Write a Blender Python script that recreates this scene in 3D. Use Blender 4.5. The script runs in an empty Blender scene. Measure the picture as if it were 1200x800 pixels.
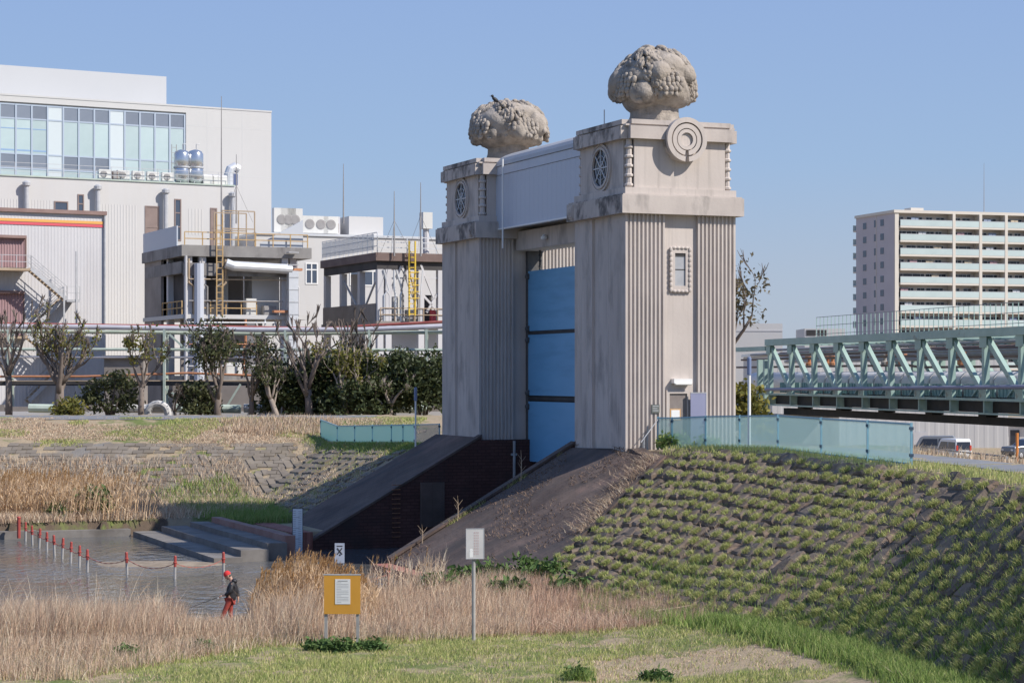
import bpy, bmesh, math, random
import numpy as np
from mathutils import Vector, Matrix, Euler
random.seed(7)
rng = np.random.default_rng(11)
R = math.radians
SC = bpy.context.scene
COL = SC.collection

# ------------------------------------------------------------------ camera, sky, sun, exposure
F, CX, HY, HC = 2470.0, 600.0, 440.0, 8.0          # focal length in photo pixels, image centre, horizon row, eye height
cam_d = bpy.data.cameras.new('camera')
cam = bpy.data.objects.new('camera', cam_d); COL.objects.link(cam)
cam.location = (0, 0, HC); cam.rotation_euler = (R(90), 0, 0)
cam_d.sensor_width = 36.0; cam_d.lens = F / 1200 * 36
cam_d.shift_y = (HY - 400) / 1200
cam_d.clip_start = 1.0; cam_d.clip_end = 20000
SC.camera = cam

SUN_EL, SUN_AZ = R(42), math.atan2(.92, -.39)      # azimuth clockwise from +Y
SC.view_settings.exposure = 0.30
world = bpy.data.worlds.new('World'); SC.world = world; world.use_nodes = True
wn = world.node_tree.nodes; wl = world.node_tree.links
sky = wn.new('ShaderNodeTexSky'); sky.sky_type = 'NISHITA'; sky.sun_disc = False
sky.sun_elevation = SUN_EL; sky.sun_rotation = SUN_AZ
sky.air_density = 1.0; sky.dust_density = 0.3; sky.ozone_density = 6.0; sky.altitude = 0
# the thin even spring haze of that day: a pale veil by elevation, the same all round, laid over the clear sky
geo_w = wn.new('ShaderNodeTexCoord'); sepw = wn.new('ShaderNodeSeparateXYZ'); wl.new(geo_w.outputs['Generated'], sepw.inputs[0])
veil = wn.new('ShaderNodeValToRGB'); wl.new(sepw.outputs[2], veil.inputs[0])
VE = [(0.0, (.44,.50,.61)), (.05, (.41,.495,.655)), (.10, (.345,.485,.72)), (.18, (.305,.44,.735)), (.45, (.20,.33,.66)), (1.0, (.13,.25,.56))]
el_ = veil.color_ramp.elements
el_[0].position = 0; el_[1].position = 1
for p_, c_ in VE[1:-1]: el_.new(p_)
for e_, (p_, c_) in zip(el_, VE): e_.position = p_; e_.color = tuple(c * 1 for c in c_) + (1,)
vs = wn.new('ShaderNodeVectorMath'); vs.operation = 'SCALE'; wl.new(veil.outputs[0], vs.inputs[0]); vs.inputs['Scale'].default_value = 10.0 / 2 ** .30
vm = wn.new('ShaderNodeMix'); vm.data_type = 'RGBA'; vm.inputs[0].default_value = .85
wl.new(sky.outputs[0], vm.inputs[6]); wl.new(vs.outputs[0], vm.inputs[7])
wn['Background'].inputs[1].default_value = 0.10
wl.new(vm.outputs[2], wn['Background'].inputs[0])
sl = bpy.data.lights.new('sun', 'SUN'); so = bpy.data.objects.new('sun', sl); COL.objects.link(so)
sl.energy = 4.6; sl.angle = R(0.53); sl.color = (1.0, .93, .84)
sv = Vector((.92 * math.cos(SUN_EL), -.39 * math.cos(SUN_EL), math.sin(SUN_EL)))
so.rotation_euler = sv.to_track_quat('Z', 'Y').to_euler(); so.location = (40, -30, 60)
SC.view_settings.view_transform = 'Standard'; SC.view_settings.look = 'None'
SC.view_settings.gamma = 1.0
SC.render.engine = 'CYCLES'; SC.cycles.max_bounces = 6; SC.cycles.transparent_max_bounces = 24

# ------------------------------------------------------------------ helpers
def at(px, py, Y):
    return Vector(((px - CX) * Y / F, Y, HC - (py - HY) * Y / F))
def onz(px, py, z):
    Y = (HC - z) * F / (py - HY)
    return Vector(((px - CX) * Y / F, Y, z))

def tag(o, label=None, cat=None, group=None, kind=None):
    if label: o['label'] = label
    if cat: o['category'] = cat
    if group: o['group'] = group
    if kind: o['kind'] = kind
    return o
def thing(name, label, cat, loc=(0, 0, 0), rz=0.0, group=None):
    o = bpy.data.objects.new(name, None); COL.objects.link(o)
    o.location = loc; o.rotation_euler = (0, 0, rz); o.empty_display_size = .3
    return tag(o, label, cat, group)
def link(name, me, parent=None, loc=None, rot=None, scale=None):
    o = bpy.data.objects.new(name, me); COL.objects.link(o)
    if parent: o.parent = parent
    if loc is not None: o.location = loc
    if rot is not None: o.rotation_euler = rot
    if scale is not None: o.scale = scale
    return o
def copy_tree(o, parent=None):
    c = o.copy(); COL.objects.link(c)
    if parent: c.parent = parent
    for ch in o.children: copy_tree(ch, c)
    return c

class MB:
    """collects faces; build() links them as one mesh object"""
    def __init__(s): s.v = []; s.f = []; s.m = []; s.mi = 0
    def face(s, pts):
        i = len(s.v); s.v += [tuple(p) for p in pts]; s.f.append(tuple(range(i, i + len(pts)))); s.m.append(s.mi)
    def add(s, vs, fs):
        i = len(s.v); s.v += [tuple(p) for p in vs]
        for f in fs: s.f.append(tuple(k + i for k in f)); s.m.append(s.mi)
    def box(s, x0, y0, z0, x1, y1, z1):
        if x0 > x1: x0, x1 = x1, x0
        if y0 > y1: y0, y1 = y1, y0
        if z0 > z1: z0, z1 = z1, z0
        s.add([(x0,y0,z0),(x1,y0,z0),(x1,y1,z0),(x0,y1,z0),(x0,y0,z1),(x1,y0,z1),(x1,y1,z1),(x0,y1,z1)],
              [(3,2,1,0),(4,5,6,7),(0,1,5,4),(1,2,6,5),(2,3,7,6),(3,0,4,7)]); return s
    def bar(s, p0, p1, w, h=None, up=(0, 0, 1)):
        h = h or w; p0 = Vector(p0); p1 = Vector(p1); d = (p1 - p0).normalized(); up = Vector(up)
        if abs(d.dot(up)) > .98: up = Vector((1, 0, 0))
        a = d.cross(up).normalized() * (w / 2); b = a.cross(d).normalized() * (h / 2)
        c = [p + x for p in (p0, p1) for x in (-a - b, a - b, a + b, -a + b)]
        s.add(c, [(0,1,2,3),(7,6,5,4),(0,4,5,1),(1,5,6,2),(2,6,7,3),(3,7,4,0)]); return s
    def tube(s, pts, r, n=6, cap=True):
        pts = [Vector(p) for p in pts]; k = len(pts)
        rs = list(r) if isinstance(r, (list, tuple)) else [r] * k
        base = len(s.v); prev = None
        for i, p in enumerate(pts):
            d = (pts[min(i + 1, k - 1)] - pts[max(i - 1, 0)]).normalized()
            if prev is None:
                q = Vector((0, 0, 1)) if abs(d.z) < .9 else Vector((1, 0, 0))
                a = d.cross(q).normalized()
            else: a = (prev - d * prev.dot(d)).normalized()
            prev = a; b = d.cross(a)
            for j in range(n):
                t = 2 * math.pi * j / n
                s.v.append(tuple(p + (a * math.cos(t) + b * math.sin(t)) * rs[i]))
        for i in range(k - 1):
            for j in range(n):
                s.f.append((base+i*n+j, base+i*n+(j+1)%n, base+(i+1)*n+(j+1)%n, base+(i+1)*n+j)); s.m.append(s.mi)
        if cap:
            s.f.append(tuple(base + j for j in range(n))[::-1]); s.m.append(s.mi)
            s.f.append(tuple(base + (k-1)*n + j for j in range(n))); s.m.append(s.mi)
        return s
    def prism(s, poly, z0, z1):
        """poly counter-clockwise in plan; z0/z1 number or per-vertex list"""
        n = len(poly)
        a = z0 if isinstance(z0, (list, tuple)) else [z0] * n
        b = z1 if isinstance(z1, (list, tuple)) else [z1] * n
        s.add([(p[0], p[1], a[i]) for i, p in enumerate(poly)] + [(p[0], p[1], b[i]) for i, p in enumerate(poly)],
              [tuple(range(n))[::-1], tuple(range(n, 2*n))] + [(i, (i+1)%n, n+(i+1)%n, n+i) for i in range(n)]); return s
    def lathe(s, prof, c=(0, 0, 0), n=16, axis='z', cap=True):
        b = len(s.v); k = len(prof)
        for (r, h) in prof:
            for j in range(n):
                t = 2 * math.pi * j / n; x, y = r * math.cos(t), r * math.sin(t)
                if axis == 'z': p = (c[0]+x, c[1]+y, c[2]+h)
                elif axis == 'y': p = (c[0]+x, c[1]+h, c[2]+y)
                else: p = (c[0]+h, c[1]+x, c[2]+y)
                s.v.append(p)
        for i in range(k - 1):
            for j in range(n):
                f = (b+i*n+j, b+i*n+(j+1)%n, b+(i+1)*n+(j+1)%n, b+(i+1)*n+j)
                s.f.append(f if axis != 'y' else f[::-1]); s.m.append(s.mi)
        if cap:
            for f in (tuple(b+j for j in range(n))[::-1], tuple(b+(k-1)*n+j for j in range(n))):
                s.f.append(f if axis != 'y' else f[::-1]); s.m.append(s.mi)
        return s
    def ell(s, c, r, rot=None, nu=10, nv=7):
        c = Vector(c); b = len(s.v)
        for i in range(nv + 1):
            ph = math.pi * i / nv
            for j in range(nu):
                t = 2 * math.pi * j / nu
                p = Vector((r[0]*math.sin(ph)*math.cos(t), r[1]*math.sin(ph)*math.sin(t), r[2]*math.cos(ph)))
                if rot is not None: p = rot @ p
                s.v.append(tuple(c + p))
        for i in range(nv):
            for j in range(nu):
                s.f.append((b+i*nu+j, b+(i+1)*nu+j, b+(i+1)*nu+(j+1)%nu, b+i*nu+(j+1)%nu)); s.m.append(s.mi)
        return s
    def mesh(s, name, mats, smooth=False):
        me = bpy.data.meshes.new(name); me.from_pydata(s.v, [], s.f)
        mats = mats if isinstance(mats, (list, tuple)) else [mats]
        for m in mats: me.materials.append(m)
        if len(mats) > 1: me.polygons.foreach_set('material_index', s.m)
        if smooth: me.polygons.foreach_set('use_smooth', [True] * len(me.polygons))
        me.update(); return me
    def build(s, name, mats, parent=None, smooth=False, loc=None, rot=None, **kw):
        o = link(name, s.mesh(name, mats, smooth), parent, loc, rot)
        return tag(o, **kw) if kw else o

def np_mesh(name, V, T, mat, parent=None, smooth=False, **kw):
    V = np.asarray(V, dtype=np.float32).reshape(-1, 3); T = np.asarray(T, dtype=np.int32).reshape(-1, 3)
    me = bpy.data.meshes.new(name)
    me.vertices.add(len(V)); me.vertices.foreach_set('co', V.ravel())
    me.loops.add(T.size); me.loops.foreach_set('vertex_index', T.ravel())
    me.polygons.add(len(T)); me.polygons.foreach_set('loop_start', np.arange(0, T.size, 3, dtype=np.int32))
    me.update(calc_edges=True); me.materials.append(mat)
    if smooth: me.polygons.foreach_set('use_smooth', np.ones(len(T), dtype=bool))
    return tag(link(name, me, parent), **kw)

# ------------------------------------------------------------------ materials
def lin(r, g, b):
    f = lambda c: ((c / 255 + .055) / 1.055) ** 2.4 if c > 10 else c / 255 / 12.92
    return (f(r), f(g), f(b), 1)
def C3(c): return tuple(c) + (1,) if len(c) == 3 else tuple(c)
def mat(name, c1, c2=None, scale=(1, 1, 1), detail=5, rough=.85, bump=0.0, bdist=.02, bscale=None, metal=0.0,
        dirt=None, dscale=(1, 1, 1), dlo=.5, dhi=.7, damt=1.0, dirt2=None, d2scale=(1, 1, 1), d2lo=.5, d2hi=.7, d2amt=1.0,
        island=0.0, objvar=0.0, brick=None, spec=.5, alpha=None, world_co=False, lo=.35, hi=.65, algae=None):
    m = bpy.data.materials.new(name); m.use_nodes = True; n = m.node_tree.nodes; l = m.node_tree.links
    p = n['Principled BSDF']; p.inputs['Roughness'].default_value = rough; p.inputs['Metallic'].default_value = metal
    p.inputs['Specular IOR Level'].default_value = spec
    if world_co:
        g = n.new('ShaderNodeNewGeometry'); co = g.outputs['Position']
    else:
        tc = n.new('ShaderNodeTexCoord'); co = tc.outputs['Object']
    def noise(sc, det=detail, rgh=.6):
        mp = n.new('ShaderNodeMapping'); mp.inputs['Scale'].default_value = sc; l.new(co, mp.inputs[0])
        t = n.new('ShaderNodeTexNoise'); t.inputs['Scale'].default_value = 1.0; t.inputs['Detail'].default_value = det
        t.inputs['Roughness'].default_value = rgh; l.new(mp.outputs[0], t.inputs['Vector']); return t.outputs[0]
    def mr(x, a, b, lo2=0.0, hi2=1.0):
        q = n.new('ShaderNodeMapRange'); q.inputs[1].default_value = a; q.inputs[2].default_value = b
        q.inputs[3].default_value = lo2; q.inputs[4].default_value = hi2; l.new(x, q.inputs[0]); return q.outputs[0]
    def mix(fac, a, b, mode='MIX'):
        q = n.new('ShaderNodeMix'); q.data_type = 'RGBA'; q.blend_type = mode
        for s_, x in ((q.inputs[0], fac), (q.inputs[6], a), (q.inputs[7], b)):
            if hasattr(x, 'node'): l.new(x, s_)
            else: s_.default_value = x
        return q.outputs[2]
    col = C3(c1)
    if c2 is not None: col = mix(mr(noise(scale), lo, hi), C3(c1), C3(c2))
    if brick:
        bt = n.new('ShaderNodeTexBrick'); mp = n.new('ShaderNodeMapping'); l.new(co, mp.inputs[0])
        mp.inputs['Rotation'].default_value = brick.get('rot', (0, 0, 0)); l.new(mp.outputs[0], bt.inputs['Vector'])
        bt.inputs['Scale'].default_value = 1.0; bt.inputs['Brick Width'].default_value = brick['w']; bt.inputs['Row Height'].default_value = brick['h']
        bt.inputs['Mortar Size'].default_value = brick['m']; bt.inputs['Color1'].default_value = (1, 1, 1, 1); bt.inputs['Color2'].default_value = (.72, .72, .72, 1)
        bt.inputs['Mortar'].default_value = brick.get('mort', (.45, .42, .4, 1))
        col = mix(brick.get('amt', 1.0), col, bt.outputs[0], 'MULTIPLY')
    if dirt is not None:
        q = n.new('ShaderNodeMath'); q.operation = 'MULTIPLY'; l.new(mr(noise(dscale), dlo, dhi), q.inputs[0]); q.inputs[1].default_value = damt
        col = mix(q.outputs[0], col, C3(dirt))
    if dirt2 is not None:
        q = n.new('ShaderNodeMath'); q.operation = 'MULTIPLY'; l.new(mr(noise(d2scale), d2lo, d2hi), q.inputs[0]); q.inputs[1].default_value = d2amt
        col = mix(q.outputs[0], col, C3(dirt2))
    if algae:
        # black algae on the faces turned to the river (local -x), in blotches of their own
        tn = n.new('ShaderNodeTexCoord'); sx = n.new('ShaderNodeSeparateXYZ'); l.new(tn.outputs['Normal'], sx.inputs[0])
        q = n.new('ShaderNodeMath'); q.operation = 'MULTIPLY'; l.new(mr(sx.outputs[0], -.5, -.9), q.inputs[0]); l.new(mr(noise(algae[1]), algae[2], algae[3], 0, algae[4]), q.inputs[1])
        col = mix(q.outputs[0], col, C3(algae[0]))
    if island or objvar:
        if island: g2 = n.new('ShaderNodeNewGeometry'); src = g2.outputs['Random Per Island']; a = island
        else: g2 = n.new('ShaderNodeObjectInfo'); src = g2.outputs['Random']; a = objvar
        h = n.new('ShaderNodeHueSaturation'); l.new(mr(src, 0, 1, 1 - a, 1 + a), h.inputs['Value'])
        if hasattr(col, 'node'): l.new(col, h.inputs['Color'])
        else: h.inputs['Color'].default_value = col
        col = h.outputs[0]
    if hasattr(col, 'node'): l.new(col, p.inputs['Base Color'])
    else: p.inputs['Base Color'].default_value = col
    if bump:
        b = n.new('ShaderNodeBump'); b.inputs['Strength'].default_value = bump; b.inputs['Distance'].default_value = bdist
        l.new(noise(bscale or tuple(6 * x for x in scale), 6), b.inputs['Height']); l.new(b.outputs[0], p.inputs['Normal'])
    if alpha is not None: p.inputs['Alpha'].default_value = alpha
    return m
def leaf_mat(name, cols, transl=.3, rough=.7, gain=1.0):
    """each leaf or blade takes its own tone from cols"""
    cols = [tuple(min(.82, x*gain) for x in c[:3]) for c in cols]
    m = bpy.data.materials.new(name); m.use_nodes = True; n = m.node_tree.nodes; l = m.node_tree.links
    p = n['Principled BSDF']; p.inputs['Roughness'].default_value = rough; p.inputs['Specular IOR Level'].default_value = .3
    g = n.new('ShaderNodeNewGeometry'); r = n.new('ShaderNodeValToRGB')
    e = r.color_ramp.elements; e[0].color = C3(cols[0]); e[1].color = C3(cols[-1])
    for i, c in enumerate(cols[1:-1]): e.new((i + 1) / (len(cols) - 1)).color = C3(c)
    l.new(g.outputs['Random Per Island'], r.inputs[0]); l.new(r.outputs[0], p.inputs['Base Color'])
    t = n.new('ShaderNodeBsdfTranslucent'); l.new(r.outputs[0], t.inputs[0])
    x = n.new('ShaderNodeMixShader'); x.inputs[0].default_value = transl
    l.new(p.outputs[0], x.inputs[1]); l.new(t.outputs[0], x.inputs[2]); l.new(x.outputs[0], n['Material Output'].inputs[0])
    return m

M = {}
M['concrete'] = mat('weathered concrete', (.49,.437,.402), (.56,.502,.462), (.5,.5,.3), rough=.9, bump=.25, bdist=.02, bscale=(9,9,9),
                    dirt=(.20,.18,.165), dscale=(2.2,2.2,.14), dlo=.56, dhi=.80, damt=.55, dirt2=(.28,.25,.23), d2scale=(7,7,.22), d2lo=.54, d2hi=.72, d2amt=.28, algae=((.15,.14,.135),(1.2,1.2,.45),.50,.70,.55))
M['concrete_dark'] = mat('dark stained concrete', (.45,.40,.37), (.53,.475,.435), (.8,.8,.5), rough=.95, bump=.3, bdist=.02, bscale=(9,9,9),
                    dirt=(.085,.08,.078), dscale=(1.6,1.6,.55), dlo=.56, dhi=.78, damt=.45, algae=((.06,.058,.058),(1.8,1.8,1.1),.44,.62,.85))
M['carved'] = mat('carved stone', (.30,.26,.22), (.40,.355,.31), (1.2,1.2,1.2), rough=.95, bump=.9, bdist=.12, bscale=(3.2,3.2,3.2),
                    dirt=(.13,.115,.10), dscale=(1.5,1.5,1.2), dlo=.48, dhi=.68, damt=.75)
M['clad'] = mat('white cladding', (.46,.50,.58), (.50,.54,.62), (.3,.3,.3), rough=.5, dirt=(.40,.43,.48), dscale=(2,2,.1), damt=.5)
M['roof_grey'] = mat('grey sheet roof', (.40,.40,.41), (.46,.46,.47), (.6,.6,.6), rough=.6)
M['gate_blue'] = mat('blue gate paint', (.15,.38,.60), (.17,.41,.64), (.4,.4,1.2), rough=.5,
                    dirt=(.11,.29,.48), dscale=(.25,.25,2.2), dlo=.5, dhi=.75, damt=.8, bump=.08, bdist=.02, bscale=(.6,.6,3))
M['black_steel'] = mat('dark steel', (.03,.03,.034), (.05,.047,.045), (1,1,1), rough=.7)
M['rust'] = mat('rusty steel', (.24,.10,.05), (.33,.17,.09), (2,2,2), rough=.9)
M['glass_dark'] = mat('dark window glass', (.03,.035,.05), rough=.15)
M['glass_blue'] = mat('blue grey window glass', (.07,.09,.13), rough=.1)
M['white'] = mat('white paint', (.74,.74,.73), (.80,.80,.79), (.4,.4,.4), rough=.6)
M['steel_grey'] = mat('galvanised steel', (.42,.43,.45), (.52,.53,.55), (2,2,2), rough=.5, metal=.2)
M['door_violet'] = mat('violet grey door paint', (.26,.27,.40), (.29,.30,.43), (1,1,1), rough=.55)
M['apron'] = mat('dirty brick paving', (.090,.064,.055), (.15,.112,.095), (.5,.5,.5), rough=.95, bump=.4, bdist=.03, bscale=(7,7,7),
                 brick=dict(w=.5, h=.22, m=.02, mort=(.6,.56,.54,1), amt=.55),
                 dirt=(.26,.16,.13), dscale=(.30,.5,.5), dlo=.55, dhi=.75, damt=.55, dirt2=(.05,.045,.045), d2scale=(.2,.9,.5), d2lo=.5, d2hi=.68, d2amt=.65)
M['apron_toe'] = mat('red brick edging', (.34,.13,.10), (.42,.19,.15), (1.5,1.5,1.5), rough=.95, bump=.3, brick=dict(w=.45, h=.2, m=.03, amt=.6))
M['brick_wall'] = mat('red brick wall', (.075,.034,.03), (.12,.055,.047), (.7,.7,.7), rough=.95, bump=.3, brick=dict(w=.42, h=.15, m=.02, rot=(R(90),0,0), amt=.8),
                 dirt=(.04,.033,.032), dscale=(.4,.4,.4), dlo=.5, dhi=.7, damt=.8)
M['stone_step'] = mat('stone step', (.15,.137,.127), (.22,.205,.19), (.8,.8,.8), rough=.9, bump=.3, dirt=(.10,.09,.08), dscale=(.6,.6,.6), damt=.7)
M['red_paint'] = mat('red paint', (.32,.05,.042), (.39,.07,.055), (3,3,3), rough=.6)
M['post_white'] = mat('chalky white post', (.30,.29,.285), (.40,.39,.375), (3,3,3), rough=.8)
M['asphalt'] = mat('grey asphalt', (.17,.175,.185), (.22,.225,.235), (.6,.6,.6), rough=.9)
# ------------------------------------------------------------------ the place: frame of the gate (u along the channel, v across it)
ANG = R(22.0); CA, SA = math.cos(ANG), math.sin(ANG)
GX, GY, GZ = 4.58, 85.0, 4.97
W, D, GAP = 5.0, 5.1, 16.4                                 # tower plan, start of the far tower
def uv(X, Y): return CA*(X-GX)+SA*(Y-GY), -SA*(X-GX)+CA*(Y-GY)
def xy(u, v): return GX+CA*u-SA*v, GY+SA*u+CA*v
def xyz(u, v, z): x, y = xy(u, v); return Vector((x, y, z))
SL = (GZ - .25) / 8.3                                      # slope of the paved aprons
def crest_u(v): return np.interp(v, [-80,-55,-45,-33.6,-23.6,-16,-9.5,-4,-1.5,0,6], [-14,-9.6,-7.6,-4.9,-2.2,-.6,.7,1.3,.9,0,0])
def crest_z(v): return np.interp(v, [-80,-9.5,-2,0,6], [5.35,5.3,5.12,GZ,GZ])
def foot_u(v): return np.interp(v, [-80,-45,-33,-25.8,-8,6], [-17,-11.3,-9.2,-9.3,-8.3,-8.3])
def ss(a, b, x):
    t = np.clip((x-a)/(b-a), 0, 1); return t*t*(3-2*t)
def ground_front(X, Y):
    ys = np.interp(X, [-60,-30,-9,-6,-3,-.5], [62,63,67,70.5,77,80])
    z = np.clip((ys-Y)*.10+.02, -1.0, .9)
    return z + 5.5*ss(26, 4, Y)
def terr(X, Y):
    X = np.asarray(X, float); Y = np.asarray(Y, float); u, v = uv(X, Y)
    # near bank and its block faced levee
    cu, cz, fu = crest_u(v), crest_z(v), foot_u(v)
    gf = ground_front(X, Y)
    gf = gf+.5*ss(-5.5, 0, np.where(u < fu, u-fu, 0))*ss(-19, -28, v)
    fz = np.maximum(gf, .2); fz = np.where(v > -4, .25 + (fz-.25)*ss(-4, -9, v), fz)
    t = np.clip((u-fu)/(cu-fu), 0, 1)
    zr = np.where(u < fu, gf, fz+(cz-fz)*t)
    back = np.clip((u-cu-np.interp(v, [-14,-4], [4.5,9.0]))*.22, 0, 4.8)
    zr = np.where(u > cu, cz-back, zr)
    # far bank
    d = np.maximum(u+10.6, np.minimum(v-28.0, 60))
    bench = np.where(d > 0, .75+np.clip(d*.02, 0, .4), -.9)
    za = np.interp(v, [16,22,42,60], [GZ,4.5,3.95,3.9])
    za = za + SL*np.minimum(u, 0) + np.clip(u*.12, 0, .9) - .15*np.clip(v-46, 0, 60) - .22*np.clip(u-9, 0, 40)
    zb = np.interp(Y, [100,117,124,131,143,168], [-3,.95,4.0,5.25,5.32,2.0])
    zb = np.where(X > 2, -5, zb)
    zl = np.maximum(np.maximum(bench, za), zb); zl = np.where(u > 5, np.maximum(zl, .5), zl)
    zl = np.where(zl < 1.4, np.maximum(zl, bench), zl)
    ch = (v > 4.85) & (v < 16.65)
    zc = np.where(u < 6.2, -1.2, np.maximum(GZ-.22*np.clip(u-9, 0, 40), .5))
    z = np.where(v <= 4.85, zr, np.where(ch, zc, zl))
    return z
def gz(X, Y): return float(terr(X, Y))

def grow(a, b, far):
    out = []; s = b-a
    x = b
    while x < far: s *= 1.35; x += s; out.append(x)
    return out
ua = np.arange(-48, 14.01, .45); ua = np.concatenate([-np.array(grow(0, .5, 6000))[::-1]-48, ua, np.array(grow(0, .5, 6000))+14])
va = np.concatenate([np.arange(-58, 4.8, .45), [4.84, 4.86, 6, 8, 10, 12, 14, 16, 16.64, 16.66], np.arange(17, 75, .5)])
va = np.concatenate([-np.array(grow(0, .5, 6000))[::-1]-58, va, np.array(grow(0, .5, 6000))+75])
UU, VV = np.meshgrid(ua, va); XX, YY = xy(UU, VV); ZZ = terr(XX, YY)
ZZ = ZZ + np.where((np.abs(UU) < 60) & ((VV < 4) | (VV > 23)), rng.normal(0, .025, ZZ.shape), 0)
nu_, nv_ = len(ua), len(va)
idx = np.arange(nu_*nv_).reshape(nv_, nu_)
q = np.stack([idx[:-1,:-1], idx[:-1,1:], idx[1:,1:], idx[1:,:-1]], -1).reshape(-1, 4)
T = np.concatenate([q[:, [0,1,2]], q[:, [0,2,3]]])

# what covers the soil: r = living grass, g = dry grass, b = bare concrete or stone
cu, fu = crest_u(VV), foot_u(VV)
grass = np.full(ZZ.shape, .35); dry = np.full(ZZ.shape, .6); bare = np.zeros(ZZ.shape)
near = VV < 4.85
lawn = near & (UU < fu) & (YY < 60)
grass[lawn] = .52; dry[lawn] = .8
path = near & (np.abs(YY-51.2+.06*XX) < 1.6+.5*np.sin(XX)) & (XX > 2.2-np.abs(YY-51)*.4) & (XX < 8.4)
dry[path] = 1.3; grass[path] = .12
slope = near & (UU >= fu) & (UU <= cu); grass[slope] = .12; dry[slope] = .2
up = near & (UU > cu); grass[up] = .45; dry[up] = .8
band = near & (YY > 57.2) & (UU < fu); dry[band] = 1.1; grass[band] = .15
left = VV >= 16
grass[left] = .38; dry[left] = .85
rv = left & (YY > 117) & (YY < 124.3) & (XX < -9); bare[rv] = .50+.1*np.sin(XX[rv]*.7); dry[rv] = .75; grass[rv] = .30
ra = left & (UU < 0) & (UU > -8.6) & (VV > 22.8) & (YY < 124); bare[ra] = .30; dry[ra] = .9; grass[ra] = .42
bl = left & (YY < 117) & (UU < -8.6); dry[bl] = 1.1; grass[bl] = .30
ke = left & (VV < 29.4) & (UU < -12); dry[ke] = .15; grass[ke] = .42
gr = left & (UU > -10.7) & (UU < -6.2) & (VV > 22) & (VV < 44); grass[gr] = .62; dry[gr] = .45
tp = left & (YY > 124) & (YY < 133); grass[tp] = .45+.12*np.sin(XX[tp]*.5); dry[tp] = .95
mg = bpy.data.materials.new('bank soil and turf'); mg.use_nodes = True
n = mg.node_tree.nodes; l = mg.node_tree.links; p = n['Principled BSDF']; p.inputs['Roughness'].default_value = .95; p.inputs['Specular IOR Level'].default_value = .2
att = n.new('ShaderNodeAttribute'); att.attribute_name = 'cover'; sep = n.new('ShaderNodeSeparateColor'); l.new(att.outputs['Color'], sep.inputs[0])
geo = n.new('ShaderNodeNewGeometry')
def gnoise(sc, det=5):
    t = n.new('ShaderNodeTexNoise'); t.inputs['Scale'].default_value = sc; t.inputs['Detail'].default_value = det; t.inputs['Roughness'].default_value = .65
    l.new(geo.outputs['Position'], t.inputs['Vector']); return t.outputs[0]
def gmath(op, a, b=None, c=None):
    q_ = n.new('ShaderNodeMath'); q_.operation = op
    for i_, x_ in enumerate((a, b, c)):
        if x_ is None: continue
        if hasattr(x_, 'node'): l.new(x_, q_.inputs[i_])
        else: q_.inputs[i_].default_value = x_
    return q_.outputs[0]
def gmix(fac, a, b):
    q_ = n.new('ShaderNodeMix'); q_.data_type = 'RGBA'
    for s_, x_ in ((q_.inputs[0], fac), (q_.inputs[6], a), (q_.inputs[7], b)):
        if hasattr(x_, 'node'): l.new(x_, s_)
        else: s_.default_value = x_
    return q_.outputs[2]
def thresh(weight, noise_, soft=.12):
    q_ = n.new('ShaderNodeMapRange'); l.new(gmath('SUBTRACT', gmath('ADD', weight, noise_), 1.0), q_.inputs[0])
    q_.inputs[1].default_value = -soft; q_.inputs[2].default_value = soft; return q_.outputs[0]
soil = gmix(gnoise(3.0), (.075,.055,.042,1), (.15,.115,.085,1))
dryc = gmix(gnoise(5.0), (.29,.225,.15,1), (.42,.335,.23,1))
grec = gmix(gnoise(4.0), (.10,.14,.04,1), (.19,.21,.075,1))
barc = gmix(gnoise(1.5), (.17,.155,.145,1), (.25,.235,.215,1))
c_ = gmix(thresh(sep.outputs[1], gnoise(1.6)), soil, dryc)
c_ = gmix(thresh(sep.outputs[2], gnoise(.7)), c_, barc)
c_ = gmix(thresh(sep.outputs[0], gnoise(.9), .08), c_, grec)
l.new(c_, p.inputs['Base Color'])
bmp = n.new('ShaderNodeBump'); bmp.inputs['Strength'].default_value = .7; bmp.inputs['Distance'].default_value = .08; l.new(gnoise(7.0, 8), bmp.inputs['Height']); l.new(bmp.outputs[0], p.inputs['Normal'])
ground = np_mesh('ground', np.stack([XX, YY, ZZ], -1), T, mg, kind='structure')
ca = ground.data.color_attributes.new('cover', 'FLOAT_COLOR', 'POINT')
ca.data.foreach_set('color', np.stack([grass, dry, bare, np.ones_like(bare)], -1).astype(np.float32).ravel())

# ------------------------------------------------------------------ water
mw = bpy.data.materials.new('river water'); mw.use_nodes = True
n = mw.node_tree.nodes; l = mw.node_tree.links; p = n['Principled BSDF']
p.inputs['Base Color'].default_value = (.105,.108,.112,1); p.inputs['Roughness'].default_value = .06; p.inputs['IOR'].default_value = 1.33
tc = n.new('ShaderNodeTexCoord'); mp = n.new('ShaderNodeMapping'); mp.inputs['Scale'].default_value = (.9,.38,1); l.new(tc.outputs['Object'], mp.inputs[0])
t1 = n.new('ShaderNodeTexNoise'); t1.inputs['Scale'].default_value = 2.6; t1.inputs['Detail'].default_value = 4; l.new(mp.outputs[0], t1.inputs['Vector'])
t2 = n.new('ShaderNodeTexNoise'); t2.inputs['Scale'].default_value = .09; t2.inputs['Detail'].default_value = 3; l.new(tc.outputs['Object'], t2.inputs['Vector'])
mrr = n.new('ShaderNodeMapRange'); mrr.inputs[1].default_value = .42; mrr.inputs[2].default_value = .6; mrr.inputs[3].default_value = .22; mrr.inputs[4].default_value = .9; l.new(t2.outputs[0], mrr.inputs[0])
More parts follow.
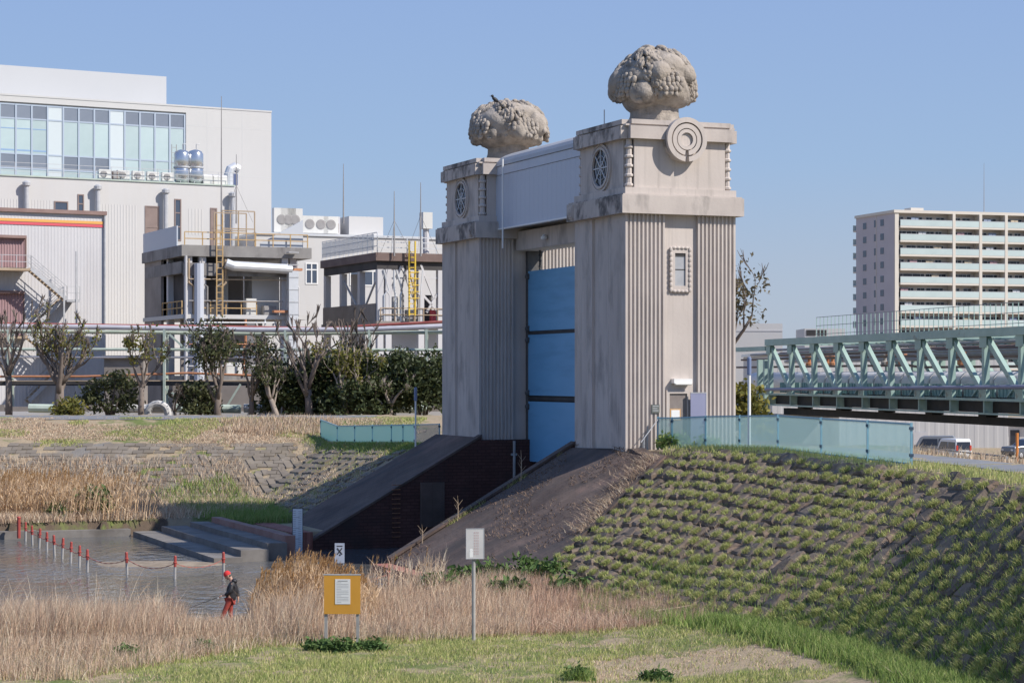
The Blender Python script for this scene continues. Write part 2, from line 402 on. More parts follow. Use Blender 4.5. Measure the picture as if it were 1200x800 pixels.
bmp = n.new('ShaderNodeBump'); bmp.inputs['Distance'].default_value = .22; l.new(t1.outputs[0], bmp.inputs['Height']); l.new(mrr.outputs[0], bmp.inputs['Strength']); l.new(bmp.outputs[0], p.inputs['Normal'])
wm = MB(); wm.face([(-150,40,0),(16,40,0),(16,140,0),(-150,140,0)]); wm.build('water', mw, kind='structure')

# mud bank just breaking the surface in front of the steps
mm = mat('wet mud and washed up straw', (.20,.155,.11), (.33,.27,.20), (1.5,1.5,1.5), rough=.8, bump=.6, bdist=.05)
mb = MB(); cx_, cy_ = -15.2, 89.6
rings = []
for k, (rr, zz) in enumerate(((1.0,-.06),(.72,.035),(.4,.07),(.02,.08))):
    rings.append([(cx_+rr*3.4*math.cos(a)*(1+.12*math.sin(3*a+1)), cy_+rr*1.7*math.sin(a)*(1+.15*math.sin(2*a)) - .12*rr*3*math.cos(a), zz) for a in [2*math.pi*i/28 for i in range(28)]])
for a, b in zip(rings[:-1], rings[1:]):
    for i in range(28): mb.face([a[i], a[(i+1)%28], b[(i+1)%28], b[i]])
mb.build('mud_bank', mm, kind='structure', smooth=True)

# ------------------------------------------------------------------ paved aprons, channel walls, steps
def plane_z(u): return GZ+SL*min(u, 0)
def slab(name, poly, m, lift=.10, thick=.45):
    """paving sheet on the slope with real thickness; poly in (u, v), finely cut along u"""
    b = MB()
    pts = [xyz(u, v, plane_z(u)+lift) for u, v in poly]
    low = [p_-Vector((0,0,thick)) for p_ in pts]; k = len(pts)
    b.add(pts+low, [tuple(range(k)), tuple(range(k, 2*k))[::-1]]+[(i, k+i, k+(i+1)%k, (i+1)%k) for i in range(k)])
    return b.build(name, m)
# near apron: runs from the tower down to the water and widens towards the block slope
AE_U = [-8.3,-7.6,-6.6,-5.0,-3.0,-1.2,.6]; AE_V = [-4.3,-7.0,-8.1,-6.9,-5.2,-3.8,-2.7]      # where the paving meets the facing blocks
b = MB(); nu2, nv2 = 26, 14; top = []
for i in range(nu2+1):
    u_ = .45-(8.75)*i/nu2; ve = float(np.interp(u_, AE_U, AE_V)); vs0 = D-.02 if u_ < 0 else -.28
    for k in range(nv2+1):
        v_ = vs0+(ve-vs0)*k/nv2; x_, y_ = xy(u_, min(v_, 4.8)); z_ = gz(x_, y_)+.10+(.03*math.sin(2.1*u_+v_)*math.sin(1.7*v_) if 0 < k < nv2 else 0); X_, Y_ = xy(u_, v_); top.append((X_, Y_, z_))
w2 = nv2+1; nt = len(top)
fs = [(i*w2+k, i*w2+k+1, (i+1)*w2+k+1, (i+1)*w2+k) for i in range(nu2) for k in range(nv2)]
rim = [k for k in range(w2)]+[i*w2+nv2 for i in range(1, nu2+1)]+[nu2*w2+k for k in range(nv2-1, -1, -1)]+[i*w2 for i in range(nu2-1, 0, -1)]
fs += [(rim[i], nt+i, nt+(i+1) % len(rim), rim[(i+1) % len(rim)]) for i in range(len(rim))]
b.add(top+[(top[r][0], top[r][1], top[r][2]-.45) for r in rim], fs)
a1 = b.build('apron', M['apron'])
tag(a1, kind='structure')
b = MB(); x0 = []
for (u0,v0,u1,v1) in ((-9.05,-4.6,-8.3,D-.02),): b.prism([xy(u0,v0),xy(u1,v0),xy(u1,v1),xy(u0,v1)], -1.1, .30)
tag(b.build('apron_edging', M['apron_toe']), kind='structure')
a2 = slab('apron', [(0,GAP+.02),(0,22.4),(-8.3,23.0),(-8.3,GAP+.02)], M['apron']); tag(a2, kind='structure')
b = MB(); b.prism([xy(-9.3,GAP-.3),xy(-8.3,GAP-.3),xy(-8.3,23.4),xy(-9.3,23.4)], -1.1, .82); tag(b.build('apron_edging', M['apron_toe']), kind='structure')

def channel_wall(v0, v1, label):
    root = thing('retaining_wall', label, 'retaining wall', xyz(0, v0, 0), ANG)
    b = MB(); y0, y1 = 0, v1-v0
    us = [-8.3, 0, 6.4]; top = [plane_z(-8.3)+.16, GZ+.12, GZ+.12]
    b.prism([(-8.3,min(y0,y1)),(0,min(y0,y1)),(0,max(y0,y1)),(-8.3,max(y0,y1))], -1.3, [top[0],top[1],top[1],top[0]])
    b.prism([(0,min(y0,y1)),(6.4,min(y0,y1)),(6.4,max(y0,y1)),(0,max(y0,y1))], -1.3, GZ-.02)
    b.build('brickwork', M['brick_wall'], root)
    c = MB(); w_ = .45 if v1 > v0 else -.45
    ya, yb = sorted((-.04 if v1 > v0 else .04, w_))
    c.prism([(-8.3,ya),(.0,ya),(.0,yb),(-8.3,yb)], [top[0]+.005,top[1]+.005,top[1]+.005,top[0]+.005], [top[0]+.12,top[1]+.12,top[1]+.12,top[0]+.12])
    c.build('coping', M['apron'], root)
    return root
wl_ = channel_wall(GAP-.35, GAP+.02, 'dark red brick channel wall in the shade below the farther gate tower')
b = MB(); b.box(-3.1,-.07,.9,-1.9,-.001,3.0); b.build('slot_patch', M['apron'], wl_)  # raised dark patch for the recessed stop-log slot, its shade put into the colour
wr_ = channel_wall(D+.35, D-.02, 'brick channel wall under the curved apron of the nearer gate tower')
# hole under the gate: side walls and roof of the passage
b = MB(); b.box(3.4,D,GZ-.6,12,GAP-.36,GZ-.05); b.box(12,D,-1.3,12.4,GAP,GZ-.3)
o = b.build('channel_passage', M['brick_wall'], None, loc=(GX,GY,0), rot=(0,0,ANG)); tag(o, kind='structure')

lad = thing('wall_ladder', 'line of iron rungs let into the shaded brick channel wall', 'ladder', xyz(-4.3, GAP-.36, 0), ANG)
for k in range(12):
    z_ = .5+k*.22; m_ = MB(); m_.tube([(-.18,.02,z_),(-.18,-.12,z_),(.18,-.12,z_),(.18,.02,z_)], .018, 5); m_.build('rung', M['rust'], lad)
pg = thing('gauge_pipe', 'pale upright pipe on the channel wall beside the blue gate', 'pipe', xyz(1.6, GAP-.42, 0), ANG)
m_ = MB(); m_.tube([(0,-.08,2.2),(0,-.08,4.9)], .07, 8); m_.build('pipe', M['post_white'], pg)
for zz in (2.9,4.2):
    m_ = MB(); m_.box(-.12,-.1,zz,.12,.07,zz+.1); m_.build('bracket', M['steel_grey'], pg)

st = thing('river_steps', 'broad stone landing steps going down into the water', 'steps', xyz(-14.2, 0, 0), ANG)
for k, (ua_, ub_, z_, va_, vb_) in enumerate(((0,1.25,.22,11,27.6),(1.255,2.5,.50,11.3,26.8),(2.505,3.4,.74,11.6,26.0))):
    m_ = MB()
    L_ = (vb_-va_)/6
    for j in range(6): m_.box(ua_, va_+j*L_+.012, -1.2, ub_, va_+(j+1)*L_-.012, z_+.006*((j*7+k*3)%3)); 
    tag(m_.build('step', M['stone_step'], st), kind='stuff')
m_ = MB(); m_.box(3.405,11.9,-1.2,3.85,25.2,1.02); m_.build('kerb', mat('reddish kerb stone',(.27,.15,.125),(.33,.21,.18),(1,1,1),rough=.9,bump=.3), st)
# low stone kerb of the far bank
kb = thing('bank_kerb', 'low grey stone kerb along the far water edge below dry reeds', 'kerb', xyz(0, 27.7, 0), ANG)
for k in range(9):
    m_ = MB(); x1_ = -14.3-k*4.6; m_.box(x1_-4.57, 0, -1.2, x1_, .8, .34+.04*(k%2)); m_.build('kerb_stone', M['stone_step'], kb)

# ------------------------------------------------------------------ gate towers
def flute(a, b, nf, dep):
    """profile points (t, inset) of nf half round grooves between a and b"""
    out = []; pt = (b-a)/nf
    for i in range(nf):
        s_ = a+i*pt; w_ = pt*.60; g0 = s_+pt*.2
        out += [(g0,0),(g0+.1*w_,dep*.7),(g0+.35*w_,dep),(g0+.65*w_,dep),(g0+.9*w_,dep*.7),(g0+w_,0)]
    return out
def shaft_poly(Lx, Ly):
    def prof(L, dep, rec, nf):
        a, b = L*.352, L*.655
        return [(0,0)]+flute(.06,a-.04,nf,dep)+[(a,0),(a+.001,rec),(b-.001,rec),(b,0)]+flute(b+.04,L-.06,nf,dep)
    P = []
    P += [(t, i_) for t, i_ in prof(Lx,.075,.16,9)]
    P += [(Lx-i_, t) for t, i_ in prof(Ly,.018,.12,9)]
    P += [(Lx-t, Ly-i_) for t, i_ in prof(Lx,.075,.16,9)]
    P += [(i_, Ly-t) for t, i_ in prof(Ly,.018,.12,9)]
    return P
def notched(x0, y0, x1, y1, c):
    return [(x0+c,y0),(x1-c,y0),(x1-c,y0+c),(x1,y0+c),(x1,y1-c),(x1-c,y1-c),(x1-c,y1),(x0+c,y1),(x0+c,y1-c),(x0,y1-c),(x0,y0+c),(x0+c,y0+c)]
def gate_tower(loc, label):
    t = thing('gate_tower', label, 'gate tower', loc, ANG, None)
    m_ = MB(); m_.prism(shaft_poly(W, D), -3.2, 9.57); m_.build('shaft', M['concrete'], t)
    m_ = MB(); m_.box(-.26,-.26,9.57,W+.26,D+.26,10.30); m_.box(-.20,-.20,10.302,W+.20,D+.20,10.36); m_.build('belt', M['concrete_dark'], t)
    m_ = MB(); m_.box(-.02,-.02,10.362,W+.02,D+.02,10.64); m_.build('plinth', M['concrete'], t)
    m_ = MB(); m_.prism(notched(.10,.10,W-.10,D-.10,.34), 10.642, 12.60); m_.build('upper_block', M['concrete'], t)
    for (x, y) in ((.27,.27),(W-.27,.27),(.27,D-.27),(W-.27,D-.27)):
        c_ = MB(); pr = []
        for k in range(5):
            z0 = 10.66+k*.385; pr += [(.12,z0),(.19,z0+.05),(.19,z0+.12),(.13,z0+.16),(.13,z0+.33)]
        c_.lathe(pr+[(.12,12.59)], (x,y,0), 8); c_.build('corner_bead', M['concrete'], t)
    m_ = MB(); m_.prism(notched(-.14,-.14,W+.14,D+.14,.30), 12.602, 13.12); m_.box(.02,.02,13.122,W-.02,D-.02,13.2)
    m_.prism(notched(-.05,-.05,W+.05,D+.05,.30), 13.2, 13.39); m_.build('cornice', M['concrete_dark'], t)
    # round window in the river face (x = .10)
    yc, zc = 2.55, 11.62
    fr = MB(); fr.lathe([(1.00,.0),(1.00,-.09),(.93,-.09),(.93,-.05),(.86,-.05),(.86,-.11),(.76,-.11),(.76,.0)], (.10,yc,zc), 32, axis='x', cap=False)
    wn_ = fr.build('round_window', M['concrete'], t)
    gl = MB(); gl.lathe([(.77,-.012),(.77,-.004)], (.10,yc,zc), 28, axis='x'); gl.build('pane', M['glass_dark'], wn_)
    gr_ = MB()
    for k in range(4):
        a = math.pi*k/4+.0; d_ = Vector((0,math.cos(a),math.sin(a)))*.76
        gr_.bar(Vector((.06,yc,zc))-d_, Vector((.06,yc,zc))+d_, .05, .05, up=(1,0,0))
    for rr in (.28,.5):
        gr_.tube([(.055,yc+rr*math.cos(2*math.pi*i/20),zc+rr*math.sin(2*math.pi*i/20)) for i in range(21)], .02, 4, cap=False)
    gr_.build('grille', M['steel_grey'], wn_)
    # little carved square at the channel end of the belt
    ye = D-.16 if loc[2] >= 0 and label.startswith('nearer') else .42
    rs = MB()
    rs.box(-.30,ye-.30,9.66,-.26,ye+.30,10.24); rs.box(-.33,ye-.23,9.73,-.30,ye+.23,10.17)
    rs.lathe([(.15,-.05),(.15,-.02),(.08,-.06),(.02,-.07)], (-.30,ye,9.95), 12, axis='x'); rs.build('rosette', M['concrete_dark'], t)
    return t
g0 = xyz(0,0,GZ); g1 = xyz(0,GAP,GZ)
tw = gate_tower(g0, 'nearer gate tower, tall fluted concrete, with small window, open door and ring emblem')
tf = gate_tower(g1, 'farther gate tower of fluted concrete, shaded, left of the blue gate')

# details only the nearer tower shows, on its sunlit face (y = 0)
fy = .16; xc = 2.51
wi = MB()
ox0, ox1, oz0, oz1 = xc-.24, xc+.24, 6.69, 8.02
for (a0,b0,a1,b1) in ((ox0-.20,oz0-.24,ox0,oz1+.24),(ox1,oz0-.24,ox1+.20,oz1+.24),(ox0,oz0-.24,ox1,oz0),(ox0,oz1,ox1,oz1+.24)):
    wi.box(a0,fy-.07,b0,a1,fy-.001,b1)
for side in (0,1):
    xs = ox0-.19 if side == 0 else ox1+.19
    for k in range(9): wi.ell((xs,fy-.08,oz0-.16+k*.205), (.075,.05,.11), nu=8, nv=5)
for k in range(4):
    for zz in (oz0-.22, oz1+.22): wi.ell((xc-.27+k*.18,fy-.08,zz), (.10,.05,.065), nu=8, nv=5)
w_ = wi.build('window', M['concrete'], tw)
m_ = MB(); m_.box(ox0,fy-.012,oz0,ox1,fy-.006,oz1); m_.build('pane', mat('grey blind behind glass',(.36,.37,.39),(.42,.43,.45),(2,2,2),rough=.25), w_)
m_ = MB(); m_.box(ox0,fy-.022,(oz0+oz1)/2-.02,ox1,fy-.0125,(oz0+oz1)/2+.02); m_.build('glazing_bar', M['black_steel'], w_)
m_ = MB(); m_.box(ox0,fy-.03,oz1-.13,ox1,fy-.0125,oz1); m_.build('blind_box', M['black_steel'], w_)
# doorway with its leaf standing open
d0, d1, dz = 2.02, 2.82, 2.30
df = MB(); df.box(d0-.14,fy-.07,-.2,d0,fy-.001,dz+.14); df.box(d1,fy-.07,-.2,d1+.05,fy-.001,dz+.14); df.box(d0,fy-.07,dz,d1,fy-.001,dz+.14)
dr = df.build('doorway', M['concrete'], tw)
m_ = MB(); m_.box(d0,fy-.012,-.2,d1,fy-.006,dz); m_.build('opening', mat('shaded doorway wall',(.20,.17,.16),(.25,.22,.20),(2,2,2),rough=.9), dr)  # flat panel across the doorway, its inner shade put into the colour
m_ = MB(); m_.box(d0+.04,fy-.035,1.20,d0+.52,fy-.013,1.68); m_.build('notice_frame', mat('orange frame',(.55,.33,.15),None,rough=.7), dr)
m_ = MB(); m_.box(d0+.09,fy-.045,1.25,d0+.47,fy-.036,1.63); m_.build('notice', M['white'], dr)
m_ = MB(); m_.box(0,-.03,0,.66,.02,2.36); lf = m_.build('door_leaf', M['door_violet'], tw, loc=(d1+.07,-.06,-.05), rot=(0,0,R(-8)))
m_ = MB(); m_.box(0,-.04,2.362,.68,.03,2.40); m_.box(.66,-.04,0,.685,.03,2.361); m_.build('edge_strip', M['steel_grey'], lf)
m_ = MB(); m_.tube([(.55,-.03,1.05),(.55,-.09,1.05),(.46,-.09,1.05)], .015, 6); m_.build('handle', M['steel_grey'], lf)
la = thing('wall_lamp', 'white strip lamp on the nearer tower above its open door', 'lamp', g0, ANG)
m_ = MB(); m_.box(2.12,-.12,2.72,2.95,fy-.002,2.90); m_.build('housing', M['white'], la)
m_ = MB(); m_.lathe([(.05,2.16),(.06,2.2),(.06,2.87),(.05,2.91)], (0,-.10,2.70), 8, axis='x'); m_.build('tube', mat('lamp tube white',(.7,.7,.68),None,rough=.4), la)
pl_ = thing('plaque', 'small dark plaque on the fluted corner beside the open door', 'plaque', g0, ANG)
m_ = MB(); m_.box(1.14,-.05,1.52,1.50,-.002,1.86); m_.build('board', mat('dark bronze',(.10,.115,.105),(.14,.15,.14),(8,8,8),rough=.6), pl_)
m_ = MB()
for k in range(3): m_.box(1.19,-.056,1.60+k*.09,1.45-(k%2)*.05,-.051,1.63+k*.09)
m_.build('raised_line', M['steel_grey'], pl_)
pp = MB(); pp.box(3.46,-.012,1.05,4.62,-.002,2.9)
hr = thing('handrail', 'thin slanting handrail beside the base of the nearer tower', 'handrail', g0, ANG)
m_ = MB(); m_.tube([(.45,-.5,.35),(1.35,-.35,1.35)], .02, 6); m_.tube([(.6,-.48,-.3),(.6,-.48,.52)], .02, 6); m_.tube([(1.3,-.36,-.1),(1.3,-.36,1.3)], .02, 6); m_.build('rail', M['steel_grey'], hr)
# ring emblem of the town, proud of the cornice
em = MB(); ex, ez, ey = 2.60, 12.62, -.14
def arc_ring(m_, r0, r1, y0, y1, a0, a1, n_=40):
    pr = []
    for i in range(n_):
        t0 = a0+(a1-a0)*i/n_; t1 = a0+(a1-a0)*(i+1)/n_
        q0 = [(ex+r*math.cos(t_), y, ez+r*math.sin(t_)) for t_ in (t0,t1) for r in (r0,r1) for y in (y0,y1)]
        # order: t0r0y0 t0r0y1 t0r1y0 t0r1y1 t1...
        m_.add(q0, [(0,2,6,4),(1,5,7,3),(2,3,7,6),(0,4,5,1)]+([(0,1,3,2)] if i == 0 else [])+([(4,6,7,5)] if i == n_-1 else []))
gap = .07
em_root = MB(); em_root.lathe([(.90,.30),(.90,.0)], (ex,-.19,ez), 40, axis='y'); er = em_root.build('emblem', M['concrete_dark'], tw)
for (r0,r1,dy) in ((.70,.90,-.36),(.46,.64,-.34)):
    a = MB(); arc_ring(a, r0, r1, dy, -.185, -math.pi/2+gap/r1*1.3, 1.5*math.pi-gap/r1*1.3); a.build('ring', M['concrete'], er)
a = MB(); arc_ring(a, .28, .42, -.33, -.185, 0, 2*math.pi); a.build('ring', M['concrete'], er)
a = MB(); a.lathe([(.27,.0),(.27,-.05)], (ex,-.19,ez), 24, axis='y'); a.build('boss', M['concrete'], er)

# ------------------------------------------------------------------ machine house, gate leaves, beam
mh = thing('machine_house', 'white clad machine house with curved grey roof bridging the two towers', 'machine house', g0, ANG)
y0, y1 = D-.12, GAP+.12; x0_, x1_ = .9, 4.1; zb, zt_ = 10.02, 12.95
m_ = MB(); m_.box(x0_+.05,y0,zb+.04,x1_,y1,zt_); m_.build('frame', M['steel_grey'], mh)
NP = 22
pm = MB(); pw = (y1-y0)/NP; pm.box(0,.004,0,.045,pw-.004,zt_-zb-.42); pme = pm.mesh('panel', M['clad'])
for k in range(NP): link('panel', pme, mh, (x0_, y0+k*pw, zb))
m_ = MB(); m_.box(x0_-.03,y0,zt_-.40,x0_+.045,y1,zt_); m_.build('fascia', M['clad'], mh)
m_ = MB(); m_.box(x0_-.05,y0,zb-.07,x0_+.15,y1,zb-.002); m_.box(x1_-.15,y0,zb-.07,x1_,y1,zb-.002); m_.build('bottom_rail', M['white'], mh)
rf = MB(); prof = []
for i in range(13):
    a = math.pi*(1-i/12); prof.append(((x0_+x1_)/2+math.cos(a)*(x1_-x0_+.16)/2, zt_+.02+math.sin(a)*.78))
npr = len(prof)
rf.add([(x, y0+.15, z) for x, z in prof]+[(x, y1-.15, z) for x, z in prof], [(i, i+1, npr+i+1, npr+i) for i in range(npr-1)]+[tuple(range(npr))[::-1], tuple(range(npr, 2*npr)), (0, npr, 2*npr-1, npr-1)])
rf.build('roof', M['roof_grey'], mh, smooth=False)
dm = MB(); dm.box(x0_-.22,y0+.35,12.42,x0_+.5,y0+1.05,13.25); dmo = dm.build('dormer', M['clad'], mh)
m_ = MB(); m_.box(x0_-.24,y0+.50,12.60,x0_-.222,y0+.95,13.08); m_.build('pane', mat('light blue pane',(.20,.36,.55),None,rough=.15), dmo)
m_ = MB(); m_.tube([(.6,y0+9.9,9.0),(.6,y0+9.9,13.2)], .04, 6); m_.build('rain_pipe', M['white'], tag(thing('rain_pipe','white rain pipe running down the farther tower beside the machine house','pipe',g0,ANG)))
vent = thing('roof_vent', 'low dark vent cap on the curved roof beside the nearer tower', 'vent', g0, ANG)
m_ = MB(); m_.box(2.2,y0+.1,13.66,2.9,y0+.9,13.86); m_.build('curb', M['steel_grey'], vent)
m_ = MB(); m_.box(2.0,y0-.0,13.865,3.1,y0+1.1,13.95); m_.build('lid', M['roof_grey'], vent)
m_ = MB(); m_.tube([(1.2,D-.4,13.39),(1.2,D-.4,14.35)], .025, 6); m_.build('mast', M['white'], tag(thing('vent_pipe','thin white upright pipe at the back of the nearer tower roof','pipe',g0,ANG)))

M['roller'] = mat('greasy steel', (.07,.07,.075), (.11,.105,.10), (3,3,3), rough=.7)
sg = thing('sluice_gate', 'tall blue steel sluice gate of three leaves hung between the towers', 'sluice gate', g0, ANG)
gx = 2.46
for (za, zb_) in ((5.16,8.02),(2.09,4.98),(-1.06,1.80)):
    m_ = MB(); m_.box(gx,5.26,za,gx+.10,GAP-.16,zb_); lf_ = m_.build('leaf', M['gate_blue'], sg)
    m_ = MB()
    for k in range(6): m_.bar((gx+.25,5.3,za+.15+k*(zb_-za-.3)/5),(gx+.25,GAP-.2,za+.15+k*(zb_-za-.3)/5),.28,.08)
    m_.build('girder', M['gate_blue'], lf_)
    for zz in (za+.12, zb_-.25):
        for yy in (5.3, GAP-.22):
            r_ = MB(); r_.lathe([(.11,-.1),(.14,-.06),(.14,.06),(.11,.1)], (gx-.04,yy,zz), 12, axis='y'); r_.build('roller', M['roller'], lf_)
for ya, yb in ((D-.155, D+.155), (GAP-.155, GAP+.155)):
    m_ = MB(); m_.box(gx+.0,ya,-1.6,gx+.75,yb,9.0); m_.build('light_block', M['roller'], sg)  # added strips that block sunlight leaking past the gate edges
for zz in (5.07, 1.945):
    m_ = MB(); m_.box(gx+.015,5.26,zz-.075,gx+.104,GAP-.163,zz+.075); m_.box(gx+.1045,5.265,zz-.19,gx+.47,GAP-.165,zz+.19); m_.build('joint_beam', M['black_steel'], sg)  # deeper rear box added to stop sunlight leaking through the leaf joint
for yy in (5.9, GAP-.9):
    ch = MB()
    for k in range(16): ch.ell((gx+.3,yy,8.1+k*.13), (.05+.03*(k%2),.08-.03*(k%2),.085), nu=6, nv=4)
    tag(ch.build('chain', M['black_steel'], sg), kind='stuff')
lb = thing('lintel_beam', 'heavy concrete beam between the towers under the machine house', 'beam', g0, ANG)
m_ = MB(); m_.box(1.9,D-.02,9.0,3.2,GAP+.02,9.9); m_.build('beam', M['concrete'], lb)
m_ = MB(); m_.lathe([(.05,0),(.16,-.12),(.16,-.22),(.03,-.26)], (1.75,12.6,9.55), 10); m_.build('floodlight', M['white'], tag(thing('floodlight','small floodlight under the machine house on the concrete beam','lamp',g0,ANG)))

# ------------------------------------------------------------------ carved fruit on the towers
def carve(loc, label, rx, ry, rz, seed, neck, flat):
    t = thing('fruit_sculpture', label, 'sculpture', loc, ANG, None)
    rr = random.Random(seed); cz = neck+rz*.80
    m_ = MB(); m_.lathe([(1.22,0),(1.22,.12),(1.12,.2),(1.02,.5),(1.0,neck+.35)], (0,0,0), 14); m_.build('pedestal', M['carved'], t)
    def warp(m_, keep=0):
        """a fuller underside: the lower half keeps its width, then tucks in to the pedestal"""
        out = []
        for x, y, z in m_.v:
            t_ = max(0.0, (cz-z)/rz); k_ = 1+.30*min(t_, .75)**1.4; out.append((x*k_, y*k_, z))
        m_.v = out
    def on(az, el, k=1.0): return Vector((rx*k*math.cos(az)*math.cos(el), ry*k*math.sin(az)*math.cos(el), cz+rz*k*math.sin(el)))
    def orient(az, el): return Vector((math.cos(az)*math.cos(el), math.sin(az)*math.cos(el), math.sin(el))).to_track_quat('Z','Y').to_matrix()
    m_ = MB(); m_.ell((0,0,cz), (rx*.86,ry*.86,rz*.86), nu=36, nv=24)
    m_.v = [tuple(Vector((x, y, cz+(z-cz)))*1.0 + Vector((x, y, z-cz))*(.05*math.sin(3.1*x+seed)*math.sin(2.7*y+1)+.04*math.sin(5*z+2*x))) for x, y, z in m_.v]
    warp(m_); m_.build('core', M['carved'], t, smooth=True)
    # big fruit round the middle, half sunk in the relief
    nb = 8
    for i in range(nb):
        az = 2*math.pi*(i+.5)/nb+rr.uniform(-.22,.22)+.3; el = rr.uniform(-.48,.30); s_ = rr.uniform(.42,.74)
        c_ = on(az, el, .70); m_ = MB(); q_ = orient(az, el-.55)
        m_.ell(c_, (s_*.92,s_*rr.uniform(.8,1.0),s_*rr.uniform(.85,1.1)), q_, 18, 12)
        c0 = c_
        def lob(p_):
            d_ = Vector(p_)-c0; a_ = math.atan2(d_.y, d_.x); return tuple(c0+d_*(1+.05*math.sin(5*a_+i)))
        m_.v = [lob(p_) for p_ in m_.v]
        tip = c_+q_ @ Vector((0,0,s_*.88)); m_.ell(tip, (s_*.26,s_*.26,s_*.10), q_, 8, 5)
        warp(m_); m_.build('fruit', M['carved'], t, smooth=True)
    # bunches of grapes hanging below the fruit
    for i in range(5):
        az = 2*math.pi*i/5-.25+rr.uniform(-.2,.2); m_ = MB()
        for row in range(5):
            cnt = (4,6,6,5,3)[row]
            for k in range(cnt):
                a2 = az+(k-(cnt-1)/2)*.13+rr.uniform(-.025,.025); kk = (.90,.93,.92,.90,.86,.82)[row]; g_ = rr.uniform(.10,.135)
                c_ = Vector((rx*kk*math.cos(a2), ry*kk*math.sin(a2), cz+.06*rz-row*.18*rz/1.6+rr.uniform(-.03,.03))); m_.ell(c_, (g_,g_,g_*1.35), None, 8, 6)
        warp(m_); tag(m_.build('grape_bunch', M['carved'], t, smooth=True), kind='stuff')
    # small fruit and berries in swags that run down from the crown
    m_ = MB()
    for i in range(1300):
        az = rr.uniform(0, 2*math.pi); el = math.asin(rr.uniform(-.55, 1)); swag = .5+.5*math.sin(4*az+2.2*el+seed)
        if rr.random() > .62+.38*swag: continue
        s_ = rr.uniform(.06,.10)+.09*swag*rr.random()
        q_ = orient(az, el) @ Matrix.Rotation(rr.gauss(math.pi/2, .5), 3, 'Z')
        c_ = on(az, el, .80+.11*swag+rr.uniform(-.02,.02))
        m_.ell(c_, (s_*(1.7 if i % 3 else 1), s_*.8, s_*.8), q_, 7, 5)
    warp(m_); tag(m_.build('berry_relief', M['carved'], t, smooth=True), kind='stuff')
    m_ = MB()
    for i in range(30):
        az = rr.uniform(0, 2*math.pi); el = rr.uniform(-.4,1.1); q_ = orient(az, el) @ Matrix.Rotation(rr.uniform(0,6.28), 3, 'Z'); c_ = on(az, el, .885)
        L_ = rr.uniform(.28,.5); w2 = L_*.36
        P_ = [(-L_,0,-.08),(-.3*L_,-w2,-.02),(.5*L_,-w2*.8,-.02),(L_,0,-.10),(.5*L_,w2*.8,-.02),(-.3*L_,w2,-.02),(0,0,.06)]
        P_ = [c_+q_@Vector(x) for x in P_]; m_.add(P_, [(6,0,1),(6,1,2),(6,2,3),(6,3,4),(6,4,5),(6,5,0)])
    warp(m_); tag(m_.build('leaf_relief', M['carved'], t), kind='stuff')
    return t
carve(xyz(2.5,2.5,GZ+13.39), 'rounder carved stone fruit basket on the nearer tower above the ring emblem', 1.83, 1.75, 1.60, 3, .62, 0)
carve(xyz(2.5,GAP+2.5,GZ+13.39), 'broader carved stone fruit basket on the farther tower, a crow perched on top', 2.02, 2.0, 1.42, 8, .70, 0)
# crow
cr = at(580.5,119,100.6); crow = thing('crow', 'black crow perched on the carved fruit of the farther tower', 'bird', cr, R(200))
mk = mat('black feathers', (.012,.012,.015), (.025,.025,.03), (20,20,20), rough=.6)
m_ = MB(); m_.ell((0,0,.08), (.20,.085,.095), Matrix.Rotation(R(-35),3,'Y'), 12, 8); m_.ell((.15,0,.25), (.075,.06,.065), None, 10, 7)
m_.bar((-.10,0,.02),(-.32,0,-.16),.09,.02); m_.add([(.20,-.025,.26),(.20,.025,.26),(.32,0,.235),(.20,0,.225)], [(0,1,2),(0,2,3),(1,3,2),(0,3,1)])
m_.build('body', mk, crow, smooth=True)
m_ = MB(); m_.tube([(.02,.04,.02),(.03,.04,-.10)], .012, 5); m_.tube([(.02,-.04,.02),(.03,-.04,-.10)], .012, 5); m_.build('legs', mk, crow)
# ------------------------------------------------------------------ works beyond the far levee
class Fac:
    """a facade plane: local x along it, local y into the depth; converts measured picture points to metres on that plane"""
    def __init__(s, px0, Y0, ang, z0=2.0):
        s.ox = (px0-CX)*Y0/F; s.oy = Y0; s.a = R(ang); s.c = math.cos(s.a); s.s = math.sin(s.a); s.z0 = z0
    def t(s, px, d=0.0):
        k = (px-CX)/F; ox = s.ox-s.s*d; oy = s.oy+s.c*d
        return (k*oy-ox)/(s.c-k*s.s)
    def z(s, px, py, d=0.0):
        Y = s.oy+s.s*s.t(px, d)+s.c*d
        return HC-(py-HY)*Y/F-s.z0
    def d(s, px, t0=0.0):
        k = (px-CX)/F; ox = s.ox+s.c*t0; oy = s.oy+s.s*t0
        return (ox-k*oy)/(s.s+k*s.c)
    def thing(s, name, label, cat, group=None, t0=0, d0=0, z0=0):
        return thing(name, label, cat, (s.ox+s.c*t0-s.s*d0, s.oy+s.s*t0+s.c*d0, s.z0+z0), s.a, group)

